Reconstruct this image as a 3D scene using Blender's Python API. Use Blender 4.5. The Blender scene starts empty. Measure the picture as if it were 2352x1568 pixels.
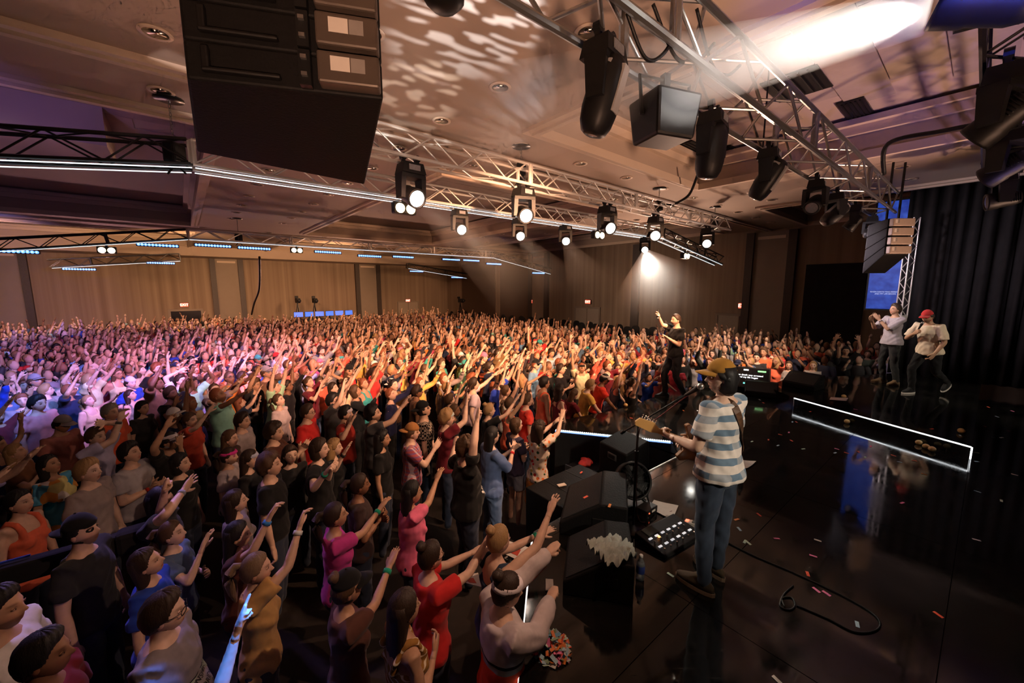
import bpy, bmesh, math, random
import numpy as np
from mathutils import Vector, Matrix, Quaternion
from mathutils.bvhtree import BVHTree

SC = bpy.context.scene
COL = SC.collection
PI = math.pi
random.seed(7)

# ---------------------------------------------------------------- camera
FPX, PITCH, ZC = 900.0, math.radians(7.8), 3.4
cam_d = bpy.data.cameras.new('camera')
cam_d.sensor_width = 36.0
cam_d.lens = FPX / 2352.0 * 36.0
cam_d.clip_start = 0.05
cam_d.clip_end = 300
cam = bpy.data.objects.new('camera', cam_d)
COL.objects.link(cam)
cam.location = (0, 0, ZC)
cam.rotation_euler = (PI / 2 - PITCH, 0, 0)
SC.camera = cam
SC.cycles.use_denoising = True
SC.cycles.use_adaptive_sampling = True
SC.cycles.adaptive_threshold = 0.11
SC.cycles.adaptive_min_samples = 12
SC.cycles.max_bounces = 4
SC.cycles.diffuse_bounces = 2
SC.cycles.glossy_bounces = 3
SC.cycles.transmission_bounces = 4
SC.cycles.volume_bounces = 1
SC.cycles.sample_clamp_indirect = 6.0
SC.cycles.caustics_reflective = False
SC.cycles.caustics_refractive = False
vs = SC.view_settings
vs.view_transform = 'Standard'
vs.look = 'None'
vs.exposure = 0.0
vs.gamma = 1.0
vs.use_curve_mapping = False

# hall axes: U runs along the far-right direction (40 degrees), W towards the back-left wall
AX = Vector((math.cos(math.radians(40)), math.sin(math.radians(40)), 0))
BX = Vector((-AX.y, AX.x, 0))
def UW(u, w, z=0.0):
    return Vector((u * AX.x + w * BX.x, u * AX.y + w * BX.y, z))
def to_uw(p):
    return p[0] * AX.x + p[1] * AX.y, p[0] * BX.x + p[1] * BX.y
def px_ray(x, y):
    u = (x - 1176) / FPX; v = -(y - 784) / FPX
    return Vector((u, math.cos(PITCH) + v * math.sin(PITCH), -math.sin(PITCH) + v * math.cos(PITCH)))
def on_z(x, y, z):            # survey point of the photograph on a level plane
    d = px_ray(x, y); t = (z - ZC) / d.z
    return Vector((d.x * t, d.y * t, z))
def on_y(x, y, Y):
    d = px_ray(x, y); t = Y / d.y
    return Vector((d.x * t, Y, ZC + d.z * t))

FLOOR, STAGE, RISER, CEIL = 0.0, 1.07, 1.25, 5.8

# ---------------------------------------------------------------- world and lights
world = bpy.data.worlds.new('hall_dark'); SC.world = world
world.use_nodes = True
world.node_tree.nodes['Background'].inputs[0].default_value = (0.9, 0.72, 0.6, 1)
world.node_tree.nodes['Background'].inputs[1].default_value = 0.02

def spot(name, loc, target, power, color, angle=40, blend=0.5, size=0.12):
    d = bpy.data.lights.new(name, 'SPOT')
    d.energy = power; d.color = color
    d.spot_size = math.radians(angle); d.spot_blend = blend
    d.shadow_soft_size = size
    o = bpy.data.objects.new(name, d); COL.objects.link(o)
    o.location = loc
    o.rotation_euler = (Vector(target) - Vector(loc)).to_track_quat('-Z', 'Y').to_euler()
    return o
def point(name, loc, power, color, size=0.3):
    d = bpy.data.lights.new(name, 'POINT'); d.energy = power; d.color = color; d.shadow_soft_size = size
    o = bpy.data.objects.new(name, d); COL.objects.link(o); o.location = loc
    return o
WARM = (1.0, 0.50, 0.27); AMBER = (1.0, 0.46, 0.20); WHITE = (1.0, 0.86, 0.68)
PURPLE = (0.62, 0.34, 1.0); BLUE = (0.16, 0.30, 1.0); PINK = (1.0, 0.36, 0.62)
# stage-truss fixtures thrown on the crowd (hung on the crowd side of the truss)
spot('stage_wash', UW(3.4, 2.0, 4.6), UW(7.0, 14.0, 1.3), 6200, WARM, 62, 0.95)
spot('stage_wash', UW(6.6, 2.0, 4.6), UW(9.0, 10.0, 1.3), 3400, WARM, 64, 0.95)
spot('stage_wash', UW(2.0, 2.0, 4.6), UW(2.6, 13.0, 1.2), 3600, (1.0, 0.52, 0.34), 46, 0.85)
spot('stage_wash', UW(9.2, 2.0, 4.6), UW(11.6, 5.0, 1.3), 1500, (1.0, 0.66, 0.46), 66, 0.9)
spot('stage_wash', UW(7.4, 1.6, 4.6), UW(6.0, 5.0, 1.4), 620, (1.0, 0.56, 0.34), 54, 0.9)
# purple, pink and blue fixtures for the left of the room
spot('colour_wash', UW(0.5, 6.6, 4.6), UW(-1.0, 12.5, 1.2), 2600, PURPLE, 56, 0.85)
spot('colour_wash', UW(2.5, 6.6, 4.6), UW(0.8, 13.5, 1.2), 2200, PINK, 56, 0.9)
spot('colour_wash', UW(-1.0, 6.9, 4.5), UW(-3.4, 11.0, 1.2), 1700, BLUE, 50, 0.85)
spot('colour_wash', UW(-2.6, 17.0, 4.2), UW(-7.0, 24.0, 2.2), 1200, (0.35, 0.3, 1.0), 80, 0.8)
spot('colour_wash', UW(-0.6, 6.3, 4.5), Vector((-2.5, 2.3, 1.3)), 420, (0.52, 0.36, 1.0), 46, 0.9)
# front-of-house moving heads on the crowd trusses, thrown back on the stage
spot('key_light', UW(2.6, 4.6, 4.5), Vector((1.75, 2.9, 2.2)), 340, WHITE, 26, 0.6)
spot('key_light', UW(6.0, 4.6, 4.5), Vector((1.75, 3.0, 2.2)), 560, WHITE, 22, 0.6)
spot('key_light', UW(8.6, 4.6, 4.5), Vector((3.4, 8.0, 2.1)), 420, WHITE, 30, 0.6)
spot('key_light', UW(10.6, 4.6, 4.5), Vector((8.3, 8.2, 2.2)), 520, WHITE, 32, 0.6)
spot('back_light', Vector((3.6, -0.6, 4.6)), Vector((1.7, 2.9, 2.2)), 560, WHITE, 24, 0.7)
spot('back_light', Vector((9.5, 3.0, 4.6)), Vector((8.3, 8.0, 2.2)), 420, WHITE, 44, 0.7)
# raking light on the front rows from the stage truss above the camera
spot('front_fill', UW(2.2, 0.6, 4.5), Vector((-1.6, 3.4, 1.2)), 210, (1.0, 0.60, 0.40), 76, 0.9, 0.03)
spot('front_fill', UW(4.4, 2.0, 4.5), Vector((-0.6, 5.0, 1.2)), 620, (1.0, 0.55, 0.32), 60, 0.9, 0.06)
# unseen spots added to brighten the ceiling, standing in for bounced light
spot('ceiling_fill', Vector((5.2, -0.6, 1.4)), Vector((3.2, 3.2, 5.8)), 1100, (1.0, 0.56, 0.36), 66, 1.0, 0.2)
spot('ceiling_fill', Vector((0.9, -2.4, 1.4)), Vector((-0.4, 2.3, 5.8)), 1500, (1.0, 0.55, 0.35), 62, 1.0, 0.2)
spot('ceiling_fill', UW(9.5, 28.5, 2.3), UW(5.5, 11.0, 5.9), 2600, (1.0, 0.52, 0.34), 80, 1.0, 0.3)
spot('ceiling_fill', UW(-3.0, 28.5, 2.3), UW(-1.0, 15.0, 5.9), 1000, (0.95, 0.46, 0.5), 80, 1.0, 0.3)
spot('ceiling_fill', UW(17.8, 9.0, 2.3), UW(7.0, 6.0, 5.9), 2400, (1.0, 0.60, 0.42), 80, 1.0, 0.3)
spot('ceiling_fill', Vector((9.6, 3.6, 1.5)), UW(8.6, 3.4, 6.0), 1500, (1.0, 0.58, 0.38), 58, 1.0, 0.2)
spot('ceiling_fill', Vector((6.6, 2.6, 1.5)), Vector((6.5, 4.5, 5.8)), 420, (0.55, 0.36, 1.0), 70, 0.9, 0.2)
spot('ceiling_fill', UW(-2.0, 6.2, 3.9), UW(-2.5, 9.0, 6.2), 160, (0.5, 0.28, 1.0), 80, 0.9, 0.2)
# unseen spots added beyond the far truss to brighten the walls
for u, pw in ((-5.5, 1500), (0.5, 1700), (6.5, 1700), (12.0, 1000)):
    spot('wall_fill', UW(u, 19.5, 4.3), UW(u, 32.0, 2.6), pw, (1.0, 0.54, 0.27), 92, 1.0, 0.2)
spot('wall_fill', UW(12.0, 14.0, 4.2), UW(19.0, 12.0, 2.6), 420, (1.0, 0.66, 0.45), 95, 1.0, 0.2)
spot('wall_fill', UW(10.0, 3.0, 4.4), UW(14.5, -1.0, 3.5), 500, (0.8, 0.66, 0.75), 80, 1.0, 0.2)  # added spot that greys the black drape, standing in for haze

# gobo fixtures drawing broken streaks of light on the ceiling
def gobo(loc, target, power, color, angle, scale, lo=0.50, hi=0.56):
    o = spot('gobo_light', loc, target, power, color, angle, 0.5, 0.02); d = o.data; d.use_nodes = True; nt = d.node_tree
    em = nt.nodes['Emission']; tc = nt.nodes.new('ShaderNodeTexCoord'); mp = nt.nodes.new('ShaderNodeMapping'); mp.inputs['Scale'].default_value = scale; mp.inputs['Rotation'].default_value = (0.4, 0.3, 0.9)
    nz = nt.nodes.new('ShaderNodeTexNoise'); nz.inputs['Scale'].default_value = 3.0; nz.inputs['Detail'].default_value = 0.0
    cr = nt.nodes.new('ShaderNodeValToRGB'); cr.color_ramp.elements[0].position = lo; cr.color_ramp.elements[1].position = hi
    nt.links.new(tc.outputs['Normal'], mp.inputs[0]); nt.links.new(mp.outputs[0], nz.inputs['Vector']); nt.links.new(nz.outputs['Fac'], cr.inputs[0]); nt.links.new(cr.outputs[0], em.inputs['Strength'])
gobo(Vector((0.35, 2.75, 4.3)), on_z(1090, 45, CEIL), 420, (0.9, 0.92, 1.0), 40, (2.5, 14.0, 5.0), 0.53, 0.58)
gobo(Vector((0.35, 2.85, 4.3)), on_z(935, 235, CEIL), 520, (1.0, 0.9, 0.8), 24, (4.0, 18.0, 8.0), 0.53, 0.58)
gobo(UW(2.0, 2.0, 4.3), on_z(260, 110, CEIL), 420, (1.0, 0.8, 0.75), 36, (2.0, 9.0, 4.0), 0.48, 0.66)
# ---------------------------------------------------------------- materials
def new_mat(name):
    m = bpy.data.materials.new(name); m.use_nodes = True
    nt = m.node_tree
    return m, nt, nt.nodes['Principled BSDF']
MATS = {}
def mat(name, color=(0.5, 0.5, 0.5), rough=0.6, metal=0.0, noise=0.12, nscale=18.0, emit=None, estr=0.0, bump=0.0, spec=0.5, coat=0.0, trans=0.0, alpha=1.0):
    if name in MATS: return MATS[name]
    m, nt, b = new_mat(name)
    b.inputs['Roughness'].default_value = rough
    b.inputs['Metallic'].default_value = metal
    b.inputs['Specular IOR Level'].default_value = spec
    b.inputs['Coat Weight'].default_value = coat
    b.inputs['Transmission Weight'].default_value = trans
    b.inputs['Alpha'].default_value = alpha
    tc = nt.nodes.new('ShaderNodeTexCoord')
    nz = nt.nodes.new('ShaderNodeTexNoise'); nz.inputs['Scale'].default_value = nscale; nz.inputs['Detail'].default_value = 3
    nt.links.new(tc.outputs['Object'], nz.inputs['Vector'])
    mx = nt.nodes.new('ShaderNodeMix'); mx.data_type = 'RGBA'
    mx.inputs[6].default_value = (*[c * (1 - noise) for c in color], 1)
    mx.inputs[7].default_value = (*[min(1, c * (1 + noise)) for c in color], 1)
    nt.links.new(nz.outputs['Fac'], mx.inputs[0])
    nt.links.new(mx.outputs[2], b.inputs['Base Color'])
    if emit:
        b.inputs['Emission Color'].default_value = (*emit, 1); b.inputs['Emission Strength'].default_value = estr
    if bump:
        bp = nt.nodes.new('ShaderNodeBump'); bp.inputs['Strength'].default_value = bump; bp.inputs['Distance'].default_value = 0.01
        nt.links.new(nz.outputs['Fac'], bp.inputs['Height']); nt.links.new(bp.outputs[0], b.inputs['Normal'])
    MATS[name] = m
    return m

def tinted(name, rough, attr=True, pattern=None, spec=0.3, sheen=0.0):
    """colour comes from the object (each person and garment has its own); 'paint' holds lips, brows, prints"""
    if name in MATS: return MATS[name]
    m, nt, b = new_mat(name)
    b.inputs['Roughness'].default_value = rough
    b.inputs['Specular IOR Level'].default_value = spec
    b.inputs['Sheen Weight'].default_value = sheen
    oi = nt.nodes.new('ShaderNodeObjectInfo')
    tc = nt.nodes.new('ShaderNodeTexCoord')
    cur = oi.outputs['Color']
    def mixc(fac, c1, c2, blend='MIX'):
        mx = nt.nodes.new('ShaderNodeMix'); mx.data_type = 'RGBA'; mx.blend_type = blend
        for s, v in ((0, fac), (6, c1), (7, c2)):
            if hasattr(v, 'links'): nt.links.new(v, mx.inputs[s])
            else: mx.inputs[s].default_value = v
        return mx.outputs[2]
    def val(op, a, b_=None):
        n = nt.nodes.new('ShaderNodeMath'); n.operation = op
        for s, v in ((0, a), (1, b_)):
            if v is None: continue
            if hasattr(v, 'links'): nt.links.new(v, n.inputs[s])
            else: n.inputs[s].default_value = v
        return n.outputs[0]
    if pattern:
        sp = nt.nodes.new('ShaderNodeSeparateXYZ'); nt.links.new(tc.outputs['Object'], sp.inputs[0])
        X, Y, Z = sp.outputs
        def stripe(v, per, duty):
            return val('LESS_THAN', val('FRACT', val('MULTIPLY', v, 1.0 / per)), duty)
        if pattern == 'check_band':      # broad blue-grey bands broken into blocks
            s = stripe(val('ADD', Z, 10.0), 0.105, 0.46)
            t = stripe(val('ADD', val('ADD', X, Y), 10.0), 0.16, 0.5)
            cur = mixc(val('MULTIPLY', s, val('ADD', val('MULTIPLY', t, 0.35), 0.65)), cur, (0.16, 0.24, 0.33, 1))
        elif pattern == 'stripe':
            ang = val('ADD', val('MULTIPLY', X, 0.7), Z)
            cur = mixc(stripe(val('ADD', ang, 10.0), 0.045, 0.25), cur, (0.8, 0.68, 0.5, 1))
        elif pattern == 'plaid':
            cur = mixc(val('MULTIPLY', stripe(val('ADD', Z, 10), 0.05, 0.4), 0.6), cur, (0.10, 0.12, 0.35, 1))
            cur = mixc(val('MULTIPLY', stripe(val('ADD', X, 10), 0.05, 0.35), 0.5), cur, (0.75, 0.72, 0.8, 1))
        elif pattern == 'checker':
            ck = nt.nodes.new('ShaderNodeTexChecker'); ck.inputs['Scale'].default_value = 32
            nt.links.new(tc.outputs['Object'], ck.inputs['Vector'])
            cur = mixc(ck.outputs['Fac'], cur, (0.55, 0.45, 0.36, 1))
        elif pattern in ('floral', 'tiedye'):
            vo = nt.nodes.new('ShaderNodeTexVoronoi'); vo.inputs['Scale'].default_value = 17 if pattern == 'floral' else 7
            nt.links.new(tc.outputs['Object'], vo.inputs['Vector'])
            cr = nt.nodes.new('ShaderNodeValToRGB'); cr.color_ramp.interpolation = 'CONSTANT'
            e = cr.color_ramp.elements
            cols = [(0.5, 0.02, 0.03), (0.75, 0.2, 0.05), (0.05, 0.12, 0.06), (0.55, 0.4, 0.1)] if pattern == 'floral' else [(0.02, 0.32, 0.6), (0.75, 0.35, 0.08), (0.75, 0.7, 0.3), (0.85, 0.8, 0.8)]
            e[0].color = (*cols[0], 1); e[1].position = 0.3; e[1].color = (*cols[1], 1)
            for q, c in ((0.55, cols[2]), (0.75, cols[3])):
                el = e.new(q); el.color = (*c, 1)
            nt.links.new(vo.outputs['Color'], cr.inputs[0])
            fac = val('LESS_THAN', vo.outputs['Distance'], 0.36 if pattern == 'floral' else 0.55)
            cur = mixc(fac, cur, cr.outputs[0])
        elif pattern == 'track':          # white yoke, dark and grey stripe, red below
            cur = mixc(val('LESS_THAN', Z, 1.24), cur, (0.02, 0.015, 0.02, 1))
            cur = mixc(val('LESS_THAN', Z, 1.215), cur, (0.35, 0.32, 0.32, 1))
            cur = mixc(val('LESS_THAN', Z, 1.175), cur, (0.72, 0.06, 0.02, 1))
    nz = nt.nodes.new('ShaderNodeTexNoise'); nz.inputs['Scale'].default_value = 25; nz.inputs['Detail'].default_value = 4
    if name == 'hair':                   # strands run down the head
        mpn = nt.nodes.new('ShaderNodeMapping'); mpn.inputs['Scale'].default_value = (7.0, 7.0, 0.9)
        nt.links.new(tc.outputs['Object'], mpn.inputs[0]); nt.links.new(mpn.outputs[0], nz.inputs['Vector'])
    else: nt.links.new(tc.outputs['Object'], nz.inputs['Vector'])
    cur = mixc(0.35 if name != 'hair' else 0.9, cur, mixc(nz.outputs['Fac'], (0.45, 0.45, 0.45, 1), (1.45, 1.45, 1.45, 1)), 'MULTIPLY')
    if attr:
        at = nt.nodes.new('ShaderNodeAttribute'); at.attribute_name = 'paint'
        cur = mixc(1.0, cur, at.outputs['Color'], 'MULTIPLY')
    nt.links.new(cur, b.inputs['Base Color'])
    bp = nt.nodes.new('ShaderNodeBump'); bp.inputs['Strength'].default_value = 0.15 if name != 'hair' else 0.5; bp.inputs['Distance'].default_value = 0.004
    nt.links.new(nz.outputs['Fac'], bp.inputs['Height']); nt.links.new(bp.outputs[0], b.inputs['Normal'])
    MATS[name] = m
    return m

M_SKIN = tinted('skin', 0.5, True, spec=0.4)
M_CLOTH = tinted('cloth', 0.85, False, spec=0.15, sheen=0.1)
M_HAIR = tinted('hair', 0.55, False, spec=0.35)
M_PAT = {p: tinted('cloth_' + p, 0.85, False, p, spec=0.15) for p in ('check_band', 'track', 'stripe', 'plaid', 'checker', 'floral', 'tiedye')}
M_SATIN = tinted('satin', 0.38, False, spec=0.5)
M_BLACK = mat('black_plastic', (0.006, 0.0055, 0.0055), 0.5, noise=0.3, bump=0.05, spec=0.3)
M_BLACKM = mat('black_metal', (0.02, 0.02, 0.02), 0.35, 0.6, noise=0.3)
M_CAB = mat('speaker_paint', (0.006, 0.0055, 0.0055), 0.6, noise=0.4, nscale=60, bump=0.25, spec=0.2)
M_GRILLE = mat('speaker_grille', (0.006, 0.006, 0.006), 0.65, 0.0, noise=0.5, nscale=120, bump=0.5)
M_ALU = mat('brushed_aluminium', (0.66, 0.63, 0.60), 0.38, 0.35, noise=0.15, nscale=30)
M_STEEL = mat('steel', (0.35, 0.34, 0.33), 0.35, 0.9)
M_LENS_OFF = mat('lens_glass', (0.25, 0.25, 0.27), 0.12, 0.3, noise=0.3, nscale=40)
M_LED = mat('led_tape', (0.8, 0.9, 1.0), 0.4, emit=(0.86, 0.95, 1.0), estr=1.6, noise=0.05)
M_LEDW = mat('led_edge', (1, 1, 1), 0.4, emit=(0.92, 0.97, 1.0), estr=3.2, noise=0.05)
M_LEDB = mat('led_blue', (0.2, 0.4, 1.0), 0.4, emit=(0.10, 0.26, 1.0), estr=3.0, noise=0.05)
M_LEDBC = mat('led_blue_core', (0.6, 0.7, 1.0), 0.4, emit=(0.5, 0.65, 1.0), estr=3.0, noise=0.05)
M_BEAM = mat('lit_lens', (1, 1, 1), 0.3, emit=(1.0, 0.95, 0.86), estr=14.0, noise=0.02)
M_BEAM2 = mat('lit_lens_warm', (1, 0.9, 0.7), 0.3, emit=(1.0, 0.82, 0.5), estr=6.0, noise=0.02)
M_EXIT = mat('exit_sign_red', (0.9, 0.1, 0.05), 0.4, emit=(1.0, 0.10, 0.05), estr=2.2, noise=0.02)
M_WHITEP = mat('paper', (0.62, 0.56, 0.5), 0.8, noise=0.08)
M_WOOD = mat('maple', (0.55, 0.30, 0.10), 0.35, noise=0.2, nscale=8, coat=0.4)
M_LEATHER = mat('brown_leather', (0.10, 0.045, 0.02), 0.5, noise=0.3)

# ---------------------------------------------------------------- mesh builder
def norm(v):
    v = np.asarray(v, float); n = np.linalg.norm(v)
    return v / n if n > 1e-9 else np.array([0, 0, 1.0])
def frame(d, up=(0, 0, 1)):
    d = norm(d); up = np.asarray(up, float)
    if abs(np.dot(d, norm(up))) > 0.97: up = np.array([0, 1.0, 0]) if abs(d[1]) < 0.9 else np.array([1.0, 0, 0])
    a = norm(np.cross(up, d)); b = np.cross(d, a)
    return a, b, d

class MB:
    def __init__(s): s.v = []; s.f = []; s.n = 0; s.p = []
    def add(s, v, f, paint=None):
        v = np.asarray(v, float).reshape(-1, 3)
        s.v.append(v); s.f.extend([tuple(i + s.n for i in q) for q in f]); s.n += len(v)
        s.p.append(np.tile(np.array(paint if paint is not None else (1, 1, 1), float), (len(v), 1)) if (paint is None or np.ndim(paint) == 1) else np.asarray(paint, float))
        return s
    def loft(s, rings, cap=True, paint=None):
        n = len(rings[0]); k = len(rings)
        v = np.concatenate(rings); f = []
        for i in range(k - 1):
            for j in range(n):
                a = i * n + j; b = i * n + (j + 1) % n
                f.append((a, b, b + n, a + n))
        if cap:
            f.append(tuple(range(n - 1, -1, -1))); f.append(tuple(range((k - 1) * n, k * n)))
        return s.add(v, f, paint)
    def tube(s, pts, rad, n=8, ends=0, up=(0, 0, 1), flat=1.0, paint=None):
        """tapered tube through points; ends>0 rounds the tips; flat squashes one axis"""
        pts = [np.asarray(p, float) for p in pts]; rad = list(rad) if np.ndim(rad) else [rad] * len(pts)
        m = len(pts); rings = []
        ang = np.arange(n) * 2 * PI / n
        for i in range(m):
            if i == 0: d = pts[1] - pts[0]
            elif i == m - 1: d = pts[-1] - pts[-2]
            else: d = norm(pts[i + 1] - pts[i]) + norm(pts[i] - pts[i - 1])
            a, b, d = frame(d, up)
            def ring(c, r): return c + r * (np.cos(ang)[:, None] * a + flat * np.sin(ang)[:, None] * b)
            if i == 0 and ends:
                for t in ([0.95, 0.6] if ends > 1 else [0.8]): rings.append(ring(pts[0] - d * rad[0] * t, rad[0] * math.sqrt(max(0.02, 1 - t * t))))
            rings.append(ring(pts[i], rad[i]))
            if i == m - 1 and ends:
                for t in ([0.6, 0.95] if ends > 1 else [0.8]): rings.append(ring(pts[-1] + d * rad[-1] * t, rad[-1] * math.sqrt(max(0.02, 1 - t * t))))
        return s.loft(rings, True, paint)
    def ell(s, c, r, nu=12, nv=8, rot=None, paint=None):
        rings = []
        ang = np.arange(nu) * 2 * PI / nu
        for i in range(nv + 1):
            th = PI * i / nv; sr = max(math.sin(th), 0.02)
            q = np.stack([np.cos(ang) * sr * r[0], np.sin(ang) * sr * r[1], np.full(nu, -math.cos(th) * r[2])], 1)
            if rot is not None: q = q @ np.asarray(rot).T
            rings.append(q + np.asarray(c, float))
        return s.loft(rings, True, paint)
    def box(s, c, size, rot=None, paint=None):
        h = np.asarray(size, float) / 2
        v = np.array([[x, y, z] for z in (-1, 1) for y in (-1, 1) for x in (-1, 1)], float) * h
        if rot is not None: v = v @ np.asarray(rot).T
        return s.add(v + np.asarray(c, float), [(0, 2, 3, 1), (4, 5, 7, 6), (0, 1, 5, 4), (2, 6, 7, 3), (0, 4, 6, 2), (1, 3, 7, 5)], paint)
    def hexa(s, v8, paint=None):    # bottom four corners, then top four
        return s.add(v8, [(3, 2, 1, 0), (4, 5, 6, 7), (0, 1, 5, 4), (1, 2, 6, 5), (2, 3, 7, 6), (3, 0, 4, 7)], paint)
    def prism(s, poly, z0, z1, paint=None):
        n = len(poly)
        v = [(p[0], p[1], z0) for p in poly] + [(p[0], p[1], z1) for p in poly]
        f = [tuple(range(n - 1, -1, -1)), tuple(range(n, 2 * n))] + [(i, (i + 1) % n, n + (i + 1) % n, n + i) for i in range(n)]
        return s.add(v, f, paint)
    def mesh(s, name, smooth=False, paint=False):
        me = bpy.data.meshes.new(name)
        v = np.concatenate(s.v) if s.v else np.zeros((0, 3))
        me.from_pydata(v.tolist(), [], s.f)
        if paint:
            at = me.attributes.new('paint', 'FLOAT_COLOR', 'POINT')
            c = np.ones((len(v), 4), np.float32); c[:, :3] = np.concatenate(s.p)
            at.data.foreach_set('color', c.ravel())
        if smooth: me.polygons.foreach_set('use_smooth', np.ones(len(me.polygons), bool))
        return me
    def build(s, name, m=None, parent=None, smooth=False, bevel=0.0):
        o = link(name, s.mesh(name, smooth), m, parent)
        if bevel:
            bv = o.modifiers.new('bevel', 'BEVEL'); bv.width = bevel; bv.segments = 2; bv.limit_method = 'ANGLE'
        return o
def link(name, data, m=None, parent=None):
    o = bpy.data.objects.new(name, data); COL.objects.link(o)
    if m is not None and data is not None:
        if not data.materials: data.materials.append(m)
    if parent is not None: o.parent = parent
    return o
def tag(o, label=None, cat=None, group=None, kind=None):
    if label: o['label'] = label
    if cat: o['category'] = cat
    if group: o['group'] = group
    if kind: o['kind'] = kind
    return o
def empty(name, loc=(0, 0, 0), rz=0.0, label=None, cat=None, group=None):
    o = bpy.data.objects.new(name, None); COL.objects.link(o)
    o.location = loc; o.rotation_euler = (0, 0, rz); o.empty_display_size = 0.1
    return tag(o, label, cat, group)
def copy_tree(o, parent=None):
    c = o.copy(); COL.objects.link(c)
    if parent is not None: c.parent = parent
    for ch in list(o.children): copy_tree(ch, c)
    return c
def rotz(a):
    c, s_ = math.cos(a), math.sin(a)
    return np.array([[c, -s_, 0], [s_, c, 0], [0, 0, 1.0]])
def rotx(a):
    c, s_ = math.cos(a), math.sin(a)
    return np.array([[1.0, 0, 0], [0, c, -s_], [0, s_, c]])
def roty(a):
    c, s_ = math.cos(a), math.sin(a)
    return np.array([[c, 0, s_], [0, 1.0, 0], [-s_, 0, c]])

# text as flat mesh, lying in its local XY plane, centred
def text_mesh(body, size, font_extrude=0.0):
    cu = bpy.data.curves.new('lettering', 'FONT'); cu.body = body; cu.size = size
    cu.align_x = 'CENTER'; cu.align_y = 'CENTER'; cu.extrude = font_extrude; cu.resolution_u = 2
    t = bpy.data.objects.new('lettering', cu); COL.objects.link(t)
    dg = bpy.context.evaluated_depsgraph_get()
    me = bpy.data.meshes.new_from_object(t.evaluated_get(dg))
    bpy.data.objects.remove(t); bpy.data.curves.remove(cu)
    return me
def on_u(x, y, u):
    d = px_ray(x, y); t = u / (d.x * AX.x + d.y * AX.y); return Vector((d.x * t, d.y * t, ZC + d.z * t))
def on_w(x, y, w):
    d = px_ray(x, y); t = w / (d.x * BX.x + d.y * BX.y); return Vector((d.x * t, d.y * t, ZC + d.z * t))
TEXTS = {k: text_mesh(k, s) for k, s in (('SUNSHINE', 0.034), ('FLORIDA', 0.034), ('195', 0.075), ('STATE', 0.034), ('ER', 0.05), ('INE', 0.05), ('BEH', 0.06), ('NY', 0.1), ('GO BIG', 0.045),
         ('When death was arrested\nand my life began', 0.055), ('WHEN DEATH WAS ARRESTED\nAND MY LIFE BEGAN', 0.16), ('EXIT', 0.2), ('ON', 0.04))}
# ---------------------------------------------------------------- the hall
WALL_W, WALL_U, BACK_U = 32.0, 19.0, -16.0
def structure(name, mb, m, smooth=False, bevel=0.0):
    o = mb.build(name, m, None, smooth, bevel); o['kind'] = 'structure'; return o
def uwbox(mb, u0, u1, w0, w1, z0, z1):
    c = [UW(u0, w0), UW(u1, w0), UW(u1, w1), UW(u0, w1)]
    return mb.hexa([(p.x, p.y, z0) for p in c] + [(p.x, p.y, z1) for p in c])

# carpet
m, nt, b = new_mat('hall_carpet'); MATS['carpet'] = m
b.inputs['Roughness'].default_value = 0.95
tc = nt.nodes.new('ShaderNodeTexCoord'); nz = nt.nodes.new('ShaderNodeTexNoise'); nz.inputs['Scale'].default_value = 9
cr = nt.nodes.new('ShaderNodeValToRGB'); cr.color_ramp.elements[0].color = (0.006, 0.004, 0.0035, 1); cr.color_ramp.elements[1].color = (0.02, 0.012, 0.009, 1)
nt.links.new(tc.outputs['Object'], nz.inputs['Vector']); nt.links.new(nz.outputs['Fac'], cr.inputs[0]); nt.links.new(cr.outputs[0], b.inputs['Base Color'])
fl = structure('floor', uwbox(MB(), BACK_U, WALL_U, -12, WALL_W, -0.2, 0.0), m)

# striped fabric wall
m, nt, b = new_mat('wall_fabric'); M_WALL = m
b.inputs['Roughness'].default_value = 0.9
tc = nt.nodes.new('ShaderNodeTexCoord')
mp = nt.nodes.new('ShaderNodeMapping'); mp.inputs['Rotation'].default_value = (0, 0, math.radians(-40))
nt.links.new(tc.outputs['Object'], mp.inputs[0])
sp = nt.nodes.new('ShaderNodeSeparateXYZ'); nt.links.new(mp.outputs[0], sp.inputs[0])
ad = nt.nodes.new('ShaderNodeMath'); ad.operation = 'ADD'; nt.links.new(sp.outputs[0], ad.inputs[0]); nt.links.new(sp.outputs[1], ad.inputs[1])
cb = nt.nodes.new('ShaderNodeCombineXYZ'); nt.links.new(ad.outputs[0], cb.inputs[0])
nz = nt.nodes.new('ShaderNodeTexNoise'); nz.inputs['Scale'].default_value = 3.2; nz.inputs['Detail'].default_value = 3
nt.links.new(cb.outputs[0], nz.inputs['Vector'])
cr = nt.nodes.new('ShaderNodeValToRGB')
cr.color_ramp.elements[0].position = 0.35; cr.color_ramp.elements[0].color = (0.24, 0.17, 0.12, 1)
cr.color_ramp.elements[1].position = 0.65; cr.color_ramp.elements[1].color = (0.36, 0.27, 0.19, 1)
nt.links.new(nz.outputs['Fac'], cr.inputs[0]); nt.links.new(cr.outputs[0], b.inputs['Base Color'])
M_TRIMD = mat('dark_wood_trim', (0.05, 0.035, 0.028), 0.5, noise=0.3)
M_PANEL = mat('pilaster_paint', (0.30, 0.24, 0.19), 0.7, noise=0.06, nscale=3)
M_PLASTER = mat('ceiling_plaster', (0.52, 0.41, 0.33), 0.85, noise=0.06, nscale=1.2)
M_TILE = mat('ceiling_tile', (0.42, 0.34, 0.28), 0.9, noise=0.14, nscale=5, bump=0.1)
M_MOULD = mat('cream_moulding', (0.72, 0.58, 0.46), 0.7, noise=0.05, nscale=3)
M_DRAPE = mat('black_drape', (0.022, 0.021, 0.022), 0.95, noise=0.4, nscale=4, spec=0.1)

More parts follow.
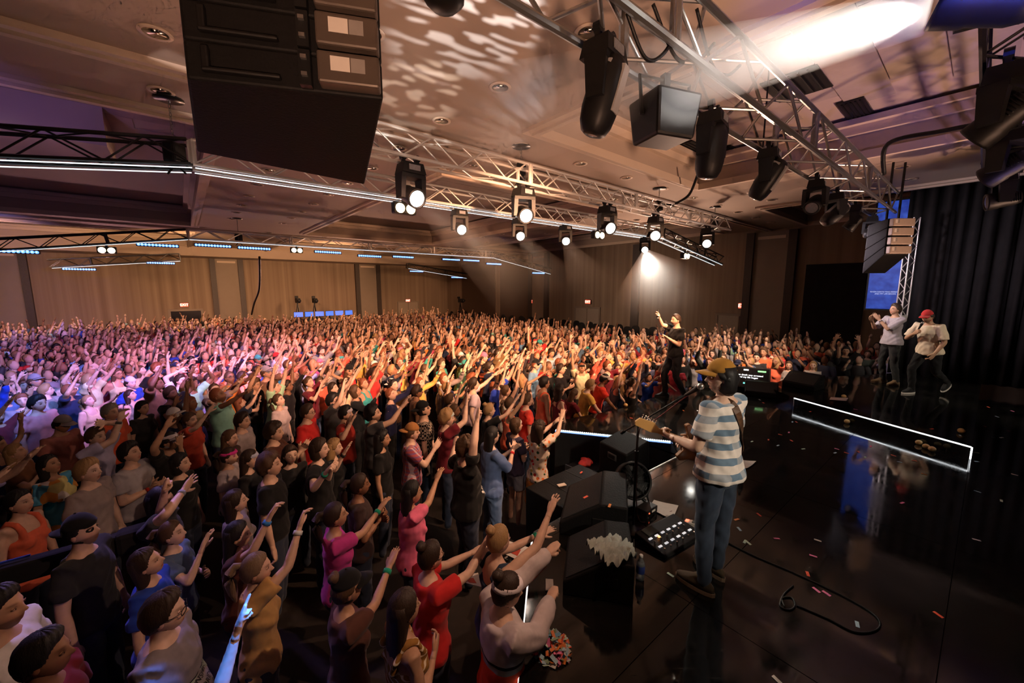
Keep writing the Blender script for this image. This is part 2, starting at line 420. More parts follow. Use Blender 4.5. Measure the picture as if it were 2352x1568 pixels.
wl = structure('wall_back', uwbox(MB(), BACK_U, WALL_U + 0.3, WALL_W, WALL_W + 0.3, 0, 6.6), M_WALL)
wr = structure('wall_right', uwbox(MB(), WALL_U, WALL_U + 0.3, -12, WALL_W, 0, 6.6), M_WALL)
wf = structure('wall_left', uwbox(MB(), BACK_U - 0.3, BACK_U, -12, WALL_W, 0, 6.6), M_WALL)
ws = structure('wall_stage', uwbox(MB(), BACK_U, WALL_U, -12.3, -12, 0, 6.6), M_DRAPE)
# pilasters on the back wall and the right wall: recessed cream panel between dark uprights
def pilaster(name, along, s0, s1, parent, ztop):
    def bx(mb, a0, a1, dep, z0, z1):
        if along == 'u': return uwbox(mb, a0, a1, WALL_W - dep, WALL_W, z0, z1)
        return uwbox(mb, WALL_U - dep, WALL_U, a0, a1, z0, z1)
    t = (s1 - s0) * 0.16
    bx(MB(), s0 + t, s1 - t, 0.10, 0, ztop).build('pilaster_panel', M_PANEL, parent)
    bx(MB(), s0, s0 + t, 0.22, 0, ztop).build('pilaster_edge', M_TRIMD, parent)
    bx(MB(), s1 - t, s1, 0.22, 0, ztop).build('pilaster_edge', M_TRIMD, parent)
    bx(MB(), s0 + t * 1.4, s1 - t * 1.4, 0.13, ztop - 0.3, ztop - 0.18).build('pilaster_rail', M_MOULD, parent)
for x0, x1 in ((-60, 70), (484, 560), (815, 872)):
    a = to_uw(on_w(x0, 640, WALL_W))[0]; c = to_uw(on_w(x1, 640, WALL_W))[0]
    pilaster('pilaster', 'u', a, c, wl, 5.3)
for x0, x1 in ((1262, 1218), (1470, 1463), (1826, 1712)):
    a = to_uw(on_u(x1, 640, WALL_U))[1]; c = to_uw(on_u(x0, 640, WALL_U))[1]
    if x0 == 1470: uwbox(MB(), WALL_U - 0.12, WALL_U, c, a + 0.25, 0, 5.7).build('wall_post', M_TRIMD, wr)
    else: pilaster('pilaster', 'w', min(a, c), max(a, c), wr, 5.7)
# chair rail and skirting
uwbox(MB(), BACK_U, WALL_U, WALL_W - 0.05, WALL_W, 0.85, 1.0).build('chair_rail', M_TRIMD, wl)
uwbox(MB(), WALL_U - 0.05, WALL_U, 0, WALL_W, 0.85, 1.0).build('chair_rail', M_TRIMD, wr)
# dark folding wall bays at the end of the right wall
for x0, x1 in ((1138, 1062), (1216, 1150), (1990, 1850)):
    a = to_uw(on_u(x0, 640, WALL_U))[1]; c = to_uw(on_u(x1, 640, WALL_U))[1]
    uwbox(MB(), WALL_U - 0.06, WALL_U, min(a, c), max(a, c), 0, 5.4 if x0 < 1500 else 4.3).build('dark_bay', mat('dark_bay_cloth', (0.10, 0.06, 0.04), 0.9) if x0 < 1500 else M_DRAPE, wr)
# doors under the exit signs
DOORM = mat('door_paint', (0.40, 0.33, 0.26), 0.6)
dn = 0
for (x, y, side) in ((937, 690, 'b'), (1350, 693, 'r'), (1700, 702, 'r')):
    dn += 1
    p = on_w(x, y, WALL_W) if side == 'b' else on_u(x, y, WALL_U)
    u, w = to_uw(p); mb = MB()
    if side == 'b': uwbox(mb, u - 0.9, u + 0.9, WALL_W - 0.05, WALL_W, 0, 2.15)
    else: uwbox(mb, WALL_U - 0.05, WALL_U, w - 0.9, w + 0.9, 0, 2.15)
    d = structure('door_%d' % dn, mb, DOORM)
    fm = MB()
    for a0, a1, z0, z1 in ((-1.0, -0.9, 0, 2.25), (0.9, 1.0, 0, 2.25), (-0.9, 0.9, 2.15, 2.25), (-0.02, 0.02, 0, 2.15)):
        if side == 'b': uwbox(fm, u + a0, u + a1, WALL_W - 0.09, WALL_W, z0, z1)
        else: uwbox(fm, WALL_U - 0.09, WALL_U, w + a0, w + a1, z0, z1)
    fm.build('door_frame', M_PANEL, d)
# dark service window in the back wall beside the control desk
p0 = on_w(392, 715, WALL_W); p1 = on_w(464, 740, WALL_W)
mb = uwbox(MB(), to_uw(p0)[0], to_uw(p1)[0], WALL_W - 0.06, WALL_W, p1.z - 0.4, p0.z)
o = structure('window_1', mb, mat('dark_glass', (0.012, 0.011, 0.012), 0.15))
mb = MB(); u0, u1, z0, z1 = to_uw(p0)[0], to_uw(p1)[0], p1.z - 0.4, p0.z
for a in ((u0 - .12, u0, z0, z1 + .12), (u1, u1 + .12, z0, z1 + .12), (u0, u1, z1, z1 + .12)): uwbox(mb, a[0], a[1], WALL_W - 0.1, WALL_W, a[2], a[3])
mb.build('window_frame', M_PANEL, o)

# ---------------------------------------------------------------- ceiling with sunken trays
TRAYS = [(4.4, 9.7, -9, 4.65), (-15, 0.55, 7.5, 19.5), (4.4, 10.7, 7.5, 19.5), (13.6, 18.2, -9, 4.5), (13.6, 18.2, 7.5, 19.5), (-15, 0.55, 22.5, 30), (4.4, 10.7, 22.5, 30), (13.6, 18.2, 22.5, 30)]
ISLANDS = [(-15, -0.75, 9.9, 11.4)]
CT = 6.45
us = sorted({BACK_U, WALL_U, *[t[0] for t in TRAYS + ISLANDS], *[t[1] for t in TRAYS + ISLANDS]})
wss = sorted({-12.0, WALL_W, *[t[2] for t in TRAYS + ISLANDS], *[t[3] for t in TRAYS + ISLANDS]})
def cell_z(u, w):
    for t in ISLANDS:
        if t[0] < u < t[1] and t[2] < w < t[3]: return CEIL
    for t in TRAYS:
        if t[0] < u < t[1] and t[2] < w < t[3]: return CT
    return CEIL
lo = MB()
for i in range(len(us) - 1):
    for j in range(len(wss) - 1):
        u0, u1, w0, w1 = us[i], us[i + 1], wss[j], wss[j + 1]
        z = cell_z((u0 + u1) / 2, (w0 + w1) / 2)
        uwbox(lo, u0, u1, w0, w1, z, 6.7)
ceil = structure('ceiling', lo, M_PLASTER)
# moulding around each tray: stepped frame on the lip and a cornice inside
def tray_trim(t):
    u0, u1, w0, w1 = t
    g = 0.0
    for (a, bq, z0, z1) in ((-0.16, 0.0, CEIL - 0.05, CEIL + 0.02), (-0.05, 0.035, CEIL - 0.09, CEIL + 0.05), (0.0, 0.22, CT - 0.16, CT - 0.06), (0.0, 0.10, CT - 0.30, CT - 0.16)):
        mb = MB()
        uwbox(mb, u0 + a, u1 - a, w0 + a, w0 + bq, z0, z1); uwbox(mb, u0 + a, u1 - a, w1 - bq, w1 - a, z0, z1)
        uwbox(mb, u0 + a, u0 + bq, w0 + bq, w1 - bq, z0, z1); uwbox(mb, u1 - bq, u1 - a, w0 + bq, w1 - bq, z0, z1)
        mb.build('tray_moulding', M_MOULD, ceil)
for t in TRAYS: tray_trim(t)
# long trims between the bays
for (w, u0, u1) in ((6.0, BACK_U, WALL_U), (21.0, BACK_U, WALL_U)):
    uwbox(MB(), u0, u1, w - 0.13, w - 0.05, CEIL - 0.07, CEIL + 0.01).build('ceiling_trim', M_MOULD, ceil)
    uwbox(MB(), u0, u1, w - 0.05, w + 0.05, CEIL - 0.03, CEIL + 0.01).build('ceiling_trim', M_TRIMD, ceil)
    uwbox(MB(), u0, u1, w + 0.05, w + 0.13, CEIL - 0.07, CEIL + 0.01).build('ceiling_trim', M_MOULD, ceil)
uwbox(MB(), BACK_U, WALL_U, 29.8, WALL_W, 5.25, 5.8).build('soffit', M_PLASTER, ceil)
# tiles of the sunken trays, one by one
tile = MB().box((0, 0, 0), (1.19, 0.585, 0.03)).mesh('ceiling_tile'); tile.materials.append(M_TILE)
for ti, (u0, u1, w0, w1) in enumerate(TRAYS):
    if ti not in (0, 1, 2): continue
    w_lo = max(w0 + 0.3, -1.8) if ti == 0 else w0 + 0.3
    u_lo = max(u0 + 0.3, -4.0)
    w_hi = w1 - 0.3 if ti == 0 else w0 + 4.0
    k = 0
    w = w_lo
    while w + 0.585 < w_hi:
        u = u_lo + (0.6 if k % 2 else 0.0)
        while u + 1.19 < u1 - 0.25:
            o = link('ceiling_tile', tile, None, ceil)
            o.location = UW(u + 0.6, w + 0.3, CT - 0.012 + 0.004 * ((k * 7 + int(u * 3)) % 3)); o.rotation_euler = (0, 0, math.radians(40))
            u += 1.2
        w += 0.6; k += 1
# recessed downlights
def ring_mesh(r0, r1, z0, z1, n=20):
    mb = MB(); ang = np.arange(n) * 2 * PI / n
    R = lambda r, z: np.stack([np.cos(ang) * r, np.sin(ang) * r, np.full(n, z)], 1)
    return mb.loft([R(r0, z0), R(r1, z0), R(r1, z1), R(r0, z1), R(r0, z0)], False)
M_CHROME = mat('chrome_reflector', (0.75, 0.66, 0.55), 0.16, 1.0)
dl_rim = ring_mesh(0.10, 0.135, -0.012, 0.0).mesh('rim', True); dl_rim.materials.append(M_MOULD)
n = 20; ang = np.arange(n) * 2 * PI / n
cup = MB().loft([np.stack([np.cos(ang) * r, np.sin(ang) * r, np.full(n, z)], 1) for r, z in ((0.105, -0.008), (0.095, -0.002), (0.055, -0.0015), (0.03, -0.001))], True).mesh('reflector', True); cup.materials.append(M_CHROME)
dl = []
for w in (5.3, 6.75):
    for k in range(-4, 12): dl.append((0.03 + 1.54 * k, w))
for u in (3.17, 1.6, 11.3, 12.7):
    for w in (-1.5, 0.0, 1.3, 2.65, 4.0, 8.2, 9.7, 11.2, 12.7, 14.2, 15.7, 17.2): dl.append((u, w))
for w in (20.4, 21.8):
    for k in range(-2, 8): dl.append((0.9 + 2.3 * k, w))
ORD = ['first', 'second', 'third', 'fourth', 'fifth', 'sixth', 'seventh', 'eighth', 'ninth', 'tenth', 'eleventh', 'twelfth', 'thirteenth', 'fourteenth', 'fifteenth', 'sixteenth', 'seventeenth', 'eighteenth', 'nineteenth', 'twentieth', 'twenty-first', 'twenty-second']
def project(p):
    y, z = p[1], p[2] - ZC
    dep = y * math.cos(PITCH) - z * math.sin(PITCH)
    return 1176 + FPX * p[0] / dep, 784 - FPX * (y * math.sin(PITCH) + z * math.cos(PITCH)) / dep, dep
rows = {}
for (u, w) in dl:
    if cell_z(u, w) != CEIL or (u < -0.6 and w > 6): continue
    p = UW(u, w, CEIL - 0.001)
    if p.y < 1.5: continue
    x, y, dep = project(p)
    if not (-20 < x < 2372 and -20 < y < 1568): continue
    row = {5.3: 'near row beside the ceiling trim', 6.75: 'row just beyond the ceiling trim', 20.4: 'nearer row over the back of the crowd', 21.8: 'farther row over the back of the crowd'}.get(w) or {3.17: 'column left of the near tray', 1.6: 'column nearest the speaker array', 11.3: 'column right of the near tray', 12.7: 'outer column right of the near tray'}[u]
    rows.setdefault(row, []).append((p, x))
for row, ps in rows.items():
    ps.sort(key=(lambda t: t[1]) if 'row' in row else (lambda t: t[0].length))
    for k, (p, x) in enumerate(ps):
        e = empty('ceiling_downlight', p, 0, 'unlit round chrome downlight, %s from %s, %s' % (ORD[k], 'the left' if 'row' in row else 'the camera', row), 'downlight', 'recessed ceiling downlights')
        link('rim', dl_rim, None, e); link('reflector', cup, None, e)
# dark vents and sprinkler heads
def vent(x, y, su, sw, label):
    p = on_z(x, y, CT)
    e = empty('ceiling_vent', (p.x, p.y, CT - 0.03), math.radians(40), label, 'vent')
    MB().box((0, 0, 0.005), (su, sw, 0.03)).build('vent_frame', M_BLACKM, e)
    for k in range(5): MB().box((0, (k - 2) * sw / 6, -0.015), (su * 0.92, 0.02, 0.02)).build('slat', M_BLACK, e)
vent(1588, 338, 0.9, 0.45, 'dark rectangular air vent in the near right ceiling tray')
vent(1675, 338, 0.35, 0.2, 'small dark grille beside the air vent in the ceiling tray')
vent(1975, 258, 1.6, 0.35, 'long black slot vent at the right end of the ceiling tray')
vent(1830, 190, 0.9, 0.7, 'square black opening in the ceiling tray above the stage truss')
# exit signs
for (x, y, side, lab) in ((423, 700, 'b', 'glowing red exit sign above the dark service window'), (937, 690, 'b', 'small glowing red exit sign over the back wall door'), (1218, 692, 'r', 'tiny glowing red exit sign in the dim far corner bay'), (1350, 693, 'r', 'glowing red exit sign over the door left of the singer'), (1707, 702, 'r', 'glowing red exit sign beside the wide dark pilaster')):
    p = on_w(x, y, WALL_W - 0.12) if side == 'b' else on_u(x, y, WALL_U - 0.12)
    rz = math.radians(40) if side == 'b' else math.radians(-50)
    e = empty('exit_sign', p, rz, lab, 'sign')
    MB().box((0, 0.03, 0), (0.42, 0.05, 0.26)).build('housing', M_BLACK, e)
    MB().box((0, 0.0, 0), (0.38, 0.012, 0.22)).build('face', M_EXIT, e)
    t = link('lettering', TEXTS['EXIT'], mat('exit_letters', (1, 0.8, 0.7), 0.5, emit=(1, 0.7, 0.6), estr=3.0), e); t.location = (0, -0.012, 0); t.rotation_euler = (PI / 2, 0, 0)

# ---------------------------------------------------------------- stage
ST = [(-0.10, -6.0), (0.0, 1.7), (0.04, 2.04), (0.21, 3.5), (1.0, 4.15), (1.6, 4.63), (2.35, 5.22), (2.45, 5.77), (0.72, 6.27), (0.66, 6.45), (0.88, 6.72), (1.85, 7.22), (2.48, 7.63), (3.0, 8.15), (3.58, 8.62), (4.4, 8.95), (6.3, 9.1), (9.0, 9.6), (14.5, 10.6), (14.5, -6.0)]
def clip_poly(poly, a, b_, c):      # keep a*x+b*y<=c
    out = []
    for i in range(len(poly)):
        p, q = poly[i], poly[(i + 1) % len(poly)]
        dp, dq = a * p[0] + b_ * p[1] - c, a * q[0] + b_ * q[1] - c
        if dp <= 0: out.append(p)
        if dp * dq < 0:
            t = dp / (dp - dq); out.append((p[0] + (q[0] - p[0]) * t, p[1] + (q[1] - p[1]) * t))
    return out
def area(p): return 0.5 * sum(p[i][0] * p[(i + 1) % len(p)][1] - p[(i + 1) % len(p)][0] * p[i][1] for i in range(len(p)))
m, nt, b = new_mat('gloss_black_deck'); M_DECK = m
tc = nt.nodes.new('ShaderNodeTexCoord')
n1 = nt.nodes.new('ShaderNodeTexNoise'); n1.inputs['Scale'].default_value = 2.2; n1.inputs['Detail'].default_value = 8; n1.inputs['Roughness'].default_value = 0.7
mp = nt.nodes.new('ShaderNodeMapping'); mp.inputs['Scale'].default_value = (1.0, 9.0, 1.0); mp.inputs['Rotation'].default_value = (0, 0, 0.5)
n2 = nt.nodes.new('ShaderNodeTexNoise'); n2.inputs['Scale'].default_value = 5.0; n2.inputs['Detail'].default_value = 6
nt.links.new(tc.outputs['Object'], n1.inputs['Vector']); nt.links.new(tc.outputs['Object'], mp.inputs[0]); nt.links.new(mp.outputs[0], n2.inputs['Vector'])
cr = nt.nodes.new('ShaderNodeValToRGB'); cr.color_ramp.elements[0].position = 0.4; cr.color_ramp.elements[0].color = (0.04, 0.04, 0.04, 1); cr.color_ramp.elements[1].position = 0.8; cr.color_ramp.elements[1].color = (0.20, 0.20, 0.20, 1)
nt.links.new(n1.outputs['Fac'], cr.inputs[0]); nt.links.new(cr.outputs[0], b.inputs['Roughness'])
c2 = nt.nodes.new('ShaderNodeValToRGB'); c2.color_ramp.elements[0].position = 0.62; c2.color_ramp.elements[0].color = (0.008, 0.0075, 0.007, 1); c2.color_ramp.elements[1].position = 0.85; c2.color_ramp.elements[1].color = (0.035, 0.031, 0.028, 1)
nt.links.new(n2.outputs['Fac'], c2.inputs[0]); nt.links.new(c2.outputs[0], b.inputs['Base Color'])
b.inputs['Specular IOR Level'].default_value = 0.55
stage = MB().prism(ST, 0.0, STAGE - 0.02).build('stage_platform', M_DRAPE); stage['kind'] = 'structure'
O0 = Vector((5.88, 4.78)); dA = Vector((0.774, 0.633)); dB = Vector((0.633, -0.774))
LONG, SHORT = 2.44, 1.22
for i in range(-6, 8):
    for j in range(-8, 10):
        s0, s1 = i * LONG + (0.0), (i + 1) * LONG; t0, t1 = j * SHORT, (j + 1) * SHORT
        poly = list(ST)
        oa, ob = O0.dot(dA), O0.dot(dB)
        for (dv, lo_, hi_, o_) in ((dA, s0, s1, oa), (dB, t0, t1, ob)):
            poly = clip_poly(poly, dv.x, dv.y, o_ + hi_ - 0.0025)
            if len(poly) > 2: poly = clip_poly(poly, -dv.x, -dv.y, -(o_ + lo_ + 0.0025))
            if len(poly) < 3: break
        if len(poly) < 3 or abs(area(poly)) < 0.01: continue
        if max(p[1] for p in poly) < 0.2: continue
        MB().prism(poly, STAGE - 0.02, STAGE).build('deck_panel', M_DECK, stage)
# riser along the far side of the stage with a lit front edge
R0 = on_z(1825, 913, RISER); R1 = on_z(2232, 1025, RISER)
RP = [(R0.x, R0.y), (R1.x, R1.y), (R1.x + 6.6, R1.y + 5.4), (R1.x + 6.6, 10.6), (9.0, 9.6), (R0.x + 0.9, 9.1), (R0.x, 8.4)]
rp = [(p[0], p[1]) for p in RP]
riser = MB().prism(rp, STAGE, RISER).build('stage_riser', M_DECK); riser['kind'] = 'structure'
def strip(mb, p, q, r=0.008, n=6): return mb.tube([p, q], [r, r], n)
ex = [(R0.x, R0.y, RISER - 0.008), (R1.x, R1.y, RISER - 0.008)]
off = np.array([-0.012, -0.004, 0])
strip(MB(), np.array(ex[0]) + off, np.array(ex[1]) + off, 0.010).build('led_strip', M_LEDW, riser)
strip(MB(), np.array(ex[1]) + off + [0.004, -0.008, 0], np.array([R1.x, R1.y, STAGE + 0.004]) + off + [0.004, -0.008, 0], 0.009).build('led_strip', M_LEDW, riser)
strip(MB(), np.array(ex[0]) + off, np.array([R0.x, R0.y, STAGE + 0.004]) + off, 0.005).build('corner_trim', M_ALU, riser)
# silver nosing on the stage front edge, dotted led edge on the thrust, white line towards the camera
strip(MB(), (1.0, 4.15, STAGE), (2.35, 5.22, STAGE), 0.014).build('edge_nosing', M_ALU, stage)
e0 = np.array([0.72, 6.265, STAGE - 0.01]); e1 = np.array([2.44, 5.765, STAGE - 0.01])
dot = MB().ell((0, 0, 0), (0.012, 0.012, 0.012), 8, 6).mesh('led_dot', True); dot.materials.append(M_LEDW)
MB().tube([e0 + [0, -0.005, -0.02], e1 + [0, -0.005, -0.02]], [0.014, 0.014], 6).build('led_profile', mat('led_glow_blue', (0.3, 0.45, 1.0), 0.4, emit=(0.25, 0.45, 1.0), estr=1.2), stage)
for k in range(58):
    o = link('led_dot', dot, None, stage); o.location = e0 + (e1 - e0) * (k + 0.5) / 58 + np.array([0, -0.012, 0.0])
strip(MB(), (0.035, 1.98, STAGE - 0.01), (0.195, 3.46, STAGE - 0.01), 0.009).build('led_strip', mat('led_front', (1, 1, 1), 0.4, emit=(0.95, 0.93, 0.9), estr=1.0), stage)
strip(MB(), (0.0, 0.9, STAGE - 0.01), (0.035, 1.98, STAGE - 0.01), 0.009).build('led_strip', MATS['led_front'], stage)
# black drape behind the stage wing
def drape(name, p0, p1, z0, z1, mtl, folds=40, depth=0.07):
    n = folds * 4; p0 = np.array(p0); p1 = np.array(p1); d = norm(np.append(p1 - p0, 0))[:2]; nn = np.array([-d[1], d[0]])
    pts = []
    for i in range(n + 1):
        q = p0 + (p1 - p0) * i / n + nn * depth * math.sin(i * PI / 2 + 0.7 * math.sin(i * 0.37)); pts.append(q)
    v = [(q[0], q[1], z0) for q in pts] + [(q[0], q[1], z1) for q in pts]
    mb = MB().add(v, [(i, i + 1, n + 2 + i, n + 1 + i) for i in range(n)])
    o = mb.build(name, mtl, None, True)
    sol = o.modifiers.new('thick', 'SOLIDIFY'); sol.thickness = 0.02
    return o
a = UW(13.7, 1.35); c = UW(13.7, -8.0)
o = drape('stage_drape', (a.x, a.y), (c.x, c.y), RISER, 5.75, M_DRAPE); tag(o, 'tall black pleated drape behind the right wing of the stage', 'curtain')
a = UW(-7.2, WALL_W - 4); c = UW(-9.5, 26)
# ---------------------------------------------------------------- people: heads, hands, hair
def smooth01(x, a, b_):
    t = np.clip((x - a) / (b_ - a), 0, 1); return t * t * (3 - 2 * t)
def sphere_dirs(nu, nv):
    rings = []
    for i in range(nv + 1):
        t = i / nv
        th = PI * (t + 0.035 * math.sin(2 * PI * t) * (-1))
        k = np.arange(nu) / nu * 2 * PI
        az = k - 0.42 * np.sin(k)                # denser towards the face (az = 0 is +Y)
        sr = max(math.sin(th), 0.015)
        rings.append(np.stack([np.sin(az) * sr, np.cos(az) * sr, np.full(nu, -math.cos(th))], 1))
    return np.concatenate(rings), nu, nv
def head_shape(D, mouth=0.0):
    x, y, z = D[:, 0] * 0.076, D[:, 1] * 0.096, D[:, 2] * 0.118
    low = np.clip(-z / 0.118, 0, 1)
    x = x * (1 - 0.34 * low ** 1.4) * (1 + 0.05 * smooth01(z, 0.0, 0.06))
    back = smooth01(-y, -0.02, 0.05)
    y = y * (1 - 0.40 * low ** 1.2 * back)
    front = smooth01(y, 0.02, 0.07)
    y = y - 0.010 * front * (1 - low * 0.3)
    y = y + front * 0.012 * low                                            # chin forward
    nose = np.exp(-(x / 0.011) ** 2) * np.where(z > -0.024, smooth01(z, 0.028, -0.024) , smooth01(z, -0.040, -0.024))
    wide = np.exp(-(x / 0.017) ** 2) * np.exp(-((z + 0.026) / 0.008) ** 2)
    y = y + front * (0.021 * nose + 0.005 * wide)
    eye = np.exp(-((np.abs(x) - 0.031) / 0.015) ** 2 - ((z - 0.006) / 0.012) ** 2)
    y = y - front * 0.009 * eye
    y = y + front * 0.005 * np.exp(-((z - 0.027) / 0.009) ** 2) * np.exp(-(x / 0.05) ** 4)
    lips = np.exp(-(x / 0.023) ** 2) * (np.exp(-((z + 0.054) / 0.006) ** 2) + np.exp(-((z + 0.069 + 0.012 * mouth) / 0.007) ** 2))
    y = y + front * 0.006 * lips
    gap = np.exp(-(x / 0.019) ** 2) * np.exp(-((z + 0.062 + 0.006 * mouth) / (0.004 + 0.006 * mouth)) ** 2)
    y = y - front * (0.004 + 0.012 * mouth) * gap
    y = y + front * 0.008 * np.exp(-(x / 0.025) ** 2 - ((z + 0.102) / 0.014) ** 2)
    return np.stack([x, y, z], 1)
def sph_faces(nu, nv):
    f = []
    for i in range(nv):
        for j in range(nu):
            a = i * nu + j; b_ = i * nu + (j + 1) % nu
            f.append((a, a + nu, b_ + nu, b_))
    f.append(tuple(range(nu))); f.append(tuple(range((nv + 1) * nu - 1, nv * nu - 1, -1)))
    return f
def make_head(res=1, mouth=0.0, beard=False, shades=False):
    nu, nv = ((22, 18), (36, 30), (52, 44))[res]
    D, nu, nv = sphere_dirs(nu, nv); V = head_shape(D, mouth)
    x, z = V[:, 0], V[:, 2]; fr = smooth01(D[:, 1], 0.1, 0.5)[:, None]
    P = np.ones((len(V), 3))
    def blend(mask, col):
        m_ = np.clip(mask, 0, 1)[:, None] * fr
        P[:] = P * (1 - m_) + np.array(col) * m_
    blend(0.55 * np.exp(-((np.abs(x) - 0.042) / 0.022) ** 2 - ((z + 0.035) / 0.022) ** 2), (1.05, 0.80, 0.75))
    blend(1.1 * np.exp(-(x / 0.021) ** 4) * (np.exp(-((z + 0.054) / 0.006) ** 2) + np.exp(-((z + 0.069 + 0.012 * mouth) / 0.007) ** 2)), (0.85, 0.45, 0.42))
    blend(1.2 * np.exp(-(x / 0.019) ** 4) * np.exp(-((z + 0.062 + 0.006 * mouth) / (0.003 + 0.007 * mouth)) ** 2), (0.25, 0.10, 0.09))
    blend(1.0 * np.exp(-((np.abs(x) - 0.033) / 0.018) ** 4 - ((z - 0.027) / 0.0055) ** 2), (0.30, 0.24, 0.20))
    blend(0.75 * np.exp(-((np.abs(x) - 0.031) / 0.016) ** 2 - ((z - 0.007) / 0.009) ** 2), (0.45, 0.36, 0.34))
    if beard:
        low = smooth01(-V[:, 2], 0.035, 0.05) * smooth01(D[:, 1], -0.2, 0.2)
        P[:] = P * (1 - 0.65 * low[:, None]) + np.array((0.14, 0.10, 0.08)) * 0.65 * low[:, None]
    mb = MB(); mb.add(V, sph_faces(nu, nv), P)
    for s in (-1, 1):
        mb.ell((s * 0.073, -0.006, -0.008), (0.010, 0.019, 0.031), 8, 6, paint=(0.95, 0.82, 0.78))
        if res > 0:
            mb.ell((s * 0.031, 0.0715, 0.006), (0.0125, 0.010, 0.0075), 10, 6, paint=(1.25, 1.35, 1.45))
            mb.ell((s * 0.031, 0.0795, 0.006), (0.0052, 0.0035, 0.0056), 8, 5, paint=(0.12, 0.10, 0.09))
            mb.tube([(s * 0.017, 0.078, 0.0095), (s * 0.031, 0.082, 0.0145), (s * 0.045, 0.076, 0.0095)], [0.0028] * 3, 6, 1, paint=(0.45, 0.36, 0.33))
    return mb
def hairline(V, D):
    az = np.arctan2(np.abs(V[:, 0]), V[:, 1])            # 0 front, pi back
    return np.interp(az, [0, 0.5, 0.95, 1.25, 1.6, 2.1, PI], [0.066, 0.062, 0.045, 0.0, -0.012, -0.062, -0.085])
def make_hair(style, res=1):
    under = style.endswith('_u'); style = style.replace('_u', '')
    nu, nv = ((22, 18), (36, 30), (52, 44))[res]
    D, nu, nv = sphere_dirs(nu, nv); V = head_shape(D)
    flat = np.stack([D[:, 0] * 0.079, D[:, 1] * 0.098, D[:, 2] * 0.122], 1)
    rng = np.random.RandomState(len(style) * 7 + 3)
    th = {'short': 0.016, 'crop': 0.007, 'quiff': 0.022, 'curly': 0.036, 'long': 0.015, 'wavy': 0.022, 'pony': 0.010, 'bun': 0.010, 'bob': 0.020}[style]
    g = V[:, 2] - hairline(V, D)
    m_ = smooth01(g, -0.004, 0.016)
    tt = th * np.ones(len(V))
    az = np.arctan2(V[:, 0], V[:, 1])
    if style in ('curly', 'wavy'):
        tt = tt * (0.75 + 0.25 * np.sin(az * 9 + D[:, 2] * 13) * np.sin(D[:, 2] * 17 + az * 4)) + rng.uniform(-0.004, 0.004, len(V))
    else:
        tt = tt * (0.9 + 0.12 * np.sin(az * 16 + 6 * D[:, 2])) + rng.uniform(-0.0008, 0.0008, len(V))
    if style in ('quiff', 'short'): tt = tt + 0.012 * smooth01(D[:, 2], 0.5, 0.9) * smooth01(D[:, 1], -0.3, 0.5)
    if under: tt = tt * (1 - 0.9 * smooth01(V[:, 2], 0.0, 0.05))
    base = np.where((V[:, 1] < 0.05)[:, None], flat * 0.5 + V * 0.5, V)
    N = D / np.linalg.norm(D, axis=1)[:, None]
    W = base * (1 - m_[:, None]) * 0.93 + (base + N * tt[:, None]) * m_[:, None]
    mb = MB(); mb.add(W, sph_faces(nu, nv))
    n = 14 + 4 * res
    ang = np.arange(n) * 2 * PI / n
    def fall(zs, ys, rx, ry, wob=0.0):
        rings = []
        for k in range(len(zs)):
            w = 1 + wob * np.sin(ang * 5 + k * 1.3) + 0.04 * np.sin(ang * 11 + k)
            rings.append(np.stack([np.cos(ang) * rx[k] * w, np.sin(ang) * ry[k] * w + ys[k], np.full(n, zs[k])], 1))
        mb.loft(rings)
    if style == 'long': fall([0.07, 0.02, -0.05, -0.12, -0.20, -0.28, -0.34], [-0.03, -0.036, -0.045, -0.058, -0.07, -0.075, -0.075], [0.075, 0.088, 0.092, 0.098, 0.098, 0.085, 0.05], [0.062, 0.066, 0.062, 0.052, 0.045, 0.035, 0.02])
    if style == 'wavy': fall([0.08, 0.02, -0.05, -0.12, -0.19, -0.25], [-0.03, -0.036, -0.045, -0.052, -0.06, -0.06], [0.085, 0.103, 0.112, 0.118, 0.112, 0.07], [0.068, 0.074, 0.072, 0.066, 0.052, 0.03], 0.07)
    if style == 'bob': fall([0.08, 0.03, -0.03, -0.09, -0.12], [-0.025, -0.03, -0.032, -0.034, -0.034], [0.078, 0.092, 0.096, 0.09, 0.06], [0.066, 0.072, 0.072, 0.062, 0.04])
    if style == 'pony':
        mb.tube([(0, -0.09, 0.055), (0, -0.125, 0.06), (0.004, -0.155, 0.02), (0.008, -0.16, -0.05), (0.01, -0.15, -0.13), (0.01, -0.14, -0.20)], [0.022, 0.026, 0.036, 0.038, 0.030, 0.010], 10, 1)
    if style == 'bun':
        mb.ell((0, -0.075, 0.105), (0.042, 0.042, 0.036), 12, 8); mb.ell((0.012, -0.088, 0.115), (0.03, 0.03, 0.028), 10, 6); mb.ell((-0.016, -0.07, 0.122), (0.026, 0.026, 0.022), 10, 6)
    return mb
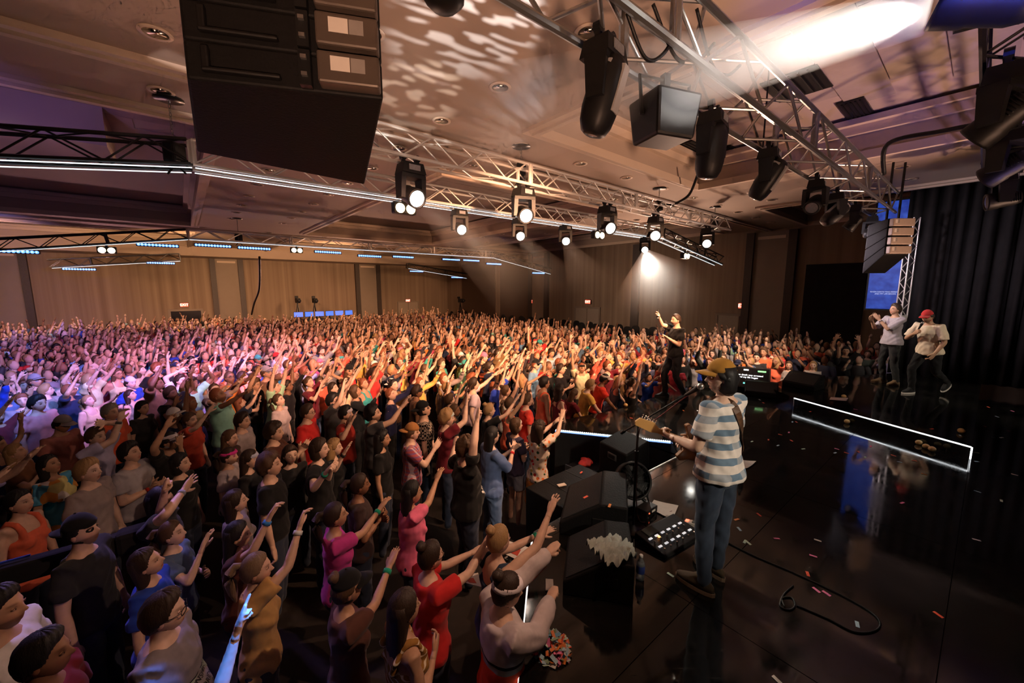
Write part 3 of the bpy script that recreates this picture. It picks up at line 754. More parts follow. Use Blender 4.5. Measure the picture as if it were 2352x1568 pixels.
def make_cap(kind, res=1):
    nu, nv = ((22, 18), (36, 30), (44, 36))[res]
    D, nu, nv = sphere_dirs(nu, nv)
    base = np.stack([D[:, 0] * 0.086, D[:, 1] * 0.106, D[:, 2] * 0.128], 1)
    mb = MB()
    if kind == 'band':
        zc = 0.050 + 0.12 * np.clip(base[:, 1], -0.1, 0.1)
        m_ = smooth01(0.026 - np.abs(base[:, 2] - zc), 0.0, 0.008)[:, None]
        mb.add(base * (0.80 + 0.235 * m_), sph_faces(nu, nv)); return mb
    zl = 0.045 + 0.08 * np.clip(base[:, 1], -0.1, 0.1)
    m_ = smooth01(base[:, 2] - zl, -0.004, 0.008)[:, None]
    top = base * 1.03 + np.array([0, 0, 0.008]) * smooth01(D[:, 2], 0.4, 0.9)[:, None]
    if kind == 'visor': m_ = m_ * smooth01(0.042 - (base[:, 2] - zl), 0.0, 0.006)[:, None]
    mb.add(base * 0.82 * (1 - m_) + top * m_, sph_faces(nu, nv))
    n = 13; t = np.linspace(-1, 1, n)
    inner = np.stack([t * 0.076, 0.100 * np.sqrt(np.clip(1 - (t * 0.80) ** 2, 0, 1)) - 0.012, 0.052 - 0.016 * t ** 2], 1)
    outer = np.stack([t * 0.080, 0.100 * np.sqrt(np.clip(1 - (t * 0.80) ** 2, 0, 1)) + 0.072 * np.sqrt(np.clip(1 - t ** 2, 0, 1)), 0.040 - 0.022 * t ** 2], 1)
    th = np.array([0, 0, 0.006])
    v = np.concatenate([inner, outer, inner + th, outer + th]); f = []
    for i in range(n - 1):
        f += [(i, n + i, n + i + 1, i + 1), (2 * n + i, 2 * n + i + 1, 3 * n + i + 1, 3 * n + i), (n + i, 3 * n + i, 3 * n + i + 1, n + i + 1), (i, i + 1, 2 * n + i + 1, 2 * n + i)]
    mb.add(v, f)
    if kind != 'visor': mb.ell((0, 0, 0.143), (0.008, 0.008, 0.005), 8, 4)
    return mb
def make_glasses():
    mb = MB()
    for s in (-1, 1):
        pts = [(s * 0.033 + 0.024 * math.copysign(abs(math.cos(a)) ** 0.6, math.cos(a)), 0.093 - 0.006 * math.cos(a) * s, 0.004 + 0.016 * math.copysign(abs(math.sin(a)) ** 0.6, math.sin(a))) for a in np.linspace(0, 2 * PI, 17)]
        mb.tube(pts, [0.0022] * 17, 5)
        mb.tube([(s * 0.056, 0.088, 0.010), (s * 0.078, 0.05, 0.010), (s * 0.079, -0.015, 0.004)], [0.002] * 3, 5)
    mb.tube([(-0.010, 0.098, 0.008), (0, 0.101, 0.010), (0.010, 0.098, 0.008)], [0.002] * 3, 5)
    return mb
HAND_POSES = {
    'open':  ([-14, -4, 5, 16], [6, 8, 8], 0),
    'flat':  ([-5, -1, 2, 6], [4, 6, 6], 0),
    'relax': ([-6, -2, 2, 7], [22, 32, 24], 0),
    'fist':  ([-3, -1, 1, 3], [82, 98, 62], 1),
    'point': ([-4, -1, 1, 3], [78, 95, 60], 2),
    'grip':  ([-4, -1, 2, 5], [62, 72, 45], 1),
}
def make_hand(pose):
    sp, cu, fl = HAND_POSES[pose]
    mb = MB()
    mb.tube([(0, 0, -0.035), (0, 0, 0.0), (0, 0.0, 0.025), (0.001, 0.0, 0.06), (0.001, 0, 0.088)], [0.029, 0.031, 0.040, 0.045, 0.042], 12, 1, up=(0, 1, 0), flat=1.0)
    V = mb.v[-1]; V[:, 1] *= np.interp(V[:, 2], [-0.03, 0.01, 0.06, 0.1], [0.80, 0.62, 0.40, 0.32])
    for k, (x, L, s) in enumerate(zip((-0.031, -0.0105, 0.0105, 0.030), (0.074, 0.083, 0.076, 0.060), sp)):
        p = np.array([x, 0.0, 0.086 - 0.006 * (k == 3) - 0.002 * (k == 0)]); pts = [p - [0, 0, 0.02], p.copy()]
        a = 0.0; sa = math.radians(s)
        c3 = cu if not (fl == 2 and k == 0) else (3, 4, 3)
        for j, fr in enumerate((0.44, 0.31, 0.25)):
            a += math.radians(c3[j])
            p = p + L * fr * np.array([math.sin(sa) * math.cos(a), math.sin(a), math.cos(a) * math.cos(sa)]); pts.append(p.copy())
        mb.tube(pts, [0.0105, 0.0105, 0.0095, 0.0088, 0.0072], 8, 2)
    if fl: tp = [(-0.026, 0.006, 0.018), (-0.042, 0.022, 0.045), (-0.030, 0.040, 0.066), (-0.008, 0.044, 0.074)]
    else: tp = [(-0.026, 0.004, 0.014), (-0.050, 0.012, 0.040), (-0.066, 0.018, 0.064), (-0.074, 0.020, 0.086)]
    mb.tube(tp, [0.016, 0.0145, 0.0115, 0.008], 8, 2)
    return mb

# ---------------------------------------------------------------- voxel union, all solids in one pass
class Pool:
    def __init__(s): s.jobs = []
    def add(s, mb, voxel, smooth=4, dec=None):
        s.jobs.append([mb, voxel, smooth, dec, None]); return len(s.jobs) - 1
    def run(s):
        tmp = []
        todo = [j for j in s.jobs if j[4] is None]
        for mb, vx, sm, dec, _ in todo:
            o = bpy.data.objects.new('tmp', mb.mesh('tmp')); COL.objects.link(o)
            r = o.modifiers.new('r', 'REMESH'); r.mode = 'VOXEL'; r.voxel_size = vx
            if sm: k = o.modifiers.new('s', 'SMOOTH'); k.factor = 0.5; k.iterations = sm
            if dec: d = o.modifiers.new('d', 'DECIMATE'); d.ratio = dec
            tmp.append(o)
        dg = bpy.context.evaluated_depsgraph_get()
        for j, o in zip(todo, tmp):
            me = o.evaluated_get(dg).data
            nv = len(me.vertices); V = np.empty(nv * 3, np.float32); me.vertices.foreach_get('co', V)
            F = [tuple(p.vertices) for p in me.polygons]
            N = np.empty(nv * 3, np.float32); me.vertices.foreach_get('normal', N)
            j[4] = (V.reshape(-1, 3).astype(float), F, N.reshape(-1, 3).astype(float))
        for o in tmp:
            me = o.data; bpy.data.objects.remove(o); bpy.data.meshes.remove(me)
    def __getitem__(s, i): return s.jobs[i][4]
POOL = Pool()
_hand_jobs = {(p, r): POOL.add(make_hand(p), (0.0085, 0.0055, 0.004)[r], 2) for p in HAND_POSES for r in (0, 1, 2)}
POOL.run()
HANDS = {k: POOL[v] for k, v in _hand_jobs.items()}
_hm = {}
def head_mb(res, mouth, beard):
    k = (res, round(mouth, 1), beard)
    if k not in _hm: _hm[k] = make_head(*k)
    return _hm[k]
_tm = {}
def template(kind, style, res):
    k = (kind, style, res)
    if k not in _tm:
        mb = {'hair': make_hair, 'cap': make_cap}[kind](style, res) if kind in ('hair', 'cap') else make_glasses()
        _tm[k] = mb.mesh(kind, True)
    return _tm[k]

# ---------------------------------------------------------------- people: bodies
L1, L2 = 0.29, 0.25
def ik(sh, tgt, side, hint=None, l1=L1, l2=L2):
    sh = np.asarray(sh, float); v = np.asarray(tgt, float) - sh
    d = min(max(np.linalg.norm(v), 0.12), (l1 + l2) * 0.995); e = norm(v)
    a = (l1 * l1 - l2 * l2 + d * d) / (2 * d); h = math.sqrt(max(l1 * l1 - a * a, 0))
    hint = np.array(hint if hint is not None else (side * 0.5, -0.35, -0.9), float)
    p = hint - e * np.dot(hint, e); p = norm(p)
    return sh + e * a + p * h, sh + e * d
class Person: pass
def make_person(sp):
    """one figure in its own frame (facing +Y, feet on z=0, 1.75 m tall); returns pool jobs"""
    P = Person(); P.sp = sp
    fem = sp.get('fem', False); bw = sp.get('build', 1.0); det = sp.get('det', 0)
    vox = (0.026, 0.019, 0.013)[det]
    lean, side_l, twist = sp.get('lean', 0.0), sp.get('side', 0.0), sp.get('twist', 0.0)
    dz = sp.get('drop', 0.0)
    R = roty(side_l) @ rotx(-lean) @ rotz(twist)
    piv = np.array([0, 0, 0.93 - dz]); T = lambda p: R @ (np.asarray(p, float) - np.array([0, 0, 0.93])) + piv
    shx = (0.158 if fem else 0.182) * (0.6 + 0.4 * bw)
    rings = [(0.84, .150, .112, 0), (0.885, .164, .119, -.003), (0.93, .168, .122, -.005), (1.02, .152, .112, 0), (1.10, .136, .103, .004), (1.20, .146, .110, .01), (1.31, .164, .118, .01), (1.40, .158, .100, .0), (1.455, .115, .075, -.008), (1.49, .062, .058, -.006)]
    if fem: rings = [(0.84, .158, .115, 0), (0.885, .170, .120, -.005), (0.93, .172, .122, -.008), (1.02, .142, .105, 0), (1.10, .118, .092, .004), (1.20, .126, .098, .01), (1.31, .142, .104, .01), (1.40, .135, .088, .0), (1.455, .098, .066, -.008), (1.49, .052, .05, -.006)]
    n = 16; ang = np.arange(n) * 2 * PI / n
    def torso(mb, inf, zmax=9, zmin=0.0, flare=0.0, bwf=bw):
        rr = []
        for (z, rx, ry, yo) in rings:
            if z > zmax + 1e-6 or z < zmin - 1e-6: continue
            k = bwf if z < 1.36 else (0.7 + 0.3 * bwf)
            e = inf + flare * max(0, (1.2 - z))
            q = np.stack([np.cos(ang) * (rx * k + e), np.sin(ang) * (ry * k + e) + yo, np.full(n, z)], 1)
            rr.append(np.array([T(p) for p in q]) if z >= 0.86 else q + np.array([0, 0, -dz]))
        mb.loft(rr)
        if fem:
            for s in (-1, 1): mb.ell(T((s * 0.066, 0.075, 1.275)), (0.056 + inf, 0.052 + inf, 0.056 + inf), 10, 7)
        elif bw > 1.1: mb.ell(T((0, 0.06, 1.06)), (0.13 * bw + inf, 0.11 * bw + inf, 0.14 + inf), 12, 8)
    arms = sp['arms']; P.wr = {}
    ar = 0.86 if fem else 1.0
    ar *= 0.6 + 0.4 * bw
    body = MB()
    torso(body, 0.0)
    nk = 0.044 if fem else 0.056
    body.tube([T((0, -0.008, 1.45)), T((0, 0.0, 1.52)), T((0, 0.012, 1.575))], [nk * 1.12, nk, nk], 10, 1)
    P.sh = {}; P.el = {}
    hand_parts = []
    for sname, s in (('R', 1), ('L', -1)):
        sh = T((s * shx, -0.005, 1.425)); a = arms[sname]
        tgt = a['wrist']
        up = np.asarray(tgt)[2] - sh[2]
        if up > 0.15: sh = sh + R @ np.array([-s * 0.012, 0.0, 0.028])         # shoulder lifts with the arm
        el, wr = ik(sh, tgt, s, a.get('hint'))
        P.sh[sname], P.el[sname], P.wr[sname] = sh, el, wr
        body.tube([T((s * shx * 0.6, 0, 1.40)), sh, sh + (el - sh) * 0.35, sh + (el - sh) * 0.7, el], [0.06, 0.058 * ar, 0.050 * ar, 0.045 * ar, 0.040 * ar], 10, 1)
        body.tube([el, el + (wr - el) * 0.25, el + (wr - el) * 0.6, wr], [0.040 * ar, 0.042 * ar, 0.034 * ar, 0.026 * ar], 10, 1)
        fd = norm(wr - el); hd = norm(a['hd']) if a.get('hd') is not None else fd
        palm = np.asarray(a.get('palm', (0, 1, 0)), float)
        z_ = norm(hd * 0.7 + fd * 0.3) if a.get('hd') is None else hd
        y_ = palm - z_ * np.dot(palm, z_)
        if np.linalg.norm(y_) < 0.15: y_ = np.array([0, 0, -1.0]) - z_ * -z_[2]
        y_ = norm(y_); x_ = np.cross(y_, z_)
        hv, hf, _ = HANDS[(a.get('hand', 'open'), det)]
        hs = 0.92 if fem else 1.02
        hv = hv * np.array([s, 1, 1]) * hs
        hf2 = hf if s > 0 else [tuple(reversed(q)) for q in hf]
        hand_parts.append((wr + hv[:, :1] * x_ + hv[:, 1:2] * y_ + hv[:, 2:] * z_ + z_ * 0.012, hf2))
        P.__dict__['hand_' + sname] = (wr + z_ * 0.07, x_, y_, z_)
    legs = sp.get('legs')
    if legs is None:
        legs = [((s * 0.088, 0, 0.90), (s * 0.10, 0.015, 0.49), (s * 0.105, -0.02, 0.09), (s * 0.25, 1, 0)) for s in (1, -1)]
    P.legs = legs; bot = sp.get('bottom', 'jeans'); lr = (0.97 if fem else 1.0) * (0.5 + 0.5 * bw)
    full = sp.get('full', False) or bot in ('shorts', 'skirt', 'dress')
    for (h, k, a, t) in legs:
        h, k, a = (np.asarray(q, float) for q in (h, k, a))
        if full:
            body.tube([h, h + (k - h) * 0.4, k], [0.085 * lr, 0.075 * lr, 0.054 * lr], 10, 1)
            body.tube([k, k + (a - k) * 0.3, k + (a - k) * 0.7, a], [0.053 * lr, 0.055 * lr, 0.042 * lr, 0.036 * lr], 10, 1)
    P.body = POOL.add(body, vox, 3)
    P.hands = hand_parts
    # garments
    top = sp.get('top', 'tee'); hem = sp.get('hem', 0.86)
    sm = MB()
    if top in ('tee', 'long', 'jacket', 'poly'):
        inf = 0.017 if top != 'jacket' else 0.032
        torso(sm, inf, zmax=1.455, zmin=0.88, flare=sp.get('flare', 0.0 if fem else 0.03))
        frac = sp.get('sleeve', 0.62) if top in ('tee', 'poly') else 1.0
        for sname, s in (('R', 1), ('L', -1)):
            sh, el, wr = P.sh[sname], P.el[sname], P.wr[sname]
            w0 = 0.010 + (inf - 0.017)
            if frac < 1.0:
                sm.tube([T((s * shx * 0.5, 0, 1.40)), sh, sh + (el - sh) * frac * 0.6, sh + (el - sh) * frac], [0.075, 0.058 * ar + w0 + 0.006, 0.054 * ar + w0 + 0.01, 0.052 * ar + w0 + 0.012], 12, 0)
            else:
                sm.tube([T((s * shx * 0.5, 0, 1.40)), sh, (sh + el) / 2, el], [0.075, 0.058 * ar + w0 + 0.006, 0.054 * ar + w0 + 0.008, 0.052 * ar + w0], 12, 1)
                sm.tube([el, el + (wr - el) * 0.5, el + (wr - el) * 0.93], [0.052 * ar + w0, 0.046 * ar + w0, 0.040 * ar + w0], 12, 1)
    elif top in ('tank', 'dress'):
        torso(sm, 0.012, zmax=1.31, zmin=0.84, flare=0.03)
        rr = []
        for (z, rx, ry, yo) in ((1.31, 0.138 if fem else 0.155, 0.108, 0.012), (1.36, 0.118, 0.10, 0.01)):
            q = np.stack([np.cos(ang) * rx, np.sin(ang) * ry + yo, np.full(n, z)], 1); rr.append(np.array([T(p) for p in q]))
        sm.loft(rr)
        for s in (-1, 1):
            sm.tube([T((s * 0.085, 0.098, 1.33)), T((s * 0.09, 0.05, 1.455)), T((s * 0.09, -0.02, 1.475)), T((s * 0.085, -0.085, 1.40)), T((s * 0.075, -0.095, 1.33))], [0.024] * 5, 8, 1)
    P.top = POOL.add(sm, vox * 0.95, 3)
    bm_ = MB()
    if bot in ('jeans', 'shorts'):
        rr = []
        for (z, rx, ry, yo) in rings[:4]:
            q = np.stack([np.cos(ang) * (rx * bw + 0.010), np.sin(ang) * (ry * bw + 0.010) + yo, np.full(n, z)], 1); rr.append(q + np.array([0, 0, -dz]) if z < 0.86 else np.array([T(p) for p in q]))
        bm_.loft(rr)
        for (h, k, a, t) in legs:
            h, k, a = (np.asarray(q, float) for q in (h, k, a))
            if bot == 'jeans':
                bm_.tube([h, h + (k - h) * 0.45, k], [0.100 * lr, 0.090 * lr, 0.068 * lr], 12, 1)
                bm_.tube([k, k + (a - k) * 0.35, k + (a - k) * 0.75, a + (a - k) * -0.02], [0.068 * lr, 0.066 * lr, 0.056 * lr, 0.053 * lr], 12, 1)
            else: bm_.tube([h, h + (k - h) * 0.45, h + (k - h) * 0.62], [0.102 * lr, 0.098 * lr, 0.096 * lr], 12, 0)
    else:
        q0 = [(1.02, 0.15, 0.115), (0.93, .182, .135), (0.75, .195, .16), (0.52, .205, .175)]
        bm_.loft([np.stack([np.cos(ang) * rx * bw, np.sin(ang) * ry * bw, np.full(n, z - dz)], 1) for z, rx, ry in reversed(q0)])
    P.bot = POOL.add(bm_, vox * 0.95, 3)
    # head frame
    yaw, pit, rol = sp.get('head', (0, 0, 0))
    Rh = R @ rotz(-yaw) @ rotx(pit) @ roty(rol)
    c = T((0, 0.0, 1.535)) + Rh @ np.array([0, 0.022, 0.092])
    M_ = np.eye(4); hs = sp.get('hscale', 0.97 if fem else 1.02)
    M_[:3, :3] = Rh * hs; M_[:3, 3] = c
    P.head = M_
    return P
def folds(V, N, amt, seed):
    s = seed * 1.7
    d = np.sin(V[:, 2] * 46 + 7 * np.sin(V[:, 0] * 11 + s) + 5 * V[:, 1] + s) * np.sin(V[:, 0] * 17 + V[:, 2] * 9 + s * 2) + 0.6 * np.sin(V[:, 2] * 21 - V[:, 0] * 26 + 3 * np.sin(V[:, 1] * 14 + s))
    return V + N * (amt * d)[:, None]
def finish_person(P):
    """pool results to meshes"""
    sp = P.sp; det = sp.get('det', 0)
    V, F, _ = POOL[P.body]
    mb = MB(); mb.add(V, F)
    hm = head_mb(det, sp.get('mouth', 0.0), sp.get('beard', False))
    hv = np.concatenate(hm.v) @ P.head[:3, :3].T + P.head[:3, 3]
    mb.add(hv, hm.f, np.concatenate(hm.p))
    for v, f in P.hands: mb.add(v, f)
    P.me_body = mb.mesh('body', True, True); P.me_body.materials.append(M_SKIN)
    V, F, N = POOL[P.top]; t = MB(); t.add(folds(V, N, 0.0045, hash(str(sp.get('seed', 1))) % 17), F)
    P.me_top = t.mesh('shirt', True); P.me_top.materials.append(sp.get('topm', M_CLOTH))
    V, F, N = POOL[P.bot]; t = MB(); t.add(folds(V, N, 0.004, 3), F)
    P.me_bot = t.mesh('trousers', True); P.me_bot.materials.append(sp.get('botm', M_CLOTH))
    return P
TOPNAME = {'tee': 'shirt', 'poly': 'shirt', 'long': 'long_sleeve_shirt', 'jacket': 'jacket', 'tank': 'tank_top', 'dress': 'dress_top'}
BOTNAME = {'jeans': 'trousers', 'shorts': 'shorts', 'skirt': 'skirt', 'dress': 'skirt'}
SKINS = {'light': (0.70, 0.45, 0.33), 'fair': (0.78, 0.53, 0.41), 'tan': (0.52, 0.30, 0.19), 'brown': (0.28, 0.14, 0.08), 'dark': (0.13, 0.065, 0.04)}
HAIRS = {'black': (0.012, 0.010, 0.010), 'dark brown': (0.035, 0.02, 0.013), 'brown': (0.09, 0.048, 0.025), 'blond': (0.36, 0.22, 0.10), 'red': (0.22, 0.07, 0.03), 'grey': (0.3, 0.28, 0.26)}
def place_person(P, loc, rz, h=1.72, skin='light', haircol='brown', hair='short', topc=(0.1, 0.1, 0.1), botc=(0.03, 0.04, 0.07), cap=None, capc=(0.1, 0.1, 0.1), capback=False, glasses=False, band=None, mirror=False, label=None, group=None, lift=0.0):
    e = empty('person', loc, rz, label, 'person', group)
    k = h / 1.75; e.scale = (-k if mirror else k, k, k)
    det = P.sp.get('det', 0)
    def ch(name, me, col):
        o = link(name, me, None, e); o.color = (*col, 1); return o
    ch('body', P.me_body, SKINS[skin] if isinstance(skin, str) else skin)
    ch(TOPNAME[P.sp.get('top', 'tee')], P.me_top, topc)
    ch(BOTNAME[P.sp.get('bottom', 'jeans')], P.me_bot, botc)
    Mh = Matrix(P.head.tolist())
    def hd(name, me, col, m_, extra=None):
        if not me.materials: me.materials.append(m_)
        o = link(name, me, None, e); o.color = (*col, 1); o.matrix_local = Mh @ (extra or Matrix.Identity(4)); return o
    if hair:
        hd('hair', template('hair', hair + ('_u' if cap in ('cap', 'visor') else ''), det), HAIRS[haircol] if isinstance(haircol, str) else haircol, M_HAIR)
    if cap:
        hd({'cap': 'cap', 'band': 'headband', 'visor': 'visor'}[cap], template('cap', cap, det), capc, M_CLOTH, Matrix.Rotation(PI, 4, 'Z') if capback else None)
    if glasses: hd('glasses', template('glasses', 'g', 1), (0.01, 0.01, 0.01), M_BLACK)
    for (sname, bc) in (band or []):
        wr, el = P.wr[sname], P.el[sname]; d = norm(wr - el)
        ring = MB().tube([wr - d * 0.045, wr - d * 0.015], [0.032, 0.031], 10, 0).mesh('wristband', True); ring.materials.append(M_CLOTH)
        ch('wristband', ring, bc)
    return e
def yaw_to(p, q): return math.atan2(-(q[0] - p[0]), q[1] - p[1])
# ---------------------------------------------------------------- arms aimed in the hall, poses, hand-placed people
FOCUS = (3.0, 7.4)
PRESET = {   # wrist relative to the shoulder: outward, forward, up
    'down': ((0.07, 0.03, -0.53), 'relax', (0, -0.4, -0.2)), 'up': ((0.05, 0.12, 0.52), 'open', (0, 1, 0)), 'upout': ((0.20, 0.10, 0.46), 'open', (0, 1, 0)),
    'reach': ((0.0, 0.45, 0.28), 'open', (0, 0.3, -1)), 'high': ((0.02, 0.28, 0.45), 'open', (0, 1, -0.4)), 'clap': ((-0.15, 0.32, -0.06), 'flat', (-1, 0.1, 0)),
    'phone': ((-0.08, 0.33, 0.08), 'grip', (-0.3, 0.6, 0)), 'chest': ((-0.14, 0.20, -0.22), 'relax', (-0.4, -1, 0)), 'fist': ((0.06, 0.2, 0.48), 'fist', (-0.2, 1, 0)),
    'bent': ((0.03, 0.30, 0.12), 'open', (0, 1, 0.1)), 'lean': ((0.04, 0.42, -0.34), 'flat', (0, 0.2, -1)), 'strum': ((-0.10, 0.24, -0.36), 'relax', (-0.3, -1, 0)), 'hip': ((0.02, 0.16, -0.44), 'relax', (-1, 0, 0)), 'point': ((0.03, 0.42, 0.30), 'point', (0, 0.3, -1)),
}
def arm_preset(name, side, shx, jit=0.0, rng=random):
    (o, f, u), hand, palm = PRESET[name]
    j = lambda: rng.uniform(-jit, jit)
    return {'wrist': np.array([side * (shx + o + j()), -0.005 + f + j(), 1.425 + u + j()]), 'hand': hand, 'palm': (palm[0] * side, palm[1], palm[2])}
def arm_aim(loc, rz, k, side, shx, x, y, hand='open', reach=0.97, palm=None, hint=None, tors=None, near=False):
    """turn the arm so that the hand is where the survey of the photograph shows it"""
    c, s = math.cos(rz), math.sin(rz)
    to_w = lambda p: np.array([loc[0] + k * (c * p[0] - s * p[1]), loc[1] + k * (s * p[0] + c * p[1]), loc[2] + k * p[2]])
    shl = np.array([side * shx, 0, 1.44]) if tors is None else tors((side * shx, -0.005, 1.44))
    sh = to_w(shl); d = np.array(px_ray(x, y)); d = d / np.linalg.norm(d); o = np.array([0, 0, ZC])
    L = (L1 + L2 + 0.085) * k * reach
    tm = np.dot(sh - o, d); q = o + d * tm; dist = np.linalg.norm(q - sh)
    if dist >= L: tgt = sh + (q - sh) / dist * L
    else:
        h = math.sqrt(L * L - dist * dist); fw = np.array([-s, c, 0])
        a, b_ = q - d * h, q + d * h
        tgt = (a if near else b_) if near is not None and near in (True, 'far') else (a if np.dot(a - sh, fw) > np.dot(b_ - sh, fw) else b_)
    v = (tgt - np.array(loc)) / k
    tl = np.array([c * v[0] + s * v[1], -s * v[0] + c * v[1], v[2]])
    dirn = norm(tl - shl)
    return {'wrist': tl - dirn * 0.085, 'hand': hand, 'palm': palm if palm is not None else (0, 0.5, -0.8) if dirn[2] < 0.6 else (0, 1, 0), 'hint': hint}
QUEUE = []     # (person, placing arguments) to be finished after the pool has run
def px_person(hx, hy, label, h=1.70, face=None, aim=None, arms=('down', 'down'), det=1, base=0.0, loc=None, group=None, **kw):
    """a person whose head stands where the photograph's survey puts it"""
    z = base + h * 0.937
    p = on_z(hx, hy, z) if loc is None else Vector((loc[0], loc[1], z))
    tgt = face or FOCUS
    rz = yaw_to(p, tgt)
    lean = kw.get('lean', 0.0)
    sp_keys = ('fem', 'build', 'lean', 'side', 'twist', 'legs', 'bottom', 'top', 'topm', 'botm', 'head', 'mouth', 'beard', 'sleeve', 'flare', 'full', 'drop', 'hscale')
    sp = {q: kw.pop(q) for q in sp_keys if q in kw}
    sp['det'] = det; sp['seed'] = label
    k = h / 1.75
    off = 0.03 + 0.70 * math.sin(lean)
    L = np.array([p.x + math.sin(rz) * off * k, p.y - math.cos(rz) * off * k, base]) if loc is None else np.array([loc[0], loc[1], base])
    fem = sp.get('fem', False); shx = (0.158 if fem else 0.182) * (0.6 + 0.4 * sp.get('build', 1.0))
    R = roty(sp.get('side', 0.0)) @ rotx(-lean) @ rotz(sp.get('twist', 0.0)); dz = sp.get('drop', 0.0)
    tors = lambda q: R @ (np.asarray(q, float) - np.array([0, 0, 0.93])) + np.array([0, 0, 0.93 - dz])
    A = {}
    for nm, s, a in (('R', 1, arms[0]), ('L', -1, arms[1])):
        if isinstance(a, str):
            A[nm] = arm_preset(a, s, shx)
            w = A[nm]['wrist']; A[nm]['wrist'] = tors(w) if a not in ('down',) else tors((s * shx, 0, 1.425)) + np.array([s * 0.07, 0.04, -0.53])
        else: A[nm] = arm_aim(L, rz, k, s, shx, a[0], a[1], *(a[2:3] or ('open',)), **(a[3] if len(a) > 3 else {}), tors=tors)
    sp['arms'] = A
    P = make_person(sp)
    kw.update(loc=L, rz=rz, h=h, label=label, group=group)
    QUEUE.append((P, kw))
    return P
C = dict(black=(0.012, 0.012, 0.013), charcoal=(0.03, 0.03, 0.033), navy=(0.016, 0.022, 0.06), white=(0.72, 0.70, 0.70), grey=(0.26, 0.25, 0.27), coral=(0.85, 0.17, 0.09), orange=(0.8, 0.22, 0.05), red=(0.62, 0.03, 0.03), maroon=(0.16, 0.015, 0.025),
         pink=(0.85, 0.18, 0.32), magenta=(0.55, 0.05, 0.28), teal=(0.05, 0.34, 0.33), green=(0.06, 0.25, 0.10), blue=(0.02, 0.06, 0.42), sky=(0.20, 0.42, 0.68), yellow=(0.82, 0.52, 0.12), mustard=(0.55, 0.28, 0.05), cream=(0.72, 0.60, 0.42), lavender=(0.46, 0.44, 0.66), denim=(0.09, 0.14, 0.26), purple=(0.22, 0.06, 0.30), mint=(0.35, 0.62, 0.48), brown=(0.20, 0.10, 0.05))
GREEN_W, BLUE_W, WHITE_W, RED_W = (0.02, 0.35, 0.2), (0.05, 0.25, 0.7), (0.7, 0.7, 0.7), (0.6, 0.03, 0.03)
J = 'jeans'
# ---- performers
G_LOC = on_z(1628, 1342, STAGE); G_LOC = (G_LOC.x + 0.02, G_LOC.y + 0.02)
GF = (G_LOC[0] - 0.55, G_LOC[1] + 0.83)
P_GUIT = px_person(0, 0, 'guitarist in mustard cap and pale blue-block shirt playing at the stage front', 1.80, face=GF, loc=G_LOC, base=STAGE, det=2, top='poly', topm=M_PAT['check_band'], topc=(0.78, 0.70, 0.64), bottom='jeans', botc=(0.035, 0.048, 0.075), full=True, sleeve=0.72, flare=0.09,
    arms=('strum', (1532, 1018, 'grip', dict(reach=0.80, hint=(-0.4, -0.3, -0.9), palm=(0.2, 0.3, 0.9)))), head=(-0.75, -0.05, 0), hair='bob', haircol='black', cap='cap', capc=(0.42, 0.20, 0.035), skin='light', mouth=0.4,
    legs=[((0.088, 0, 0.90), (0.10, 0.0, 0.49), (0.11, 0.02, 0.09), (0.2, 1, 0)), ((-0.088, 0, 0.90), (-0.10, 0.02, 0.49), (-0.13, -0.02, 0.09), (-0.1, 1, 0))])
S_LOC = on_z(1545, 915, STAGE)
P_SING = px_person(0, 0, 'singer in black tee on the thrust with one fist raised', 1.80, face=(S_LOC.x - 1.0, S_LOC.y - 0.15), loc=(S_LOC.x, S_LOC.y), base=STAGE, det=2, top='tee', topc=C['black'], bottom='jeans', botc=(0.03, 0.03, 0.035), full=True, lean=0.0,
    arms=((1508, 722, 'fist', dict(reach=0.97)), (1507, 792, 'grip', dict(reach=0.62, hint=(-0.2, -0.5, -0.9)))), head=(0, -0.04, 0), hair='crop', haircol='dark brown', beard=True, mouth=0.8, skin='light',
    legs=[((0.088, 0, 0.90), (0.10, 0.16, 0.52), (0.12, 0.10, 0.09), (0.2, 1, 0)), ((-0.088, 0, 0.90), (-0.10, 0.02, 0.49), (-0.12, -0.20, 0.09), (-0.2, 1, 0))])
Q_LOC = on_z(2035, 882, RISER)
P_GREY = px_person(0, 0, 'man in loose grey tee clapping near the blue screen on stage', 1.80, face=(Q_LOC.x - 1.0, Q_LOC.y + 0.1), loc=(Q_LOC.x, Q_LOC.y), base=RISER, det=2, top='tee', topc=(0.40, 0.35, 0.38), sleeve=0.9, flare=0.12, bottom='jeans', botc=(0.03, 0.03, 0.03), full=True,
    arms=((1993, 738, 'flat', dict(reach=0.66, palm=(-1, 0, 0))), (1985, 735, 'flat', dict(reach=0.7, palm=(1, 0, 0)))), head=(0, 0.12, 0), hair='short', haircol='dark brown', skin='tan', band=[('L', (0.4, 0.3, 0.3))],
    legs=[((0.088, 0, 0.90), (0.11, 0.06, 0.5), (0.12, -0.02, 0.09), (0.2, 1, 0)), ((-0.088, 0, 0.90), (-0.10, -0.02, 0.49), (-0.12, -0.10, 0.09), (-0.2, 1, 0))])
K_LOC = on_z(2120, 905, RISER)
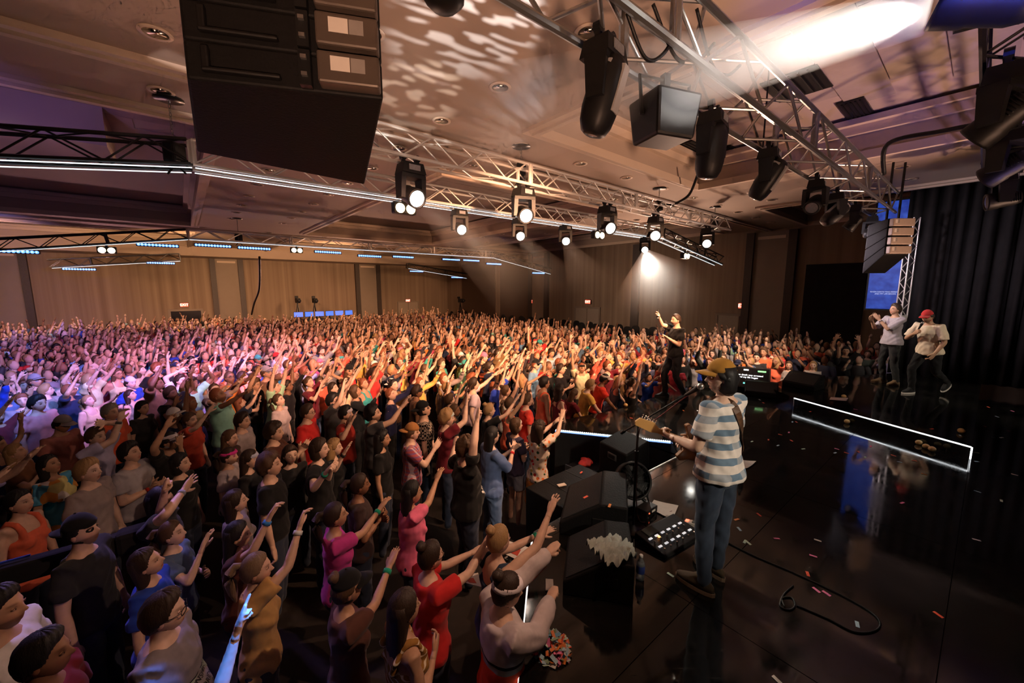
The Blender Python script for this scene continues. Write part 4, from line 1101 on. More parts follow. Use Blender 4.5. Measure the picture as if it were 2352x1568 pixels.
P_REDC = px_person(0, 0, 'man in red cap and cream tee striding with microphone on the riser', 1.80, face=(K_LOC.x - 1.0, K_LOC.y - 0.25), loc=(K_LOC.x, K_LOC.y), base=RISER, det=2, top='tee', topc=(0.75, 0.62, 0.46), sleeve=0.85, flare=0.10, bottom='jeans', botc=(0.012, 0.012, 0.013), full=True, lean=0.22, drop=0.06,
    arms=((2098, 772, 'grip', dict(reach=0.55, hint=(0.4, 0.2, -0.9), palm=(-0.6, -0.6, 0.2))), (2140, 842, 'relax', dict(reach=0.97, palm=(1, 0, 0)))), head=(0, -0.12, 0), hair='short', haircol='dark brown', beard=True, cap='cap', capc=(0.55, 0.04, 0.04), skin='tan', mouth=0.5,
    legs=[((0.088, 0.0, 0.84), (0.10, 0.24, 0.52), (0.10, 0.16, 0.09), (0.1, 1, 0)), ((-0.088, -0.02, 0.84), (-0.10, -0.08, 0.47), (-0.10, -0.46, 0.22), (-0.1, 1, -0.8))])

# ---- front of the crowd, one by one (head position in the photograph, then looks)
F = px_person
g = 'people at the front of the crowd'
F(105, 1500, 'man with dark cropped hair and maroon shirt at bottom left corner', 1.72, det=2, face=(2.0, 3.6), topc=C['maroon'], haircol='black', hair='short', skin='brown', head=(-0.1, 0.0, 0), group=g)
F(2, 1395, 'man in white tee with black emblem cut by the left edge', 1.78, det=2, face=(2.0, 3.9), topc=C['white'], haircol='black', hair='short', skin='tan', beard=True, build=1.15, group=g)
F(382, 1402, 'boy with glasses and grey sunshine print tee beside the glowing arm', 1.70, det=2, face=(2.2, 3.4), topc=(0.25, 0.22, 0.25), haircol='dark brown', hair='quiff', skin='fair', glasses=True, build=1.12, head=(-0.15, 0.0, 0.05), group=g)
F(318, 1690, 'person below the frame stretching a blue-lit pointing arm upward', 1.68, det=2, loc=(-1.34, 1.45), face=(0.75, 2.8), arms=((560, 1385, 'point', dict(reach=1.0)), 'down'), topc=C['navy'], haircol='dark brown', hair='long', fem=True, skin='fair', group=g)
F(350, 1285, 'girl in royal blue tee looking up behind the boy with glasses', 1.62, det=2, face=(1.9, 4.0), topc=C['blue'], fem=True, hair='long', haircol='dark brown', skin='light', head=(-0.1, 0.25, 0.15), mouth=0.4, group=g)
F(402, 1222, 'girl with hands near her chin above the blue tee', 1.58, det=1, face=(2.2, 4.4), topc=C['denim'], fem=True, hair='pony', haircol='brown', skin='fair', arms=('bent', 'chest'), head=(0, 0.15, 0), group=g)
F(592, 1302, 'girl in yellow tee with sleek blond ponytail and wristbands', 1.66, det=2, face=(2.4, 4.4), topc=(0.55, 0.32, 0.12), fem=True, hair='pony', haircol=(0.20, 0.13, 0.08), skin='light', arms=((715, 1165, 'relax', dict(reach=0.99)), 'down'), band=[('R', WHITE_W), ('L', GREEN_W)], head=(0.05, 0.0, 0), group=g)
F(800, 1345, 'woman in dark cap with white scrunchie reaching one arm out', 1.66, det=2, face=(2.6, 4.6), topc=(0.10, 0.04, 0.03), fem=True, hair='bun', haircol='brown', skin='tan', cap='cap', capc=C['black'], arms=((905, 1283, 'flat', dict(reach=0.96)), 'down'), band=[('R', GREEN_W)], group=g)
F(775, 1180, 'woman in magenta top holding up an open palm', 1.66, det=2, face=(2.6, 5.2), topc=C['magenta'], fem=True, hair='pony', haircol='dark brown', skin='tan', arms=((885, 1158, 'open', dict(reach=0.97)), 'down'), band=[('R', GREEN_W)], head=(0.0, 0.1, 0), group=g)
F(932, 1392, 'woman with long brown hair in mustard striped dress, hand at chest', 1.68, det=2, face=(2.4, 4.6), top='dress', bottom='dress', topm=M_PAT['stripe'], botm=M_PAT['stripe'], topc=(0.32, 0.16, 0.04), botc=(0.32, 0.16, 0.04), fem=True, hair='long', haircol='dark brown', skin='tan', arms=('chest', 'down'), group=g)
F(992, 1272, 'woman in red tee with glasses stretching both palms forward', 1.66, det=2, face=(2.0, 4.4), topc=C['red'], fem=True, build=1.1, hair='bun', haircol='dark brown', skin='light', glasses=True, arms=((1128, 1232, 'flat', dict(reach=0.97, palm=(0, 1, 0))), (1105, 1262, 'flat', dict(reach=0.97, palm=(0, 1, 0)))), group=g)
F(1148, 1235, 'blond woman with updo in black tank top reaching over the stage edge', 1.68, det=2, face=(2.2, 4.2), top='tank', topc=(0.03, 0.05, 0.09), fem=True, build=1.12, hair='bun', haircol='blond', skin='light', arms=((1275, 1158, 'open', dict(reach=0.99)), (1255, 1222, 'flat', dict(reach=0.97))), band=[('L', GREEN_W)], group=g)
F(1162, 1350, 'person in white and red track jacket and white headband, both fists up', 1.66, det=2, face=(1.6, 3.0), top='jacket', topm=M_PAT['track'], topc=(0.60, 0.52, 0.52), botc=C['coral'], hair='bun', haircol='dark brown', skin='light', cap='band', capc=(0.75, 0.68, 0.72), arms=((1272, 1372, 'fist', dict(reach=0.93)), (1272, 1258, 'fist', dict(reach=0.97))), head=(0.2, -0.15, 0), group=g)
F(545, 1148, 'girl in grey hooded top with a broad smile, hair pulled back', 1.64, det=2, face=(2.4, 5.2), top='long', topc=(0.20, 0.17, 0.18), fem=True, hair='long', haircol='dark brown', skin='fair', mouth=0.6, head=(-0.25, 0.1, 0.1), group=g)
F(548, 1225, 'girl with dark straight hair raising a loosely closed hand', 1.62, det=2, face=(2.4, 4.8), topc=(0.10, 0.03, 0.02), fem=True, hair='long', haircol='black', skin='light', arms=((632, 1172, 'relax', dict(reach=0.95)), 'down'), band=[('R', BLUE_W)], group=g)
F(625, 1065, 'man in black tee with wavy hair in the dark middle', 1.76, det=1, face=(2.6, 5.4), topc=C['black'], hair='curly', haircol='brown', skin='light', head=(0, 0.1, 0), group=g)
F(735, 1028, 'laughing woman in black tee with raised clasped hands', 1.76, det=2, face=(2.6, 5.2), topc=C['black'], fem=True, build=1.2, hair='bob', haircol='dark brown', skin='fair', mouth=0.7, arms=((755, 1085, 'grip', dict(reach=0.8)), (768, 1078, 'grip', dict(reach=0.8))), band=[('R', GREEN_W)], group=g)
F(667, 1042, 'long-haired girl looking straight at the camera', 1.66, det=1, face=(0.6, 1.5), topc=C['charcoal'], fem=True, hair='long', haircol='dark brown', skin='fair', group=g)
F(828, 1110, 'woman wearing a yellow glow necklace and dark printed top', 1.66, det=1, face=(2.6, 5.4), topc=(0.05, 0.03, 0.03), fem=True, hair='pony', haircol='dark brown', skin='brown', arms=('chest', 'chest'), group=g)
F(948, 1128, 'woman in hot pink tee with black lettering waving a palm', 1.66, det=2, face=(2.4, 5.0), topc=C['pink'], fem=True, build=1.1, hair='long', haircol='black', skin='tan', arms=((1010, 1090, 'open', dict(reach=0.98)), 'down'), group=g)
F(1075, 1025, 'curly blond man in black checkered-flag tee with arm straight up', 1.78, det=2, face=(2.2, 5.4), topc=C['black'], build=1.2, hair='curly', haircol='brown', skin='fair', mouth=0.5, arms=((1102, 905, 'fist', dict(reach=0.99)), (1042, 1020, 'fist', dict(reach=0.75))), head=(0.1, 0.1, 0), group=g)
F(1132, 998, 'woman in blue denim shirt with glasses and red wrist wrap', 1.70, det=2, face=(2.4, 6.2), topc=(0.10, 0.15, 0.30), sleeve=0.95, fem=True, build=1.15, hair='long', haircol='black', skin='light', glasses=True, arms=('clap', 'clap'), band=[('R', RED_W)], botc=(0.12, 0.18, 0.32), group=g)
F(1188, 975, 'woman in navy tee and denim shorts wearing a white headband', 1.70, det=2, face=(3.0, 7.0), topc=(0.06, 0.05, 0.10), fem=True, bottom='shorts', botc=(0.32, 0.36, 0.45), hair='bob', haircol='brown', skin='light', cap='band', capc=(0.75, 0.66, 0.62), arms=('chest', 'chest'), head=(0.2, 0.1, 0), group=g)
F(1240, 982, 'woman in floral blouse and orange skirt reaching up to the thrust', 1.66, det=2, face=(3.2, 7.2), topm=M_PAT['floral'], topc=(0.75, 0.64, 0.55), fem=True, bottom='skirt', botc=(0.50, 0.17, 0.02), hair='wavy', haircol='dark brown', skin='light', arms=((1295, 950, 'flat', dict(reach=0.98)), (1285, 962, 'flat', dict(reach=0.98))), group=g)
F(948, 990, 'boy in backwards tan cap and plaid cut-off shirt', 1.72, det=2, face=(2.6, 5.6), topm=M_PAT['plaid'], topc=(0.45, 0.10, 0.12), hair='short', haircol='brown', skin='fair', cap='cap', capback=True, capc=(0.40, 0.18, 0.06), mouth=0.5, arms=('clap', 'down'), group=g)
F(880, 1005, 'woman with dark wavy hair in black, half in shadow', 1.68, det=1, face=(2.8, 5.0), topc=C['black'], fem=True, hair='wavy', haircol='black', skin='tan', group=g)
F(862, 948, 'bearded man with thick black hair and outstretched arm', 1.78, det=1, face=(2.8, 6.2), topc=(0.05, 0.05, 0.055), hair='curly', haircol='black', skin='light', beard=True, arms=((940, 918, 'open', dict(reach=0.97)), 'down'), head=(0, 0.2, 0), group=g)
F(978, 938, 'man in black cap and checkered black shirt looking up', 1.76, det=1, face=(2.8, 6.4), topm=M_PAT['checker'], topc=C['black'], hair='crop', haircol='black', skin='light', cap='cap', capc=C['black'], capback=True, head=(0, 0.3, 0), group=g)
F(1028, 958, 'sandy-haired man with pale headband and raised pointing hand', 1.74, det=1, face=(3.0, 6.6), topc=C['maroon'], hair='curly', haircol='blond', skin='fair', cap='band', capc=(0.5, 0.6, 0.6), arms=((1078, 915, 'point', dict(reach=0.95)), 'down'), group=g)
F(1125, 940, 'girl with blond top bun in dark tee near the thrust', 1.66, det=1, face=(3.0, 7.0), topc=C['black'], fem=True, hair='bun', haircol='blond', skin='light', arms=((1205, 900, 'flat', dict(reach=0.98)), 'down'), group=g)
F(1172, 925, 'woman with dark hair and pink strap top leaning to the stage', 1.66, det=1, face=(3.2, 7.2), top='tank', topc=C['coral'], fem=True, hair='pony', haircol='brown', skin='tan', arms=((1212, 880, 'flat', dict(reach=0.98)), 'down'), group=g)
F(1212, 918, 'boy in red tee with white mark beside the orange tank top', 1.62, det=1, face=(3.2, 7.2), topc=(0.75, 0.06, 0.04), hair='short', haircol='brown', skin='light', group=g)
F(1252, 878, 'young man with glasses in orange sleeveless shirt at the thrust', 1.80, det=1, face=(3.6, 7.8), top='tank', topc=C['coral'], hair='short', haircol='black', skin='tan', glasses=True, group=g)
F(1287, 895, 'woman in dark maroon tank top beside the orange sleeveless shirt', 1.70, det=1, face=(3.6, 7.8), top='tank', topc=C['maroon'], fem=True, hair='wavy', haircol='dark brown', skin='light', group=g)
F(1322, 900, 'girl in maroon printed tee bending over the thrust edge', 1.62, det=1, face=(3.6, 7.9), topc=C['maroon'], fem=True, hair='long', haircol='brown', skin='light', lean=0.3, arms=('lean', 'lean'), group=g)
F(1357, 880, 'blond boy in yellow printed tee leaning on the stage', 1.66, det=1, face=(3.6, 7.6), topc=C['yellow'], hair='short', haircol='blond', skin='fair', lean=0.25, arms=('lean', 'lean'), group=g)
F(1390, 866, 'boy in red tee and white visor leaning on the stage', 1.70, det=1, face=(3.8, 7.6), topc=(0.75, 0.05, 0.03), hair='short', haircol='black', skin='brown', lean=0.25, cap='visor', capc=(0.7, 0.66, 0.6), arms=('lean', 'lean'), group=g)
F(1425, 872, 'blond girl in denim vest beside the red tee at the thrust', 1.64, det=1, face=(4.0, 7.6), top='tank', topc=(0.12, 0.18, 0.28), fem=True, hair='long', haircol='blond', skin='fair', lean=0.25, arms=((1438, 820, 'flat', dict(reach=0.98)), 'lean'), group=g)
F(1452, 878, 'girl in black tank with lettering stretching an arm to the singer', 1.62, det=1, face=(4.0, 8.0), top='tank', topc=C['black'], fem=True, hair='pony', haircol='brown', skin='light', arms=((1478, 822, 'open', dict(reach=0.98)), 'lean'), group=g)
F(1482, 842, 'girl in pale printed tee beneath the singer with arm raised', 1.66, det=1, face=(4.2, 8.2), topc=(0.6, 0.55, 0.5), fem=True, hair='long', haircol='brown', skin='light', arms=((1502, 800, 'open', dict(reach=0.98)), 'lean'), group=g)
F(1515, 848, 'girl in coral top and shorts in front of the singer knees', 1.62, det=1, face=(4.3, 8.3), topc=C['coral'], fem=True, hair='long', haircol='brown', skin='light', arms=((1540, 805, 'open', dict(reach=0.98)), 'lean'), bottom='shorts', group=g)
F(1580, 835, 'person in red and teal printed top just behind the singer', 1.60, det=1, loc=(4.0, 9.35), face=(3.4, 8.2), topc=(0.62, 0.06, 0.10), hair='curly', haircol='dark brown', skin='tan', arms=('reach', 'lean'), group=g)
F(1782, 812, 'man in bright coral jacket with teal shoulder filming with a phone', 1.72, det=1, face=(3.6, 6.0), top='jacket', topc=(0.85, 0.08, 0.09), hair='short', haircol='black', skin='fair', glasses=True, build=1.1, arms=('phone', 'chest'), group=g)
F(1738, 820, 'laughing man in dark tee left of the coral jacket', 1.70, det=1, face=(3.4, 6.4), topc=C['charcoal'], hair='short', haircol='black', skin='light', build=1.15, mouth=0.6, arms=('down', 'chest'), group=g)
F(1695, 822, 'person in orange and grey sweatshirt behind the guitarist cap', 1.66, det=1, face=(3.2, 6.4), top='long', topc=(0.75, 0.16, 0.03), hair='wavy', haircol='blond', skin='light', group=g)
F(1812, 838, 'small person in grey hoodie right of the coral jacket', 1.58, det=1, face=(4.5, 6.5), top='long', topc=(0.35, 0.33, 0.32), fem=True, hair='long', haircol='brown', skin='light', arms=('chest', 'chest'), group=g)
F(1868, 838, 'blond girl in pale top beside the black wedge on the riser', 1.60, det=1, face=(5.0, 6.6), topc=(0.5, 0.45, 0.42), fem=True, hair='long', haircol='blond', skin='fair', arms=('chest', 'down'), group=g)
F(1943, 805, 'tall person in black raising both arms near the riser', 1.80, det=1, face=(6.0, 6.8), topc=C['black'], hair='short', haircol='black', skin='tan', arms=('up', 'up'), group=g)
F(1993, 812, 'person in sage green top leaning behind the grey tee man', 1.66, det=1, face=(6.0, 6.8), topc=(0.20, 0.30, 0.22), fem=True, hair='long', haircol='brown', skin='light', group=g)
# left side of the front crowd
F(48, 1150, 'woman in coral strap top at the left edge, hair tied back', 1.68, det=2, face=(2.4, 4.4), top='tank', topc=C['coral'], fem=True, hair='pony', haircol='black', skin='light', head=(0, 0.05, 0), group=g)
F(195, 1215, 'bearded man in backwards black cap in the dark left', 1.74, det=2, face=(2.4, 4.2), topc=C['charcoal'], hair='crop', haircol='black', skin='light', beard=True, cap='cap', capc=C['black'], capback=True, head=(0, 0.15, 0), group=g)
F(372, 1148, 'black-haired boy in charcoal tee pointing with both hands high', 1.72, det=2, face=(2.4, 4.6), topc=(0.04, 0.04, 0.05), hair='bob', haircol='black', skin='light', glasses=True, mouth=0.6, arms=((440, 1105, 'open', dict(reach=0.75, hint=(0.9, 0, -0.2))), (375, 1122, 'point', dict(reach=0.93))), band=[('R', (0.3, 0.3, 0.35))], group=g)
F(208, 1080, 'sandy-haired boy in pale grey tee on the left', 1.72, det=2, face=(2.4, 5.0), topc=(0.34, 0.28, 0.28), hair='quiff', haircol='blond', skin='fair', mouth=0.4, head=(0, 0.1, 0), group=g)
F(122, 1065, 'girl in blue and yellow tie-dye tee with face lifted', 1.64, det=2, face=(2.4, 5.2), topm=M_PAT['tiedye'], topc=(0.10, 0.40, 0.65), fem=True, hair='long', haircol='black', skin='tan', head=(0, 0.3, 0), group=g)
F(305, 1038, 'dark-haired boy in light grey tee with red watch', 1.70, det=2, face=(2.4, 5.2), topc=(0.42, 0.40, 0.44), hair='quiff', haircol='black', skin='light', arms=('chest', 'chest'), band=[('R', (0.7, 0.05, 0.03))], head=(0, 0.2, 0), group=g)
F(222, 1000, 'boy in lavender tee with both hands above his head', 1.72, det=1, face=(2.4, 5.4), topc=C['lavender'], hair='short', haircol='brown', skin='fair', arms=((295, 945, 'relax', dict(reach=0.95)), (238, 960, 'open', dict(reach=0.8))), band=[('R', (0.1, 0.1, 0.1))], group=g)
F(255, 945, 'grey-haired man in orange tee looking to the right', 1.76, det=1, face=(3.0, 6.0), topc=(0.85, 0.15, 0.07), hair='short', haircol='grey', skin='light', group=g)
F(88, 925, 'man in salmon pink tee with black hair', 1.78, det=1, face=(3.0, 6.4), topc=(0.80, 0.34, 0.34), hair='quiff', haircol='black', skin='light', build=1.15, group=g)
F(140, 970, 'person in black and grey trucker cap, head lowered', 1.70, det=1, face=(2.4, 5.4), topc=(0.45, 0.18, 0.15), hair='short', haircol='black', skin='tan', cap='cap', capc=(0.30, 0.28, 0.29), head=(0, -0.3, 0), group=g)
F(438, 962, 'girl in orange and navy shirt in profile, curly ponytail', 1.66, det=1, face=(3.0, 5.8), topc=(0.55, 0.07, 0.04), fem=True, hair='pony', haircol='brown', skin='fair', arms=((488, 938, 'open', dict(reach=0.95)), 'down'), group=g)
F(328, 935, 'girl with long black hair and silver necklace', 1.66, det=1, face=(3.0, 6.0), topc=C['charcoal'], fem=True, hair='long', haircol='black', skin='light', group=g)
F(390, 1010, 'laughing person in black tee with pink badge, arms up', 1.68, det=1, face=(2.6, 5.6), topc=C['black'], hair='short', haircol='black', skin='tan', cap='visor', capc=(0.6, 0.55, 0.6), mouth=0.7, arms=((383, 968, 'open', dict(reach=0.9)), (415, 1020, 'open', dict(reach=0.75))), group=g)
F(418, 1062, 'woman in profile with black hair and orange cord', 1.66, det=1, face=(2.6, 5.4), topc=C['black'], fem=True, hair='bob', haircol='black', skin='light', head=(0, 0.1, 0), group=g)
F(528, 1045, 'girl with bright pink headband and pale tee', 1.62, det=1, face=(2.6, 5.6), topc=(0.55, 0.48, 0.52), fem=True, hair='pony', haircol='dark brown', skin='light', cap='band', capc=(0.75, 0.05, 0.35), group=g)
F(575, 1052, 'girl with pale blue headband beside the pink headband', 1.62, det=1, face=(2.6, 5.6), topc=C['charcoal'], fem=True, hair='long', haircol='dark brown', skin='light', cap='band', capc=(0.55, 0.58, 0.78), group=g)
F(530, 1005, 'smiling girl with long brown hair in dark top', 1.66, det=1, face=(2.8, 5.8), topc=(0.10, 0.06, 0.05), fem=True, hair='long', haircol='brown', skin='light', mouth=0.5, group=g)
F(558, 965, 'boy in pale grey tee with dark collar smiling', 1.70, det=1, face=(2.8, 6.2), topc=(0.42, 0.36, 0.38), hair='short', haircol='dark brown', skin='light', mouth=0.4, group=g)
F(645, 918, 'girl in white tee with rainbow stripe, hair pulled back', 1.66, det=1, face=(3.0, 6.6), topc=(0.70, 0.58, 0.60), fem=True, hair='pony', haircol='brown', skin='fair', head=(0, 0.3, 0), group=g)
F(632, 990, 'person with dark curls in profile, brown tee', 1.74, det=1, face=(2.8, 5.8), topc=(0.08, 0.03, 0.02), hair='curly', haircol='dark brown', skin='light', arms=('clap', 'clap'), group=g)
F(708, 945, 'man with glasses in red tee leaning his head back', 1.72, det=1, face=(3.0, 6.2), topc=C['red'], hair='short', haircol='dark brown', skin='light', glasses=True, build=1.15, group=g)
F(765, 918, 'man with black-rimmed glasses in dark tee', 1.74, det=1, face=(3.0, 6.6), topc=C['charcoal'], hair='short', haircol='black', skin='light', glasses=True, arms=((800, 870, 'open', dict(reach=0.9)), 'down'), group=g)
F(795, 948, 'person in red shirt with white headband and hands to the chin', 1.70, det=1, face=(3.0, 6.4), topc=(0.40, 0.03, 0.02), hair='short', haircol='black', skin='light', cap='band', capc=(0.7, 0.62, 0.7), beard=True, arms=((812, 965, 'flat', dict(reach=0.7)), (798, 975, 'flat', dict(reach=0.7))), group=g)
F(770, 1025, 'blond woman with loose curls behind a raised open hand', 1.66, det=1, face=(2.8, 5.6), topc=C['black'], fem=True, hair='wavy', haircol='blond', skin='fair', arms=((800, 1035, 'open', dict(reach=0.85)), 'down'), band=[('R', (0.02, 0.02, 0.02))], group=g)
F(40, 800, 'woman in white tee with red round print near the left wall', 1.70, det=1, face=(3.0, 7.0), topc=C['white'], fem=True, hair='wavy', haircol='black', skin='tan', group=g)
F(130, 798, 'man in black tee standing by the left wall', 1.78, det=1, face=(3.0, 7.0), topc=C['black'], hair='short', haircol='black', skin='tan', group=g)
F(200, 790, 'person in bright violet top near the left wall', 1.68, det=1, face=(3.0, 7.0), topc=(0.60, 0.12, 0.62), hair='short', haircol='black', skin='light', group=g)
F(300, 878, 'boy in blue tee and white backwards cap in purple light', 1.68, det=1, face=(3.0, 7.0), topc=C['blue'], hair='short', haircol='dark brown', skin='fair', cap='cap', capc=(0.7, 0.7, 0.75), capback=True, group=g)
F(415, 872, 'person in white shirt lit violet with arms folded overhead', 1.70, det=1, face=(3.0, 7.0), topc=C['white'], hair='short', haircol='dark brown', skin='fair', arms=((425, 815, 'relax', dict(reach=0.8)), (395, 815, 'relax', dict(reach=0.8))), group=g)
F(520, 860, 'girl in coral strapped top facing right in pink light', 1.66, det=1, face=(3.0, 7.0), top='tank', topc=C['coral'], fem=True, hair='bun', haircol='dark brown', skin='brown', group=g)
# ---------------------------------------------------------------- the rest of the crowd
rng = random.Random(11)
COMBOS = [('high', 'down'), ('reach', 'down'), ('up', 'up'), ('high', 'high'), ('down', 'down'), ('reach', 'reach'), ('clap', 'clap'), ('fist', 'down'), ('upout', 'upout'), ('point', 'down'), ('phone', 'chest'), ('high', 'bent'), ('up', 'down')]
ARM_WORDS = {('high', 'down'): 'one arm raised', ('reach', 'down'): 'one arm stretched forward', ('up', 'up'): 'both arms straight up', ('high', 'high'): 'both arms raised', ('down', 'down'): 'arms down', ('reach', 'reach'): 'both arms stretched forward', ('clap', 'clap'): 'hands clapping', ('fist', 'down'): 'one fist raised', ('upout', 'upout'): 'arms spread high', ('point', 'down'): 'pointing at the stage', ('phone', 'chest'): 'hand held up to the face', ('high', 'bent'): 'one arm raised, one bent', ('up', 'down'): 'one arm straight up'}
VAR = []
for i in range(30):
    fem = i % 2 == 0; combo = COMBOS[i % len(COMBOS)]
    top = ('tee', 'tee', 'tank', 'tee', 'long', 'tee')[i % 6]
    if top == 'tank' and not fem: top = 'tee'
    sp = {'fem': fem, 'build': rng.uniform(0.92, 1.15), 'det': 0, 'top': top, 'head': (rng.uniform(-0.3, 0.3), rng.uniform(0.0, 0.35), rng.uniform(-0.1, 0.1)), 'lean': rng.uniform(-0.05, 0.12), 'seed': 'v%d' % i, 'beard': (not fem and i % 5 == 1), 'mouth': (0.0, 0.5)[i % 3 == 0]}
    shx = 0.158 if fem else 0.182
    sp['arms'] = {'R': arm_preset(combo[0], 1, shx, 0.05, rng), 'L': arm_preset(combo[1], -1, shx, 0.05, rng)}
    P = make_person(sp); P.combo = combo; VAR.append(P)
POOL.run()
for P in VAR: finish_person(P)
placed = []; headpx = []
def project(p):
    y, z = p[1], p[2] - ZC
    dep = y * math.cos(PITCH) - z * math.sin(PITCH)
    return 1176 + FPX * p[0] / dep, 784 - FPX * (y * math.sin(PITCH) + z * math.cos(PITCH)) / dep, dep
def local_head(P, kw): return (kw['loc'][0], kw['loc'][1], kw['loc'][2] + kw['h'] * 0.937)
# neighbours who would overlap: the farther one steps back along the line of sight, keeping the head in place
for it in range(4):
    for i in range(len(QUEUE)):
        for j in range(len(QUEUE)):
            A_, B_ = QUEUE[i][1], QUEUE[j][1]
            if i == j or A_['loc'][2] > 0 or B_['loc'][2] > 0: continue
            d = math.hypot(A_['loc'][0] - B_['loc'][0], A_['loc'][1] - B_['loc'][1])
            rb = math.hypot(B_['loc'][0], B_['loc'][1])
            if d < 0.40 and rb >= math.hypot(A_['loc'][0], A_['loc'][1]):
                f_ = (rb + (0.40 - d) * 0.7 + 0.02) / rb; zh = ZC + (B_['h'] * 0.937 - ZC) * f_
                if zh < 1.32: continue
                B_['h'] = zh / 0.937; B_['loc'] = np.array([B_['loc'][0] * f_, B_['loc'][1] * f_, 0.0])
for P, kw in QUEUE:
    finish_person(P)
    e = place_person(P, **kw); P.root = e
    placed.append((kw['loc'][0], kw['loc'][1])); hp = local_head(P, kw); headpx.append(project(hp)[:2])
def in_poly(x, y, poly):
    c = False; n = len(poly)
    for i in range(n):
        (x0, y0), (x1, y1) = poly[i], poly[(i + 1) % n]
        if (y0 > y) != (y1 > y) and x < (x1 - x0) * (y - y0) / (y1 - y0) + x0: c = not c
    return c
def seg_dist(x, y, poly):
    best = 9e9
    for i in range(len(poly)):
        a = np.array(poly[i]); b_ = np.array(poly[(i + 1) % len(poly)]); p = np.array([x, y]); d = b_ - a
        t = np.clip(np.dot(p - a, d) / max(np.dot(d, d), 1e-9), 0, 1); best = min(best, np.linalg.norm(p - a - d * t))
    return best
def project(p):
    y, z = p[1], p[2] - ZC
    dep = y * math.cos(PITCH) - z * math.sin(PITCH)
    return 1176 + FPX * p[0] / dep, 784 - FPX * (y * math.sin(PITCH) + z * math.cos(PITCH)) / dep, dep
DESK = on_w(745, 735, 26.0)
spots = []
su, sw = 0.57, 0.56
for i in range(-40, 34):
    for j in range(0, 58):
        u = i * su + (su / 2 if j % 2 else 0) + rng.uniform(-0.07, 0.07); w = -2 + j * sw + rng.uniform(-0.07, 0.07)
        p = UW(u, w)
        if p.y < 2.0 or u > 16.6 or w > 28.6: continue
        # the floor right of the far aisle stays empty, the back rows thin out
        if u > 13.2 and w > 6.0 and rng.random() < 0.5: continue
        if u > 14.5 and w > 9: continue
        if w > 25.0 and u > 2.5: continue
        if w > 25.0 and rng.random() < 0.45: continue
        x, y, dep = project((p.x, p.y, 1.6))
        if dep < 1.5 or x < -130 or x > 2420 or y > 1650: continue
        if x > 2250: continue
        if in_poly(p.x, p.y, ST) or seg_dist(p.x, p.y, ST) < 0.30: continue
        if p.x > 0.05 and 3.3 < p.y < 6.35 and p.x < 3: continue
        if p.x > -0.45 and p.y < 4.6: continue
        if (p - Vector((DESK.x, DESK.y, 0))).length < 2.4: continue
        if any((p.x - a) ** 2 + (p.y - b_) ** 2 < 0.42 ** 2 for a, b_ in placed): continue
        if any((p.x - q_[1]) ** 2 + (p.y - q_[2]) ** 2 < 0.43 ** 2 for q_ in spots[-140:]): continue
        # near the camera every head seen in the photograph is already placed
        if dep < 7.0:
            lim = (0.40 if dep < 4.6 else 0.24) * FPX / dep
            if any(abs(x - a) < lim and abs(y - b_) < lim for a, b_ in headpx): continue
        spots.append((p.length, p.x, p.y, x, y, u, w))
spots.sort()
N_SINGLE = 300 - len(QUEUE)
TOPC = ['black', 'black', 'black', 'black', 'charcoal', 'charcoal', 'charcoal', 'navy', 'navy', 'white', 'white', 'grey', 'grey', 'grey', 'coral', 'coral', 'coral', 'orange', 'red', 'maroon', 'maroon', 'pink', 'teal', 'blue', 'sky', 'yellow', 'cream', 'cream', 'lavender', 'mint', 'brown', 'brown', 'denim', 'denim']
GNAME = {'tee': 'tee', 'long': 'long-sleeved shirt', 'tank': 'tank top'}
HNAME = {'short': 'short', 'crop': 'cropped', 'quiff': 'swept-up', 'curly': 'curly', 'long': 'long', 'wavy': 'wavy', 'pony': 'ponytailed', 'bun': 'bunned', 'bob': 'bobbed'}
def region(x, y, u, w):
    if u > 9.6 and w < 6.5: return 'far side of the stage'
    if math.hypot(u - 6.2, w - 4.6) < 2.6: return 'near the thrust tip'
    if x < 330: return 'left edge of the crowd'
    if x < 760: return 'pink-lit left of the crowd'
    if x < 1080: return 'middle of the crowd'
    return 'crowd left of the singer'
seen = {q[1]['label'] for q in QUEUE}
for k, (dist, X, Y, x, y, u, w) in enumerate(spots[:N_SINGLE]):
    for tr in range(200):
        P = rng.choice(VAR); fem = P.sp['fem']
        tc_ = rng.choice(TOPC); hair = rng.choice(['long', 'pony', 'wavy', 'bun', 'bob', 'long'] if fem else ['short', 'short', 'crop', 'quiff', 'curly'])
        hc = rng.choice(['black', 'dark brown', 'dark brown', 'brown', 'brown', 'blond', 'red'])
        cap = rng.choice([None] * 7 + ['cap', 'band', 'cap']); capn = rng.choice(['white', 'navy', 'red', 'black', 'grey', 'pink', 'teal'])
        lab = 'person in %s %s, %s %s hair%s, %s, %s' % (tc_, GNAME[P.sp['top']], HNAME[hair], hc, (', %s %s' % (capn, {'cap': 'cap', 'band': 'headband'}[cap])) if cap else '', ARM_WORDS[P.combo], region(x, y, u, w))
        if lab not in seen and len(lab.split()) <= 16: break
        if lab not in seen:
            lab = lab.replace('person in ', ''); 
            if len(lab.split()) <= 16 and lab not in seen: break
    seen.add(lab)
    h = rng.gauss(1.63 if fem else 1.72, 0.06); cback = rng.random() < 0.4
    rz = yaw_to((X, Y), FOCUS) + rng.gauss(0, 0.25)
    col = tuple(min(1, c * rng.uniform(0.85, 1.15)) for c in C[tc_])
    place_person(P, (X, Y, 0), rz, h, rng.choice(['light', 'fair', 'light', 'tan', 'tan', 'brown']), hc, hair, col, rng.choice([C['denim'], C['black'], C['navy'], C['charcoal']]), cap, C[capn], cback, rng.random() < 0.12 and not cap, None, rng.random() < 0.5, lab, 'people in the middle of the crowd')
